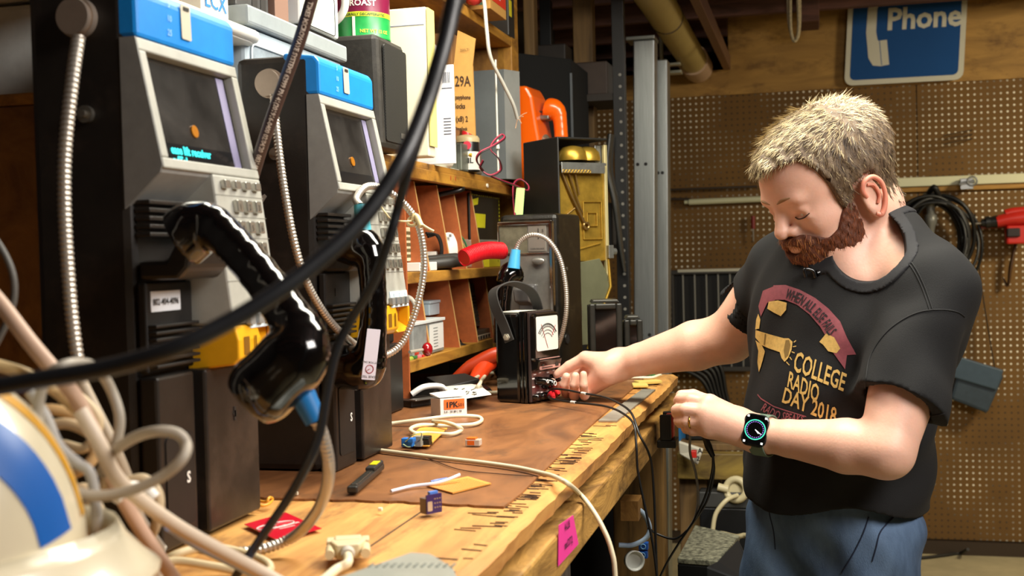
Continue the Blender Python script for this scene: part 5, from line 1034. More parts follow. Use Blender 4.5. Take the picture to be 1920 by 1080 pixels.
# tie on the hose loop
a = P(775, 414, 1.57); T = thing('cable_tie', 'cream cable tie knotted round the armoured cord loop of the second payphone', 'cable tie', a)
ct = mat('#dcc592', .4); mk('tie_loop', MB().torus(a, P(783, 425, 1.58)-a, .008, .0022).tube([a, a+V((.004, 0, .006)), P(790, 425, 1.56)], .0042, 8), ct, T)
mk('tie_tail', MB().tube([P(790, 420, 1.56), P(800, 427, 1.56), P(813, 434, 1.56)], .0022, 6).tube([a, P(757, 415, 1.56), P(735, 412, 1.56), P(722, 398, 1.56), P(715, 388, 1.57)], .0014, 6), ct, T)

# ================================================================== loose cables in the foreground
bc1 = mat('#1a1b1e', .42, 0, .15, 60)
cable('black_cable', [P(-80, 735, .60), P(0, 724, .60), P(70, 712, .60), P(200, 690, .60), P(320, 655, .60), P(430, 603, .61), P(520, 548, .62), P(590, 495, .63), P(655, 437, .64), P(712, 368, .65), P(758, 292, .66), P(795, 205, .68), P(822, 120, .69), P(842, 40, .70), P(856, -60, .71), P(878, -400, .75), P(885, -1000, .82), P(885, -2100, .85)], .0050, bc1, 'thick black cable arching from lower left to the top in the foreground', n=14)
cable('black_cable', [P(900, -1900, .95), P(895, -1000, .92), P(885, -400, .86), P(870, -60, .84), P(850, 40, .84), P(826, 130, .84), P(795, 230, .84), P(765, 320, .84), P(746, 390, .85), P(732, 440, .85), P(700, 530, .86), P(655, 605, .87), P(628, 665, .87), P(612, 740, .87), P(600, 810, .87), P(578, 868, .87), P(540, 935, .88), P(485, 1015, .90), P(440, 1085, .92), P(390, 1180, .93)], .0036, mat('#1b1c1f', .4), 'thinner black cable hanging in front of the second payphone', n=12)
coaxp = [(650, -1300, 1.20), (640, -700, 1.20), (615, -200, 1.20), (600, -60, 1.20), (584, 0, 1.20), (562, 75, 1.21), (535, 150, 1.22), (508, 225, 1.23), (482, 305, 1.25), (466, 365, 1.27), (455, 430, 1.30), (450, 500, 1.33)]
T = thing('coaxial_cable', 'brown coaxial cable with printed lettering hanging between the two payphones', 'cable', P(*coaxp[6]))
mk('jacket', MB().tube(lead(coaxp), .0067, 14), mat('#43302a', .4, 0, .12, 60), T)
cp_ = spline(lead(coaxp), 40); Ls_ = [0]
for a, c in zip(cp_, cp_[1:]): Ls_.append(Ls_[-1]+(c-a).length)
arr = np.array([tuple(p) for p in cp_]); 
def along(t): return V([float(np.interp(t, Ls_, arr[:, i])) for i in range(3)])
def wrap_text(mb, s, t0, size):
    vs, fs = glyphs(s, size, 'LEFT', .0002); o = []
    for v in vs:
        p = along(t0+v[0]*.86); d = (along(t0+v[0]*.86+.003)-p).normalized(); vw = (EYE-p); vw = (vw-d*vw.dot(d)).normalized(); sd = vw.cross(d); a = (v[1]-size*.35)/.0067
        o.append(p+vw*(.0070*math.cos(a))+sd*(.0070*math.sin(a)))
    mb.add(o, fs)
t0_ = min(range(len(cp_)), key=lambda i: (cp_[i]-P(586, 5, 1.20)).length); t0_ = Ls_[t0_]
b = MB(); wrap_text(b, 'TIMES MICROWAVE SYSTEMS 62999 PN 41(201916-0400 02/04/20  083142', t0_, .0068); mk('jacket_print', b, mat('#c9b8a8', .5), T)
CB = [('#c9a891', .0054, [(-60, 500, .80), (0, 568, .78), (55, 640, .76), (105, 700, .75), (145, 750, .76), (185, 830, .78), (225, 925, .80), (275, 1010, .82), (330, 1090, .84), (370, 1150, .84)], 'pinkish beige cable running diagonally down at the far left'),
 ('#a39a8c', .0036, [(80, 900, .70), (74, 830, .70), (72, 760, .70), (88, 708, .70), (118, 686, .70), (150, 681, .72), (180, 690, .76), (206, 726, .78), (224, 780, .78), (218, 830, .78), (195, 885, .78)], 'grey beige cable making a tall hoop at the lower left'),
 ('#a89c8c', .0037, [(112, 905, .72), (140, 922, .72), (190, 930, .72), (245, 920, .72), (305, 893, .72), (342, 860, .72), (349, 832, .73), (330, 812, .73), (290, 809, .73), (245, 824, .74), (205, 856, .75), (188, 892, .75)], 'grey beige cable making the flat wide loop before the nearest payphone'),
 ('#d9bd8a', .0042, [(-40, 678, .76), (0, 686, .76), (50, 702, .76), (100, 730, .77), (140, 765, .77), (170, 800, .78)], 'cream yellow cable entering at the far left above the helmet'),
 ('#cfa975', .0042, [(60, 770, .82), (100, 768, .82), (140, 780, .82), (170, 812, .82), (178, 850, .82), (155, 880, .82), (110, 900, .83), (85, 940, .84), (120, 965, .84)], 'tan cable curling inside the tangle'),
 ('#bda27c', .0040, [(80, 800, .80), (130, 795, .80), (180, 822, .80), (202, 870, .80), (190, 925, .80), (150, 955, .80), (110, 945, .80), (95, 900, .81)], 'tan cable ring in the middle of the tangle'),
 ('#cdbba6', .0052, [(150, 770, .74), (185, 830, .74), (215, 890, .75), (260, 935, .77), (330, 985, .80), (400, 1025, .83), (470, 1062, .86), (540, 1100, .88)], 'thick beige cable leaving the tangle towards the lower middle'),
 ('#a8a49f', .0036, [(55, 735, .73), (85, 780, .73), (110, 835, .73), (145, 868, .73), (168, 885, .73), (178, 930, .73), (182, 990, .73), (180, 1060, .74)], 'grey cable hanging down through the tangle'),
 ('#cdb894', .0040, [(232, 905, .84), (270, 898, .84), (296, 925, .84), (296, 970, .84), (280, 1010, .85), (258, 1040, .86)], 'short cream cable bend right of the tangle'),
 ('#d8c49a', .0040, [(300, 1062, 1.0), (330, 1040, 1.0), (390, 1026, 1.02), (450, 1035, 1.02), (500, 1055, 1.0), (503, 1072, .99), (470, 1075, .98), (400, 1062, .98), (330, 1052, .98), (290, 1062, .97)], 'cream cable loop lying on the bench before the nearest payphone'),
 ('#b7a68e', .0046, [(140, 690, .86), (175, 760, .86), (215, 840, .86), (245, 915, .87), (262, 985, .88), (290, 1050, .90), (300, 1120, .9)], 'brownish beige cable behind the tangle beside the armoured cord'),
 ('#57544f', .0026, [(-30, 420, .85), (5, 470, .85), (24, 515, .85), (26, 560, .85), (12, 605, .85), (-10, 650, .85)], 'thin dark grey cable curving at the far left edge'),
 ('#c9b38e', .0038, [(100, 720, .83), (150, 745, .83), (185, 790, .83), (160, 840, .83), (110, 835, .83), (88, 880, .83), (110, 930, .83), (160, 915, .83), (190, 960, .83)], 'cream cable winding through the back of the tangle'),
 ('#e4e0d8', .0048, [(215, 935, .79), (240, 915, .80), (272, 918, .81), (290, 935, .81)], 'short white cable end beside the tangle'),
 ('#8fa3c8', .0046, [(318, 985, .83), (370, 1020, .86), (430, 1050, .89), (500, 1085, .92), (560, 1120, .93)], 'pale blue cable running to the bottom edge over the bench')]
for c_, r_, pts, lb in CB: cable('loose_cable', lead(pts), r_*.95, mat(c_, .5), lb, n=10, group='tangled loose cables in the foreground')

# white helmet with stripes
hm = mat('#d2c6aa', .25, 0, .04, 8, coat=.4); c = P(-205, 1060, .66); c.z = BT+.105
T = thing('hard_hat', 'white hard hat with blue and gold stripes at the lower left corner', 'hard hat', (c.x, c.y, BT+.083))
RA, RB, RH = .095, .105, .120; tr = math.radians(-42)
Rt = Matrix.Rotation(tr, 3, 'Z')
one('dark_carton', MB().box((c.x-.02, c.y, BT+.0415), (.16, .18, .075)), mat('#1c1814', .6), 'low dark carton on the bench under the striped hard hat', 'carton', .003)
def dome(u, v_, s=1.0):   # u across the crown, v front to back, both in -1..1
    zz = max(0, 1-(u*u+v_*v_)); return c+Rt @ V((u*RA*s, v_*RB*s, 0))+Z1*(RH*s*zz**.5)
b = MB(); vs = []; NA, NB = 40, 16
for i in range(NB+1):
    el = PI/2*i/NB
    for j in range(NA): a = 2*PI*j/NA; vs.append(dome(math.cos(a)*math.cos(el), math.sin(a)*math.cos(el)))
b.add(vs, [(i*NA+j, i*NA+(j+1) % NA, (i+1)*NA+(j+1) % NA, (i+1)*NA+j) for i in range(NB) for j in range(NA)], 0, True)
mk('shell', b, hm, T)
b = MB(); vs = []
for k_, (rr_, dz) in enumerate(((1.0, .012), (1.04, .002), (1.14, -.012), (1.20, -.018), (1.19, -.022), (1.0, -.006))):
    for j in range(NA): a = 2*PI*j/NA; f_ = 1+.0*math.sin(a); vs.append(c+Rt @ V((math.cos(a)*RA*rr_, math.sin(a)*RB*rr_*(1+.18*max(0, math.sin(a))), 0))+Z1*dz)
b.add(vs, [(i*NA+j, i*NA+(j+1) % NA, ((i+1) % 6)*NA+(j+1) % NA, ((i+1) % 6)*NA+j) for i in range(6) for j in range(NA)], 0, True); mk('brim', b, hm, T)
def stripe(u0, u1, nm, m):
    b = MB(); vs = []; K = 40
    for i in range(K+1):
        for e in range(5): u = u0+(u1-u0)*e/4; vm = math.sqrt(max(0, 1-u*u))*.985; vs.append(dome(u, -vm+2*vm*i/K, 1.004))
    b.add(vs, [(i*5+e, i*5+e+1, (i+1)*5+e+1, (i+1)*5+e) for i in range(K) for e in range(4)], 0, True); mk(nm, b, m, T)
for sg_ in (1, -1):
    stripe(*sorted((.26*sg_, .38*sg_)), 'gold_stripe', mat('#c08a14', .35)); stripe(*sorted((.56*sg_, .78*sg_)), 'blue_stripe', mat('#0f58a8', .35))

# ================================================================== test leads
lk = mat('#0f0f10', .4)
jr = mw((.014, .0595, .012)); jb = mw((.014, .043, .012))
T = thing('test_leads', 'pair of thin black test leads plugged into the multimeter and draped over the bench edge', 'test leads', jr)
A1 = [jr, P(1038, 730, 2.10), P(1060, 731, 2.06), P(1091, 737, 2.02), P(1130, 744, 1.96), P(1160, 756, 1.90), P(1184, 775, 1.84), P(1199, 815, 1.80), P(1219, 858, 1.80), P(1226, 925, 1.80), P(1229, 1000, 1.80), P(1232, 1090, 1.80)]
A2 = [jb, P(1030, 746, 2.08), P(1050, 751, 2.05), P(1071, 754, 2.02), P(1110, 758, 1.96), P(1140, 763, 1.90), P(1166, 774, 1.84), P(1188, 795, 1.79), P(1193, 835, 1.77), P(1196, 884, 1.77), P(1211, 958, 1.77), P(1224, 1020, 1.77), P(1233, 1090, 1.77)]
mk('lead', MB().tube(A1, .0019, 8), lk, T); mk('lead', MB().tube(A2, .0019, 8), lk, T)
for p, q in ((A1[3], A1[4]), (A2[3], A2[4])): mk('lead_marker', MB().cyl(p, p+(q-p).normalized()*.014, .0026, n=12), mat('#d6d1c9', .4), T)
for j, e in ((jr, A1[2]), (jb, A2[2])): d = (e-j).normalized(); mk('red_plug', MB().tube([j, j+d*.012+Z1*.003, j+d*.030], [.006, .0062, .003], 10), mat('#d0222c', .35), T)

# ================================================================== the far corner behind the bench
dark = mat('#0a0908', .6, 0, .3, 20); dwood = wood('#7d5f34', '#4e3a20', None, (8, 8, 1), .7)
a = P(1075, 100, 3.6); c = P(1113, 100, 3.6); one('wooden_post', MB().bb((a.x, a.y, 0), (c.x, c.y+.04, 2.45)), dwood, 'tall wooden stud right of the orange telephone', 'post', .003)
a = P(981, 30, 3.35); c = P(1002, 30, 3.35); one('wooden_stud', MB().bb((a.x, a.y, 0), (c.x, c.y+.04, 2.45)), dwood, 'pale stud just behind the shelf post, left of the big black cabinet', 'stud', .003)
# black cabinet
T = thing('black_cabinet', 'large black cabinet behind the orange telephone', 'cabinet', P(1020, 200, 3.25)); T.location.z = 0; OFF[T.name] = V(T.location)
a = P(1071, 100, 3.25); mk('cabinet_body', MB().hexa([(a.x-.30, a.y-.25, 0), (a.x, a.y, 0), (a.x, a.y+.25, 0), (a.x-.30, a.y+.25, 0)], [(a.x-.30, a.y-.25, 1.86), (a.x, a.y, 1.84), (a.x, a.y+.25, 1.84), (a.x-.30, a.y+.25, 1.86)]), mat('#070706', .9), T, .004)
mk('edge_strip', MB().bb((a.x-.004, a.y-.008, 1.30), (a.x+.002, a.y-.002, 1.80)), mat('#5d6266', .4, .5), T)
# rack with punched posts and dark boxes
T = thing('storage_rack', 'black metal rack with punched holes left of the aluminium posts', 'rack', P(1165, 600, 3.5)); T.location.z = 0; OFF[T.name] = V(T.location)
a = P(1152, 300, 3.45); rx = a.x; ry = a.y
mk('upright', MB().bb((rx, ry, 0), (rx+.035, ry+.035, 2.1)), mat('#0f0f0f', .45), T, .001); mk('upright', MB().bb((rx-.26, ry+.2, 0), (rx-.225, ry+.235, 2.1)), mat('#0f0f0f', .45), T, .001)
b = MB()
for py_ in range(140, 640, 22): q = P(1171 if py_ < 400 else 1169, py_, 3.44); b.cyl((rx+.022, ry-.0008, q.z), (rx+.022, ry, q.z), .0045, n=12)
mk('punched_holes', b, mat('#8d8a80', .5), T)
for z_ in (.35, .85, 1.30, 1.75): mk('rack_shelf', MB().bb((rx-.26, ry+.006, z_), (rx-.001, ry+.23, z_+.02)), mat('#2a221a', .6), T)
rr_ = random.Random(12)
for (dx, w_, z_, h_, cc, lb) in ((-.25, .11, 1.32, .18, '#0f0d0c', 'dark carton at the left on the third level of the black rack'), (-.125, .11, 1.32, .13, '#1a1816', 'dark grey carton at the right on the third level of the black rack'), (-.25, .22, .87, .22, '#0c0b0a', 'wide dark carton on the second level of the black rack'), (-.245, .10, 1.77, .16, '#231b14', 'brown carton on the top level of the black rack'), (-.13, .11, 1.77, .10, '#3a2c22', 'low brown carton on the top level of the black rack')):
    one('dark_carton', MB().bb((rx+dx, ry+.03, z_+.001), (rx+dx+w_, ry+.21, z_+h_)), mat(cc, .6, 0, .25, 12), lb, 'carton', .004, 'cartons on the black rack')
q = P(1148, 330, 3.42); one('plastic_sleeve', MB().tube([q+V((0, 0, .12)), q+V((-.01, 0, .02)), q+V((.008, 0, -.08)), q+V((.02, 0, -.2)), q+V((.03, 0, -.28))], [.03, .035, .03, .022, .012], 14, flat=.35), mat('#3a3a36', .3, 0, .3, 25), 'crumpled translucent grey sleeve hanging behind the open payphone', 'sleeve')
# two small black boxes on the bench end
def dev(x0, x1, y0, D, dep, lab, nm):
    a = P(x0, y0, D); c = P(x1, y0, D); T = thing(nm, lab, 'case', ((a.x+c.x)/2, a.y, BT+.003)); h_ = a.z; dx = (c-a); dx.z = 0; w_ = dx.length; dx.normalize(); dy = Z1.cross(dx); o = V((a.x, a.y, BT+.004)); H = h_-BT-.004
    f = .012
    b = MB()
    for u0, u1, z0, z1 in ((0, f, 0, H), (w_-f, w_, 0, H), (f, w_-f, 0, f), (f, w_-f, H-f, H)): b.prism([(u0, z0), (u1, z0), (u1, z1), (u0, z1)], o, dx, Z1, dy, .012)
    b.prism([(0, 0), (w_, 0), (w_, H-.004), (0, H-.004)], o+dy*.012, dx, Z1, dy, dep); mk('box_frame', b, mat('#2a2925', .4, .2, .2, 40), T, .003)
    mk('glass_front', MB().prism([(f, f), (w_-f, f), (w_-f, H-f), (f, H-f)], o+dy*.006, dx, Z1, dy, .004), mat('#0b0b0c', .1, coat=.5), T)
    mk('lid', MB().prism([(.004, H+.001), (w_-.004, H+.001), (w_-.008, H+.008), (.008, H+.008)], o+dy*.006, dx, Z1, dy, dep-.01), mat('#3b3a35', .35, .3), T, .002); return T
dev(1105, 1166, 570, 2.44, .07, 'black framed case with dark glass right of the chrome-faced payphone', 'black_box')
dev(1170, 1205, 600, 2.47, .06, 'smaller glossy black case next to the aluminium post', 'black_box')

# ================================================================== wall things
T = thing('wire_rack', 'black panel with pale vertical bars hung low on the pegboard behind the man\'s arm', 'rack', Py(1335, 690, YB-.03))
a = Py(1266, 688, YB-.05); c = Py(1405, 507, YB-.05)
mk('rack_back', MB().bb((a.x, YB-.022, a.z), (c.x, YB-.004, c.z)), mat('#0d0c0b', .6), T)
mk('rack_frame', MB().bb((a.x-.012, YB-.05, c.z-.012), (c.x+.01, YB-.024, c.z+.008)).bb((a.x-.012, YB-.05, a.z-.02), (c.x+.01, YB-.024, a.z)).bb((a.x-.012, YB-.045, a.z), (a.x, YB-.024, c.z)), mat('#4a4744', .4, .4), T, .003)
mk('top_rail', MB().bb((a.x+.02, YB-.056, c.z-.002), (c.x, YB-.052, c.z+.010)), mat('#c8c5b5', .4), T)
for i in range(6): x_ = a.x+(c.x-a.x)*(.12+.155*i); mk('bar', MB().cyl((x_, YB-.035, a.z), (x_, YB-.035, c.z-.01), .0045, n=10), mat('#8e8d88', .4, .5), T)
# coil of black cable on a hook
cc = Py(1752, 430, YB-.10); T = thing('cable_coil', 'big coil of black cables hanging from the white rail', 'cable coil', cc); rr_ = random.Random(9)
for i in range(15):
    R_ = rr_.uniform(.105, .165); ox, oz = rr_.uniform(-.03, .03), -(R_-.14)*.9+rr_.uniform(-.02, .01); sy = rr_.uniform(1.0, 1.28); yo = rr_.uniform(-.035, .045)
    pts = [cc+V((ox+R_*math.cos(a)*.95, yo+.02*math.sin(a*2+i), oz-.03+R_*sy*math.sin(a))) for a in np.linspace(0, 2*PI, 15)[:-1]]
    mk('cable_turn', MB().tube(pts, rr_.choice((.006, .007, .0085)), 8, 0, 4, True), mat(rr_.choice(('#121212', '#1c1c1c', '#2b2b2a')), .42), T)
mk('coil_knot', MB().tube([cc+V((-.02, 0, .15)), cc+V((.0, -.03, .17)), cc+V((.02, 0, .12)), cc+V((.0, .03, .10))], .012, 8), mat('#101010', .5), T)
p = Py(1745, 385, YB-.08); one('grey_nozzle', MB().lathe([(.012, 0), (.016, .03), (.024, .05), (.024, .08), (.016, .085), (.018, .12), (.03, .14), (.03, .17), (.008, .175)], p-Z1*.12), mat('#7d7c76', .4, .3), 'grey threaded nozzle hanging inside the black cable coil', 'nozzle')
p = Py(1812, 345, YB-.06); one('rail_clamp', MB().box(p, (.05, .03, .045)).cyl(p+V((-.03, -.01, 0)), p+V((.03, -.01, .01)), .008).torus(p+V((.02, -.02, .01)), Y1, .018, .004), mat('#8c8c88', .3, .8), 'chrome clamp on the white rail above the cable coil', 'clamp', .003)
# red power tool
rd = mat('#c8281e', .4); T = thing('power_tool', 'red cordless drill hanging on the pegboard at the right edge', 'power tool', Py(1880, 440, YB-.08)); g = lambda x, y, dy=.09: Py(x, y, YB-dy)
mk('drill_body', MB().tube([g(1868, 416), g(1900, 410), g(1950, 405)], [.030, .038, .042], 16, flat=.8).tube([g(1885, 402), g(1900, 398), g(1930, 396)], .02, 10), rd, T)
mk('chuck', MB().cyl(g(1840, 418), g(1870, 415), .014, .026, 18).cyl(g(1848, 417), g(1856, 416), .024), mat('#1c1c1c', .4), T, .001)
mk('bit', MB().cyl(g(1824, 420), g(1842, 418), .005), steel, T)
mk('grip_box', MB().box((g(1895, 440)+g(1925, 440))/2, (.10, .06, .075)), rd, T, .008)
mk('blade_guard', MB().box(g(1880, 424, .06), (.17, .02, .018)), mat('#8a3a20', .5), T, .002)
mk('battery', MB().box(g(1900, 436, .125), (.05, .02, .035)), mat('#231512', .5), T, .004)
# brown hook-and-shadow belt, strap and pouch
p = g(1888, 520, .05); one('hook_shadow', MB().tube([g(1920, 400, .04), g(1905, 455, .05), g(1895, 500, .05), g(1890, 535, .04), g(1880, 520, .03)], [.012, .016, .02, .012, .004], 8, flat=.4), mat('#4a2f16', .6), 'brown belt end hanging below the red tool', 'silhouette')  # wire hook with its wall shadow built in as one brown shape
T = thing('shoulder_pouch', 'dark blue grey pouch hanging by a long black strap on the pegboard', 'pouch', g(1830, 770, .1))
q = [g(1776, 745, .05), g(1848, 773, .05), g(1880, 700, .05), g(1797, 672, .05)]; b = MB().hexa([p-Y1*.0 for p in q], [p-Y1*.07+(sum(q, V())/4-p)*.04 for p in q]); mk('pouch_body', b, mat('#34424f', .6, 0, .15, 30), T, .012)
q2 = [g(1781, 706, .13), g(1869, 732, .13), g(1882, 694, .13), g(1797, 668, .13)]; b = MB().hexa([p+Y1*.02 for p in q2], [p-Y1*.004 for p in q2]); mk('pouch_flap', b, mat('#3f5263', .55, 0, .1, 30), T, .006)
mk('strap', MB().tube([g(1865, 690, .09), g(1850, 600, .06), g(1838, 520, .05), g(1830, 440, .05), g(1828, 400, .05)], .007, 8, flat=.3), mat('#1b1510', .6), T)
p = g(1412, 418, .03); T = thing('screwdriver', 'small red screwdriver on the pegboard left of the man\'s forehead', 'screwdriver', p); mk('handle', MB().cyl(p+Z1*.03, p-Z1*.025, .009), mat('#7a1612', .4), T); mk('shaft', MB().cyl(p-Z1*.02, p-Z1*.08, .003), steel, T)
for i, (x, y) in enumerate(((1870, 243), (1860, 252), (1850, 262))): 
    if i == 0: T = thing('peg_hooks', 'thin wire hooks in the pegboard right of the man\'s head', 'hooks', g(1812, 255, .03))
    q = g(1818, 246+8*i, .01); mk('wire', MB().tube([q, q-Y1*.05, q-Y1*.06+V((-.07, 0, -.012)), q-Y1*.06+V((-.11, 0, -.02))], .0022, 6), mat('#3a2a16', .5), T)
# black leads hanging low at the wall
b = MB(); rr_ = random.Random(6)
for i in range(6): o_ = i*.014; b.tube([P(1268, 694-3*i, 4.98)+V((0, 0, 0)), P(1290, 697, 4.98)+Z1*o_, P(1315, 712, 4.98)+V((o_, 0, o_)), P(1330, 738, 4.98)+V((o_, 0, 0)), P(1340, 770, 4.98)+V((o_, 0, -.02))], .009, 8)
one('cable_bunch', b, mat('#121110', .45), 'bunch of black cables hanging below the barred rack beyond the bench end', 'cables')
cable('floor_cable', [Pz(1660, 1042, .008), Pz(1720, 1046, .008), Pz(1770, 1041, .008), Pz(1800, 1037, .008), Pz(1815, 1030, .05)], .007, mat('#23201c', .6), 'black cord along the foot of the pegboard wall')

# ================================================================== lower right, beyond the bench end
g3 = lambda x, y, D=3.0: P(x, y, D)
T = thing('low_table', 'rough wooden cross rail of a low table beyond the bench end', 'table', g3(1345, 870)); T.location.z = 0; OFF[T.name] = V(T.location)
a = g3(1270, 898); c = g3(1430, 845); mk('cross_rail', MB().bb((a.x, a.y, a.z), (c.x+.15, a.y+.04, c.z)), wood('#8f7732', '#57431c', '#33240f', (1.5, 9, 5), .6, 3, .6), T, .003)
for x_ in (a.x+.0, c.x+.08): mk('table_leg', MB().bb((x_, a.y+.041, 0), (x_+.07, a.y+.10, c.z)), dwood, T, .002)
mk('table_board', MB().bb((a.x, a.y+.041, c.z+.001), (c.x+.15, a.y+.5, c.z+.018)), dwood, T, .002)
zt = c.z+.02; T = thing('black_case', 'black case with white lettering on the low table behind the man\'s watch', 'case', (g3(1370, 830).x, a.y+.15, zt))
x0_, x1_ = g3(1283, 830, 3.05).x, g3(1470, 830, 3.05).x; yy = g3(1370, 830, 3.05).y
mk('case_body', MB().bb((x0_, yy, zt), (x1_, yy+.18, zt+.062)), mat('#131313', .45), T, .004)
b = MB(); text(b, 'verizon', (g3(1353, 838, 3.05).x, yy-.0008, zt+.006), X1, Z1, .036, bold=.0010); mk('case_lettering', b, mat('#dedbd6', .5), T)
T = thing('power_strip', 'white switch bracket with red rocker at the left end of the low table', 'switch', g3(1300, 845, 2.93)); 
q = [g3(1272, 828, 2.96), g3(1274, 852, 2.96), g3(1308, 872, 2.90), g3(1318, 843, 2.90)]; b = MB().hexa(q, [p+Y1*.02 for p in q]); mk('bracket', b, mat('#d3cdba', .45), T, .003)
mk('rocker', MB().box(g3(1301, 851, 2.885), (.014, .02, .018)), mat('#b3241c', .4), T, .002); b = MB(); text(b, 'A', g3(1308, 850, 2.89), X1, Z1, .018, bold=.0006); text(b, '2', g3(1306, 864, 2.89), X1, Z1, .016, bold=.0006); mk('bracket_letters', b, ink, T)
a = g3(1271, 760, 3.12); c = g3(1288, 760, 3.12); one('blue_board', MB().bb((a.x, a.y, 0), (c.x, a.y+.35, a.z-.04)), mat('#2e74ac', .5), 'tall narrow blue board standing behind the bench leg', 'board', .002)
a = g3(1289, 985, 3.08); c = g3(1350, 896, 3.08); one('grey_sack', MB().bb((a.x, a.y+.06, 0), (c.x+.0, a.y+.3, c.z)), mat('#9fa093', .6, 0, .15, 10), 'pale grey carton behind the plug cable under the low table', 'carton', .02)
one('white_carton_piece', MB().bb((g3(1311, 920, 3.06).x, a.y+.0, g3(1311, 923, 3.06).z), (g3(1352, 920, 3.06).x, a.y+.05, g3(1311, 899, 3.06).z)), mat('#bdb7a8', .6), 'small white carton right under the low table rail', 'carton', .002)
a = g3(1312, 1000, 2.98); c = g3(1425, 948, 2.98); T = thing('black_printer', 'black equipment box with grey ledge under the low table', 'equipment', (a.x, a.y, 0)); mk('body', MB().bb((a.x, a.y, .0), (c.x-.02, a.y+.2, c.z)), mat('#111214', .4), T, .004); mk('ledge', MB().bb((a.x, a.y-.004, c.z+.001), (c.x, a.y+.3, g3(1312, 921, 2.98).z)), mat('#3a3a38', .5), T, .003)
zl2 = g3(1312, 921, 2.98).z
T = thing('power_plug', 'round cream power plug with trailing cord under the low table', 'plug', g3(1382, 918, 2.95)); p = g3(1380, 918, 2.95)
mk('plug_ring', MB().torus(p, (-.3, -1, .2), .026, .009).cyl(p+V((0, .006, 0)), p+V((0, .016, 0)), .024), mat('#c9bd96', .45), T); mk('plug_arm', MB().tube([p+V((-.02, 0, 0)), p+V((-.045, 0, .006))], .010, 10), mat('#c9bd96', .45), T)
mk('plug_cord', MB().tube([p+V((.004, -.01, -.012)), g3(1362, 938, 2.92), g3(1343, 962, 2.92), g3(1337, 990, 2.92), g3(1337, 1010, 2.92)], .0058, 8), mat('#c9bd96', .45), T)
one('red_packet', MB().box(g3(1368, 908, 3.0), (.03, .02, .022), Matrix.Rotation(.3, 3, 'Y')).box(g3(1402, 912, 3.0), (.035, .02, .04), Matrix.Rotation(-.3, 3, 'Y')), mat('#93261f', .5), 'crumpled red packet behind the cream plug', 'packet', .002)
# speckled wedge speaker
T = thing('floor_monitor', 'black wedge box with speckled grey top between the bench leg and the man', 'monitor box', (g3(1340, 1040, 2.6).x, g3(1340, 1040, 2.6).y, 0))
spk = mat('#1c1c18', .6, 0, .3, 90, '#a3a28a'); q = [g3(1270, 1046, 2.42), g3(1345, 1052, 2.35), g3(1387, 1004, 2.62), g3(1303, 984, 2.72)]; lo = [V((p.x, p.y, p.z-.012)) for p in q]
mk('speckled_top', MB().hexa(lo, q), spk, T, .002)
mk('box_body', MB().hexa([V((p.x, p.y, 0)) for p in q], [V((p.x, p.y, p.z-.013)) for p in q]), mat('#131313', .5), T, .002)
q = [g3(1324, 1062, 2.3), g3(1412, 1095, 2.3), g3(1400, 1042, 2.42), g3(1384, 1010, 2.5), g3(1345, 1052, 2.34)]
a = [V((p.x, p.y, 0)) for p in q]; n = 5; mk('sloped_front', MB().add(a+q, [tuple(range(4, -1, -1)), tuple(range(5, 10))]+[(i, (i+1) % 5, 5+(i+1) % 5, 5+i) for i in range(5)]), mat('#1b1d20', .45), T, .003)
cable('cream_lead', [g3(1337, 1006, 2.92), g3(1352, 1000, 2.88), g3(1380, 1006, 2.80), g3(1398, 1004, 2.78), g3(1412, 1014, 2.75), g3(1420, 1040, 2.80), V((g3(1420, 1040, 2.8).x, g3(1420, 1040, 2.8).y, .02))], .006, mat('#b8ab86', .5), 'cream cord dropping to the floor between the black wedge box and the man', 'cord')
# things in the gap under the bench
u3 = lambda x, y, D=2.0: P(x, y, D)
one('wood_offcut', MB().box(u3(1184, 952, 1.95), (.030, .05, .034)), wood('#a5793c', '#7a5526', None), 'small wood offcut seen behind the near bench leg', 'offcut', .001)
one('white_hose', MB().tube([u3(1190, 950, 1.95), u3(1208, 965, 1.95), u3(1218, 990, 1.95), u3(1210, 1010, 1.95), u3(1185, 1022, 1.95), u3(1160, 1022, 1.95)], .0042, 8), mat('#9fb4cc', .4), 'pale blue tube looping in the dark under the bench', 'tube')
one('white_cup', MB().lathe([(.010, 0), (.016, .001), (.017, .012), (.015, .012), (.013, .004)], u3(1186, 1050, 1.95), (.6, -1, .1), 24), mat('#c9cbc4', .4), 'small round white cup under the bench', 'cup')
for x, y, lb in ((1207, 1023, 'upper of the two small blue blocks under the bench'), (1206, 1039, 'lower of the two small blue blocks under the bench')): T = thing('blue_block', lb, 'block', u3(x, y, 1.98)); mk('block_body', MB().box(u3(x, y, 1.98), (.016, .012, .012)), mat('#1555b0', .45), T, .001); mk('block_mark', MB().torus(u3(x, y, 1.98)-Y1*.007, Y1, .004, .0008), mat('#7fb8e8', .5), T)
T = thing('red_clamp', 'black clamp with red insert hooked under the far end of the bench apron', 'clamp', Px(1254, 800, XE+.008)); p = Px(1256, 798, XE+.03); mk('red_insert', MB().box(p, (.014, .03, .042)), mat('#c6231d', .4), T, .002); mk('clamp_jaw', MB().box(p+V((-.004, 0, -.030)), (.034, .05, .014)).box(p+V((-.005, .024, .0)), (.02, .010, .045)).box(p+V((-.005, -.022, .0)), (.02, .010, .045)), mat('#171613', .45), T, .002)

one('dark_backing', MB().bb((-1.0, 2.75, 0), (-.37, 2.85, .90)), mat('#141210', .7), 'added dark cupboard standing beyond the bench, seen through the gap under it', 'backing', .004)  # dark block added to stand in for the shade under the bench
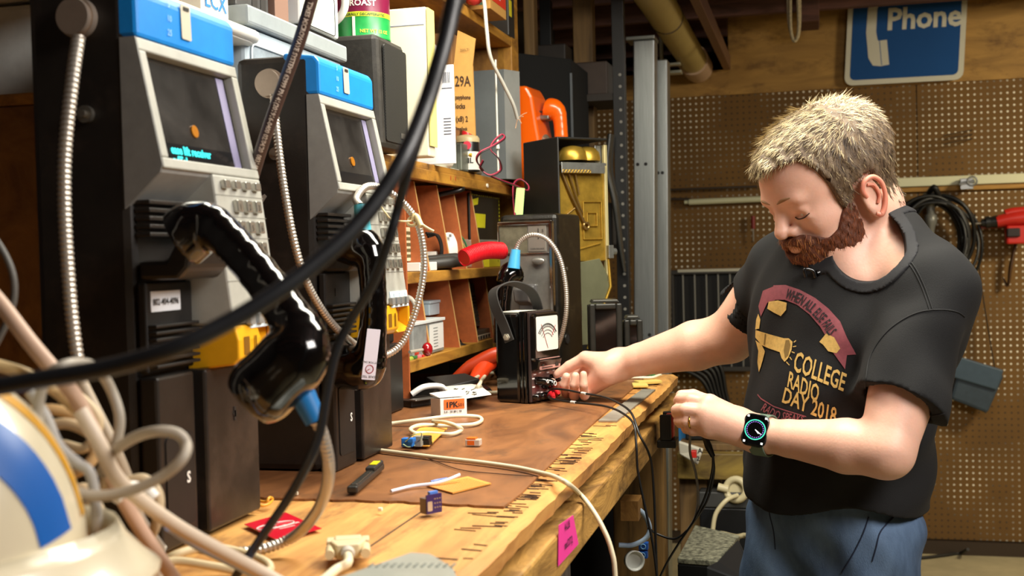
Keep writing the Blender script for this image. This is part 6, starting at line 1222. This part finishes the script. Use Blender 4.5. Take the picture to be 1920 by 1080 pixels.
# ================================================================== the man
from mathutils.bvhtree import BVHTree
R0 = V((math.cos(YAW), math.sin(YAW), 0)); F0 = V((-math.sin(YAW), math.cos(YAW), 0))
def cw3(r, f, z): return (R0*r+F0*f+Z1*z)
FB = cw3(-.77, -.64, 0).normalized(); LB = cw3(.64, -.77, 0).normalized()
MBd = np.array([tuple(FB), tuple(LB), (0, 0, 1)]).T
hf = cw3(-.797, -.317, -.515).normalized(); hl = cw3(.37, -.93, 0).normalized(); hu = hf.cross(hl).normalized(); hl = hu.cross(hf)
MH = np.array([tuple(hf), tuple(hl), tuple(hu)]).T
HC = P(1546, 333, 1.76); hc = np.array(HC)
def hp(x, y, z): return np.array(HC+hf*x+hl*y+hu*z)
def he(x, y, z, a, b, c, k=.01): return ell(hp(x, y, z), (a, b, c), MH, k)
def hcap(a, b, ra, rb, k=.008): return cap(hp(*a), hp(*b), ra, rb, k)
A3 = lambda p: np.array(p)
# --- skin
head = [he(-.012, 0, .022, .103, .077, .074), he(.040, 0, .020, .052, .062, .055, .02), he(.034, 0, -.045, .056, .060, .060, .03), he(.044, 0, -.078, .044, .048, .030, .025), he(.074, 0, -.094, .018, .024, .014, .015),
        he(.083, .020, .012, .012, .026, .010, .014), he(.083, -.020, .012, .012, .026, .010, .014),
        hcap((.090, 0, .004), (.108, 0, -.028), .0075, .0100, .010), he(.108, 0, -.031, .011, .0095, .009, .006), he(.096, .013, -.034, .011, .007, .0075, .005), he(.096, -.013, -.034, .011, .007, .0075, .005),
        he(.060, .042, -.034, .022, .014, .018, .018), he(.060, -.042, -.034, .022, .014, .018, .018), he(.086, 0, -.060, .018, .026, .020, .014),
        he(.0985, 0, -.0560, .008, .021, .0048, .004), he(.0965, 0, -.0660, .008, .019, .0055, .004)]
for s in (1, -1):
    head += [he(.0760, .032*s, -.014, .0115, .0125, .0125, .003), he(.0790, .0305*s, -.0078, .0125, .0125, .0075, .006), he(.0775, .033*s, -.0205, .0105, .015, .0050, .004)]
    head += [he(-.004, .077*s, -.042, .017, .0065, .031, .008)]
neck = [hcap((-.032, 0, -.02), (-.030, 0, -.075), .058, .058, .03), cap(hp(-.030, 0, -.075), A3(P(1632, 475, 1.80)), .058, .066, .03), cap(A3(P(1560, 455, 1.745)), A3(P(1590, 520, 1.74)), .028, .035, .03)]
Ls, Le, Lw = P(1742, 545, 1.68), P(1662, 846, 1.60), P(1425, 815, 1.715)
Rs, Re, Rw = P(1470, 505, 1.90), P(1368, 632, 2.0), P(1160, 684, 2.11)
chestc, bellyc, hipc = P(1603, 590, 1.80), P(1588, 775, 1.79), P(1558, 930, 1.80)
torso = [ell(chestc, (.085, .150, .14), MBd, .03), ell(bellyc, (.080, .11, .19), MBd, .03), ell(hipc, (.075, .10, .10), MBd, .02),
         cap(Ls, P(1640, 470, 1.79), .048, .05, .02), cap(P(1640, 470, 1.79), Rs, .05, .045, .02)]
hipL, hipR = hipc+LB*.070, hipc-LB*.070
kneeL, kneeR = V((hipL.x+.0, hipL.y-.01, .50))+FB*.04, V((hipR.x, hipR.y, .50))+FB*.05
ankL, ankR = V((kneeL.x, kneeL.y, .09))-FB*.05, V((kneeR.x, kneeR.y, .09))-FB*.05
legs = [cap(hipL-Z1*.06, kneeL, .060, .056, .03), cap(kneeL, ankL, .054, .036, .01), cap(hipR-Z1*.06, kneeR, .060, .056, .03), cap(kneeR, ankR, .054, .036, .01)]
def lerp(a, b, t): return a+(b-a)*t
larm = [cap(Ls, lerp(Ls, Le, .5), .054, .049, .02), cap(lerp(Ls, Le, .5), Le, .049, .037, .01), cap(Le, lerp(Le, Lw, .30), .036, .038, .012), cap(lerp(Le, Lw, .30), lerp(Le, Lw, .75), .038, .027, .006), cap(lerp(Le, Lw, .75), Lw, .027, .0235, .004)]
rarm = [cap(Rs, Re, .052, .042, .02), cap(Re, lerp(Re, Rw, .30), .041, .043, .015), cap(lerp(Re, Rw, .30), lerp(Re, Rw, .8), .043, .029, .006), cap(lerp(Re, Rw, .8), Rw, .029, .0265, .004)]
def finger(pts, rr, k=.0035): return [cap(a, b, ra, rb, k if i == 0 else .0025) for i, (a, b, ra, rb) in enumerate(zip(pts, pts[1:], rr, rr[1:]))]
px3 = lambda *l: [P(*q) for q in l]
fr_ = (.0105, .0092, .0085, .0074)
# right hand: palm up, pinching the meter knob
rI = px3((1078, 692, 2.185), (1052, 716, 2.18), (1041, 722, 2.16), (1036, 716, 2.145)); rM = px3((1080, 712, 2.175), (1062, 737, 2.15), (1058, 722, 2.12), (1062, 706, 2.115))
rR = px3((1088, 726, 2.16), (1077, 742, 2.125), (1077, 722, 2.10), (1079, 705, 2.10)); rP = px3((1102, 733, 2.14), (1096, 742, 2.105), (1094, 722, 2.08), (1094, 702, 2.08))
rT = px3((1132, 676, 2.12), (1098, 672, 2.13), (1068, 687, 2.14), (1045, 702, 2.145))
rhand = [cap(Rw, rI[0], .026, .0135, .012), cap(Rw, rM[0], .025, .0135, .012), cap(Rw, rR[0], .024, .0125, .012), cap(Rw, rP[0], .023, .0115, .012), cap(P(1140, 688, 2.10), rT[1], .022, .0135, .012), cap(P(1135, 702, 2.10), P(1112, 722, 2.12), .021, .016, .012)]
rhand += finger(rT, (.016, .0125, .0105, .0085))+finger(rI, fr_)+finger(rM, fr_)+finger(rR, fr_)+finger(rP, (.0095, .0082, .0075, .0066))
# left hand: seen from the back, fingers closed on a clip
lI = px3((1330, 757, 1.725), (1296, 750, 1.735), (1276, 748, 1.755), (1271, 752, 1.775)); lM = px3((1322, 773, 1.715), (1284, 768, 1.725), (1269, 769, 1.75), (1268, 776, 1.775))
lR = px3((1322, 791, 1.715), (1288, 790, 1.725), (1274, 789, 1.75), (1275, 794, 1.78)); lP = px3((1328, 806, 1.72), (1299, 807, 1.73), (1287, 804, 1.755), (1290, 806, 1.78))
lT = px3((1368, 775, 1.76), (1330, 755, 1.775), (1300, 742, 1.78), (1277, 741, 1.78))
lhand = [cap(Lw, lI[0], .0235, .0135, .012), cap(Lw, lM[0], .024, .0135, .012), cap(Lw, lR[0], .024, .013, .012), cap(Lw, lP[0], .022, .0115, .012), cap(P(1385, 790, 1.73), lT[1], .020, .013, .012), cap(lI[0], lP[0], .0125, .011, .008)]
lhand += finger(lT, (.014, .0115, .0098, .0082))+finger(lI, fr_)+finger(lM, fr_)+finger(lR, fr_)+finger(lP, (.0095, .0082, .0075, .0066))
carves = []
for s in (1, -1): carves += [(he(.094, .034*s, -.014, .008, .013, .006), .008), (he(.0005, .0845*s, -.040, .0085, .0050, .017), .004), (he(.100, .006*s, -.0405, .004, .0032, .0035), .003)]
carves += [(he(.0995, .031, .0015, .008, .016, .0045), .007), (he(.0995, -.031, .0015, .008, .016, .0045), .007)]
carves += [(he(.107, 0, -.0610, .009, .020, .0012), .002)]
def skin_post(p, d):
    if np.abs(p-hc).max(0).min() > .25: return d
    for (f, _, lo, hi), k in carves:
        if (lo-.01 > p.max(0)).any() or (hi+.01 < p.min(0)).any(): continue
        d = carve(d, f(p), k)
    return d
skin = mat('#e0b09a', .48, 0, .10, 14, None, .12, 260, sss=.25)
man = thing('person', 'bearded man in a black printed T-shirt and jeans leaning to turn a multimeter knob', 'person', V((hipc.x, hipc.y, 0)))
body = blob('body', head+neck+torso+legs+larm+rarm+rhand+lhand, .0027, skin, man, skin_post)

# --- head details
off = OFF[man.name]
def local_mask(Q): q = (Q-hc)@MH; return q[:, 0], q[:, 1], q[:, 2]
zx = lambda x: np.interp(x, [-.12, -.062, -.045, -.026, -.022, .014, .020, .030, .040, .046, .052, .060, .080, .12], [-.095, -.086, -.074, -.052, -.006, -.006, -.020, -.048, -.028, .012, .040, .062, .066, .060])
def infl(prs, e): return [((lambda f: (lambda p: f(p)-e))(f), k, lo-e, hi+e) for f, k, lo, hi in prs]
hair_pr = infl(head[:3]+[neck[0]], .0065)+[he(-.014, 0, .022, .108, .080, .076, .02), he(.056, .0, .062, .040, .044, .016, .02), he(.01, 0, .070, .05, .05, .020, .03)]
def hair_post(p, d):
    x, y, z = local_mask(p); b = zx(x)-z; n = .0016*np.sin(x*260+y*90)*np.sin(y*210+z*60)+.0012*np.sin(x*520+z*300)
    ears = np.sqrt(((x+.006)/.021)**2+((z+.040)/.036)**2)-1
    d = np.maximum(d+n, b*.8); return np.maximum(d, -ears*.02-(.02 if 0 else 0)*0) if 1 else d
hc1 = mat('#6e5a42', .6, 0, .2, 90, '#4a3826', .5, 700)
hair = blob('hair', hair_pr, .0028, hc1, man, hair_post)
bz_top = lambda x: np.interp(x, [.012, .022, .034, .046, .058, .074, .086, .094, .11], [-.10, -.030, -.030, -.040, -.056, -.062, -.050, -.0425, -.0425])
beard_pr = infl(head[:5]+[head[10+0] if 0 else head[13]], .0068)+[he(.080, 0, -.100, .024, .030, .018, .02), he(.092, 0, -.050, .016, .028, .008, .012), he(.086, 0, -.076, .021, .030, .016, .012), he(.040, .0, -.092, .046, .050, .022, .02)]
def beard_post(p, d):
    x, y, z = local_mask(p); n = .0012*np.sin(x*420+z*200)*np.sin(y*300+z*410)
    d = np.maximum(d+n, (z-bz_top(x))*.8); d = np.maximum(d, (.014+.10*(-z-.04)-x)*.8); d = np.maximum(d, (-.122-z)*.8)
    m = np.sqrt(((z+.0610)/.0085)**2+(y/.019)**2+((x-.105)/.02)**2)-1; return np.maximum(d, -m*.006)
bm_ = mat('#6a3518', .6, 0, .3, 120, '#45200d', .5, 800)
beard = blob('beard', beard_pr, .0026, bm_, man, beard_post)
def strands(name, src, n, flow, Lf, mats, pick, parent, w=.00032):
    me = src.data; nv = len(me.polygons); rs = np.random.RandomState(5); cen = np.empty(nv*3); me.polygons.foreach_get('center', cen); nor = np.empty(nv*3); me.polygons.foreach_get('normal', nor)
    cen = cen.reshape(-1, 3)+np.array(off); nor = nor.reshape(-1, 3); x, y, z = local_mask(cen); nl = nor@MH
    ok = (((cen-hc)*nor).sum(1) > 0); idx = rs.choice(np.where(ok)[0], n); c = cen[idx]+rs.uniform(-.0015, .0015, (n, 3)); N_ = nor[idx]
    L_ = (c-hc)@MH; g = flow(L_)+rs.normal(0, .16, (n, 3)); g = g@MH.T; g -= N_*(g*N_).sum(1)[:, None]; g /= np.linalg.norm(g, axis=1)[:, None]+1e-9
    ln = Lf(L_)*rs.uniform(.6, 1.25, n); lift = rs.uniform(.01, .11, n); side = np.cross(g, N_)
    P_ = []
    for t, wd in ((0, 1), (.35, 1), (.7, .8), (1, .15)):
        q = c-N_*.001+g*(ln*t)[:, None]+N_*(ln*lift*(t-.55*t*t))[:, None]; P_ += [q-side*w*wd, q+side*w*wd]
    Q = np.stack(P_, 1).reshape(-1, 3)-np.array(off); b = np.arange(n)[:, None, None]*8; f = np.array([[0, 1, 3, 2], [2, 3, 5, 4], [4, 5, 7, 6]])[None]+b
    m = np_mesh(name, Q, f.reshape(-1, 4)); pk = pick(L_, rs, n); m.polygons.foreach_set('material_index', np.repeat(pk, 3).astype(np.int32)); m.update()
    o = bpy.data.objects.new(name, m); COL.objects.link(o); o.parent = parent
    for q in mats: m.materials.append(q)
    o['kind'] = 'stuff'; return o
def hflow(L_):
    t = np.clip((L_[:, 2]-.02)/.06, 0, 1); bk = L_[:, 0] < -.03
    return np.stack([np.where(bk, -.2, .95)*t-.15*(1-t), .25*np.sign(L_[:, 1])*t*0, -(1-t)-.25*t*bk], 1)
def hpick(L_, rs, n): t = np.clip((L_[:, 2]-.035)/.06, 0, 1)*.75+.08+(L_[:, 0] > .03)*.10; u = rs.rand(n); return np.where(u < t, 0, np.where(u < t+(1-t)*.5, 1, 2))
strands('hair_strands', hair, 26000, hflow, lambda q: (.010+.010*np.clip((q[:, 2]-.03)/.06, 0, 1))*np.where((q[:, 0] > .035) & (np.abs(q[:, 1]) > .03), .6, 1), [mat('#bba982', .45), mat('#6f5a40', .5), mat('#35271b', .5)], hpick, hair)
strands('beard_strands', beard, 7000, lambda q: np.stack([np.full(len(q), .25), .0*q[:, 1], np.full(len(q), -1.0)], 1), lambda q: np.full(len(q), .009), [mat('#8a4a24', .5), mat('#5e2f14', .5), mat('#a56c3c', .5)], lambda L_, rs, n: np.where(L_[:, 0] > .085, rs.choice([0, 2], n), rs.choice([0, 1, 1], n)), beard)
def hm_(mb, pts, r, **k): return mb.tube([V(tuple(hp(*p))) for p in pts], r, **k)
b = hm_(MB(), [(.0970, .008, .0120), (.0962, .022, .0165), (.0890, .037, .0160), (.076, .048, .0090)], [.0022, .0036, .0030, .001], n=8, flat=.7); mk('eyebrow', b, mat('#96704d', .7), man)
b = hm_(MB(), [(.0970, -.008, .0120), (.0962, -.022, .0165), (.0890, -.037, .0160), (.076, -.048, .0090)], [.0022, .0036, .0030, .001], n=8, flat=.7); mk('eyebrow', b, mat('#96704d', .7), man)
b = hm_(MB(), [(.0885, .020, -.0165), (.0905, .029, -.0185), (.0870, .038, -.0185), (.080, .045, -.0155)], .0011, n=6); mk('eyelashes', b, mat('#3a2216', .6), man)
b = MB().ball(tuple(hp(.0735, .032, -.0145)), .0122); eb = mk('eye', b, mat('#d8d2cc', .2), man)
mk('eye', MB().ball(tuple(hp(.0735, -.032, -.0145)), .0122), mat('#d8d2cc', .2), man)
# ear rim, lobe
b = hm_(MB(), [(.006, .080, -.036), (.010, .084, -.022), (.002, .087, -.012), (-.012, .088, -.013), (-.021, .088, -.026), (-.020, .087, -.044), (-.012, .085, -.060), (-.002, .082, -.069), (.004, .080, -.064)], [.0028, .0034, .0036, .0036, .0036, .0034, .0038, .0046, .003], n=10); mk('ear_rim', b, mat('#dd8f78', .45, sss=.3), man)
b = hm_(MB(), [(-.002, .083, -.020), (-.010, .0855, -.026), (-.011, .0855, -.042), (-.004, .083, -.052)], .0022, n=8); mk('ear_fold', b, mat('#d98a72', .45, sss=.3), man)

# --- shirt, jeans
shirt_pr = infl([ell(chestc, (.110, .165, .150), MBd, .04), ell(P(1574, 760, 1.79), (.110, .132, .20), MBd, .05), ell(P(1566, 890, 1.795), (.112, .134, .19), MBd, .04), cap(Ls, P(1640, 470, 1.79), .055, .055, .04), cap(P(1640, 470, 1.79), Rs, .055, .050, .04)], .010)
axL = (Le-Ls).normalized(); axR = (Re-Rs).normalized(); hemL = lerp(Ls, Le, .725); hemR = Rs+(Re-Rs)*.66; hemLn = (axL+CR*-.12).normalized()
an = lambda v: np.array(tuple(v))
def sleeve(prs, hem, hn, arm, e=.0055):
    hem_, n_ = an(hem), an(hn); lo = np.min([q[2] for q in prs], 0); hi = np.max([q[3] for q in prs], 0)
    def f(p):
        d = prs[0][0](p)
        for q in prs[1:]: d = np.minimum(d, q[0](p))
        t = (p-hem_)@n_; w = .0018*np.sin(70*p[:, 0]+40*p[:, 2])*np.sin(55*p[:, 1]-30*p[:, 2])
        d = np.maximum(d+w, t); inn = np.minimum.reduce([q[0](p) for q in arm])-e
        return np.maximum(d, -np.maximum(inn, -t-.035))
    return (f, .012, lo, hi)
shirt_pr += [sleeve([cap(Ls, lerp(Ls, Le, .45), .061, .062), cap(lerp(Ls, Le, .4), lerp(Ls, Le, .85), .062, .066)], hemL, hemLn, larm[:2]),
             sleeve([cap(Rs, lerp(Rs, Re, .5), .060, .056), cap(lerp(Rs, Re, .45), lerp(Rs, Re, 1.0), .056, .056)], hemR, axR, rarm[:1])]
zh = P(1570, 932, 1.8).z
nk = cap(hp(-.034, 0, -.06), A3(P(1628, 470, 1.80)), .060, .068); nk2 = cap(hp(-.01, 0, -.09), A3(P(1585, 500, 1.76)), .045, .052)
nk3 = cap(hp(.0, .02, -.11), A3(P(1628, 462, 1.68)), .050, .052)
def shirt_base(p, d):
    q = p-an(bellyc); w = np.clip((an(LB)@q.T)*3+.5, 0, 1)
    a1, a2, a3 = p@an(FB), p@an(LB), p[:, 2]
    n = .0035*np.sin(34*a1+55*a3+2.2*np.sin(17*a2+9*a3))*np.clip((1.35-a3)*3, .15, 1)+.0022*np.sin(80*a2-38*a3+1.7*np.sin(30*a1))+.0045*np.sin(26*(a2-.9*a3))*np.exp(-((a3-1.2)/.12)**2)
    return d+n*.8
def shirt_post(p, d):
    d = shirt_base(p, d); d = np.maximum(d, zh-p[:, 2]+.010*np.sin(p[:, 0]*30))
    e = np.minimum(np.minimum(nk[0](p), nk2[0](p)), nk3[0](p)); d = carve(d, e, .004); return d
sh = mat('#070709', .9, 0, .12, 25, None, .25, 900)
shirt = blob('shirt', shirt_pr, .0034, sh, man, shirt_post)
def collar_post(p, d):
    e = np.minimum(np.minimum(nk[0](p), nk2[0](p)), nk3[0](p)); d = shirt_base(p, d); return np.maximum(np.abs(d-.0005)-.0022, np.abs(e-.008)-.0085)
blob('collar', shirt_pr[:5], .0028, mat('#17171b', .8, 0, .1, 60, None, .3, 1200), man, collar_post, .03)
jn = mat('#2c405c', .8, 0, .25, 10, '#6680a0', .4, 900, stretch=(1, 1, .35))
jean_pr = infl([ell(hipc, (.094, .112, .13), MBd, .03)], .006)+infl([cap(hipL-Z1*.05, kneeL, .070, .064, .02), cap(kneeL, ankL+Z1*.02, .066, .056, .01), cap(hipR-Z1*.05, kneeR, .070, .064, .02), cap(kneeR, ankR+Z1*.02, .066, .056, .01)], .006)
def jean_post(p, d):
    n = .004*np.sin(40*p[:, 2]+14*p[:, 0]+2*np.sin(20*p[:, 1]))*np.exp(-((p[:, 2]-.82)/.12)**2)+.0015*np.sin(90*p[:, 0]+60*p[:, 2]); d = d+n
    return np.maximum(np.maximum(d, p[:, 2]-1.0), .05-p[:, 2])
jeans = blob('jeans', jean_pr, .005, jn, man, jean_post)
for a, nm in ((ankL, 'shoe'), (ankR, 'shoe')):
    f_ = a+FB*.13; f_.z = .035; h_ = a-FB*.05; h_.z = .04
    blob(nm, [cap(V((h_.x, h_.y, .042)), V((f_.x, f_.y, .034)), .042, .034, .01), cap(V((a.x, a.y, .09)), V((a.x, a.y, .05)), .045, .05, .02)], .005, mat('#23262b', .6), man, lambda p, d: np.maximum(d, .002-p[:, 2]))
# --- printing on the shirt, laid on the cloth itself
def bvh_of(o):
    vs = [tuple(v.co+off) for v in o.data.vertices]; return BVHTree.FromPolygons(vs, [tuple(p.vertices) for p in o.data.polygons])
TB = bvh_of(shirt); TJ = bvh_of(jeans)
def on(px_, py_, lift=.0012, tree=None):
    r = ray(px_, py_).normalized(); h = (tree or TB).ray_cast(EYE, r)
    return (h[0]+h[1]*lift) if h[0] is not None and h[3] < 2.4 else EYE+r*1.75
def decal(name, polys, m, lift=.0012, parent=None):   # polys: list of pixel polygons
    bm = bmesh.new()
    for pts in polys:
        vs = [bm.verts.new((x, y, 0)) for x, y in pts]
        try: bm.faces.new(vs)
        except Exception: pass
    bmesh.ops.remove_doubles(bm, verts=bm.verts, dist=.01)
    bmesh.ops.triangulate(bm, faces=bm.faces)
    for _ in range(4):
        es = [e for e in bm.edges if e.calc_length() > 5]
        if not es: break
        bmesh.ops.subdivide_edges(bm, edges=es, cuts=1); bmesh.ops.triangulate(bm, faces=[f for f in bm.faces if len(f.verts) > 3])
    for v in bm.verts: v.co = on(v.co.x, v.co.y, lift)
    me = bpy.data.meshes.new(name); bm.to_mesh(me); bm.free(); return link_mesh(name, me, m, parent or shirt)
def qtext(s, tl, tr, br, bl, bold=.02, cond=1):   # text stretched into a pixel quad
    vs, fs = glyphs(s, 1, 'LEFT', bold); xs = [v[0] for v in vs]; ys = [v[1] for v in vs]; x0, x1, y0, y1 = min(xs), max(xs), min(ys), max(ys); out = []
    for f in fs:
        pl = []
        for i in f:
            u = (vs[i][0]-x0)/(x1-x0); w_ = (vs[i][1]-y0)/(y1-y0); t = [tl[k]+(tr[k]-tl[k])*u for k in (0, 1)]; b_ = [bl[k]+(br[k]-bl[k])*u for k in (0, 1)]; pl.append((b_[0]+(t[0]-b_[0])*w_, b_[1]+(t[1]-b_[1])*w_))
        out.append(pl)
    return out
S = lambda pts: [(1340+x/1.8, 480+y/1.8) for x, y in pts]
gold = mat('#c9a55c', .7, 0, .15, 200); maroon = mat('#84414a', .7, 0, .15, 160)
top_c = S([(200, 100), (240, 98), (290, 115), (340, 142), (385, 178), (425, 222), (447, 275)]); bot_c = S([(205, 148), (238, 148), (280, 165), (322, 198), (358, 240), (385, 285), (400, 320)])
b_ = [[top_c[i], top_c[i+1], bot_c[i+1], bot_c[i]] for i in range(6)]+[S([(165, 118), (202, 103), (205, 150), (180, 158), (158, 205), (150, 170)]), S([(447, 275), (478, 332), (447, 334), (440, 382), (398, 322), (400, 300)])]
decal('print_banner', b_, maroon, .0012)
decal('print_gold', [S([(185, 155), (215, 150), (245, 158), (243, 182), (225, 203), (200, 190), (180, 178)]), S([(355, 290), (378, 262), (405, 275), (425, 312), (412, 328), (385, 322), (368, 300)]),
      S([(141, 250), (160, 256), (200, 268), (235, 278), (252, 278), (265, 290), (262, 315), (250, 345), (238, 358), (228, 345), (222, 325), (185, 312), (160, 300), (140, 275)]),
      S([(141, 285), (160, 298), (172, 322), (165, 350), (158, 375), (152, 392), (147, 360), (150, 320)]), S([(150, 195), (157, 215), (153, 245), (140, 248), (143, 215)])], gold, .0014)
decal('print_gold_lines', [S([(268, 290), (276, 284), (277, 287), (270, 293)]), S([(266, 305), (277, 303), (277, 306), (266, 308)]), S([(262, 322), (272, 326), (271, 329), (261, 325)]), S([(256, 340), (263, 350), (261, 352), (254, 343)]), S([(245, 356), (255, 368), (253, 370), (243, 359)])]
      + qtext('COLLEGE', *S([(278, 318), (447, 398), (434, 458), (264, 388)]), .018)+qtext('RADIO', *S([(255, 388), (357, 436), (348, 496), (246, 442)]), .018)+qtext('DAY 2018', *S([(240, 442), (414, 512), (408, 570), (228, 494)]), .018), gold, .0014)
decal('print_horn_shade', [S([(243, 285), (254, 284), (258, 300), (250, 335), (240, 345), (236, 320)]), S([(172, 262), (176, 263), (172, 300), (168, 299)])], mat('#7d6330', .7), .0019)
def arc_text(s, path, h, bold=.015):
    vs, fs = glyphs(s, 1, 'LEFT', bold); x0 = min(v[0] for v in vs); x1 = max(v[0] for v in vs); pts = np.array(path); L = np.r_[0, np.cumsum(np.hypot(*np.diff(pts, axis=0).T))]; out = []
    def at(t): return np.array([np.interp(t, L, pts[:, 0]), np.interp(t, L, pts[:, 1])])
    for f in fs:
        pl = []
        for i in f: t = (vs[i][0]-x0)/(x1-x0)*L[-1]; p = at(t); d = at(min(t+2, L[-1]))-at(max(t-2, 0)); d /= np.hypot(*d); pl.append(tuple(p+np.array([d[1], -d[0]])*(vs[i][1]*h)))
        out.append(pl)
    return out
decal('print_banner_letters', arc_text('WHEN ALL ELSE FAILS', S([(238, 142), (280, 158), (322, 188), (358, 226), (388, 270)]), 27), mat('#141318', .8), .0019)
decal('print_lower_letters', arc_text('RADIO SPEAKS', S([(158, 520), (200, 546), (250, 558), (300, 566)]), 22)+[S([(148, 466), (160, 480), (200, 505), (250, 522), (310, 540), (310, 543), (250, 526), (200, 509), (158, 484), (147, 470)])], maroon, .0014)
def seam(pts, r=.0009, tree=None, lift=.0006, sub=3): 
    q = spline([V((x, y, 0)) for x, y in pts], 6); return [on(p.x, p.y, lift, tree) for p in q]
b = MB(); sm_ = mat('#0b0b0d', .8)
for pts in (S([(648, 0), (680, 45), (705, 95), (722, 140), (735, 180)]), S([(640, 6), (672, 50), (697, 100), (713, 143), (725, 182)]), S([(735, 182), (690, 190), (640, 212), (590, 248), (550, 295), (522, 350), (512, 410), (505, 470)]), S([(735, 182), (780, 182), (820, 190), (843, 205)]), S([(510, 505), (560, 520), (640, 532), (720, 538), (775, 532)])): b.tube(seam(pts), .0010, 5, 0, 1)
mk('stitching', b, sm_, shirt)
b = MB()
for pts in (S([(520, 880), (500, 940), (465, 1010), (430, 1070)]), S([(605, 880), (560, 930), (545, 985), (532, 1030)]), S([(190, 800), (185, 860), (200, 930), (205, 990)])): mk('jeans_seam', MB().tube(seam(pts, tree=TJ), .0011, 5, 0, 1), mat('#1b2740', .8), jeans)
# microphone clip
p = on(1528, 513, .006); T = mk('lapel_mic', MB().tube([p+CR*-.010-CU*.008, p+CR*-.012+CU*.004, p+CR*.0+CU*.002, p-CU*.008+CR*.004], .0028, 8).cyl(p+CR*.006-CU*.002, p+CR*.020+CU*.004, .005, .0035), mat('#0a0a0c', .25, coat=.4), man)
# wedding ring and watch
a = lR[0]+(lR[1]-lR[0])*.80; mk('finger_ring', MB().torus(a, lR[1]-lR[0], .0094, .0016), mat('#c9a04e', .2, 1), man)
wc = P(1416, 806, 1.688); arm_d = (Lw-Le).normalized(); wn = (EYE-wc).normalized(); wn = (wn+Z1*.18-CR*.05).normalized(); wx = (-arm_d-wn*(-arm_d).dot(wn)).normalized(); wy = wn.cross(wx)
wt = mk('wristwatch', MB().prism(rrect(.036, .047, .010, 6), wc-wn*.010, wx, wy, wn, .011), mat('#1d1f22', .25, .7), man, .002)
mk('watch_glass', MB().prism(rrect(.033, .044, .009, 6), wc+wn*.0008, wx, wy, wn, .0014), mat('#050607', .08, coat=.8), wt, .0006)
o_ = wc+wn*.0024
def ringw(r, t, m, nm, n=40, gap=0):
    b = MB(); 
    for i in range(n):
        a0, a1 = 2*PI*i/n, 2*PI*(i+.85-gap)/n; b.add([o_+wx*(rr*math.cos(a))+wy*(rr*math.sin(a)) for rr, a in ((r-t, a0), (r, a0), (r, a1), (r-t, a1))], [(0, 1, 2, 3)])
    mk(nm, b, m, wt)
ringw(.0150, .0016, mat('#3fc7a8', .5, emit=.7), 'dial_ring'); ringw(.0120, .0010, mat('#8a6ad0', .5, emit=.4), 'dial_inner_ring', 24, .3)
b = MB(); 
for ang, l_ in ((-.55, .011), (-.75, .0075)): d = wx*math.cos(ang)+wy*math.sin(ang); b.tube([o_+wn*.0003, o_+wn*.0003+d*l_], .0006, 5)
for sx_ in (-1, 1):
    for sy_ in (-1, 1): b.box(o_+wx*(.0125*sx_)+wy*(.0185*sy_), (.003, .003, .0006), Matrix((wx, wy, wn)).transposed())
mk('watch_hands', b, mat('#e8f0ee', .5, emit=.6), wt)
mk('watch_crown', MB().cyl(wc+wx*-.018-wn*.004+wy*.008, wc-wx*.0205-wn*.004+wy*.008, .0035), mat('#2a2b2d', .3, .6), wt)
ac_ = Le+(Lw-Le)*(((wc-Le).dot(arm_d))/(Lw-Le).length); rr0 = .0285
def ring_pt(a): 
    n0 = (wn-arm_d*wn.dot(arm_d)).normalized(); s0 = arm_d.cross(n0); return ac_+n0*(rr0*math.cos(a))+s0*(rr0*math.sin(a))
b = MB(); vv = []; K = 30
for i in range(K+1):
    a = .5+(2*PI-1.0)*i/K; p = ring_pt(a); nr = (p-ac_).normalized()
    for e, f_ in ((-1, 0), (1, 0), (1, 1), (-1, 1)): vv.append(p+arm_d*(.0115*e)+nr*(.0022*f_))
b.add(vv, [(i*4+j, i*4+(j+1) % 4, (i+1)*4+(j+1) % 4, (i+1)*4+j) for i in range(K) for j in range(4)]+[(0, 1, 2, 3), tuple(K*4+j for j in (3, 2, 1, 0))]); mk('watch_strap', b, mat('#5f7263', .6), wt, .0006)

# leads held in the left hand
T = thing('clip_leads', 'black clip leads hanging from the man\'s left hand towards the floor', 'leads', P(1330, 835, 1.74))
mk('clip', MB().tube([P(1318, 808, 1.745), P(1328, 836, 1.745), P(1337, 856, 1.745)], [.004, .0055, .0035], 10), lk, T, 0)
q = [P(1337, 856, 1.745), P(1336, 880, 1.75), P(1328, 915, 1.77), P(1312, 955, 1.80), P(1292, 990, 1.84), P(1266, 1010, 1.86), P(1234, 1002, 1.88), P(1215, 990, 1.88)]
mk('lead', MB().tube(q, .0019, 8), lk, T)
mk('lead', MB().tube([P(1337, 856, 1.745), P(1338, 890, 1.76), P(1325, 940, 1.79), P(1296, 985, 1.83), P(1272, 1020, 1.86), P(1248, 1060, 1.88), P(1225, 1110, 1.9)], .0019, 8), lk, T)
mk('grey_lead', MB().tube([P(1294, 812, 1.76), P(1294, 850, 1.78), P(1304, 885, 1.79), P(1309, 930, 1.80), P(1303, 970, 1.82), P(1285, 1000, 1.85)], .0019, 8), mat('#6d6a64', .4), T)
bpy.context.view_layer.update()
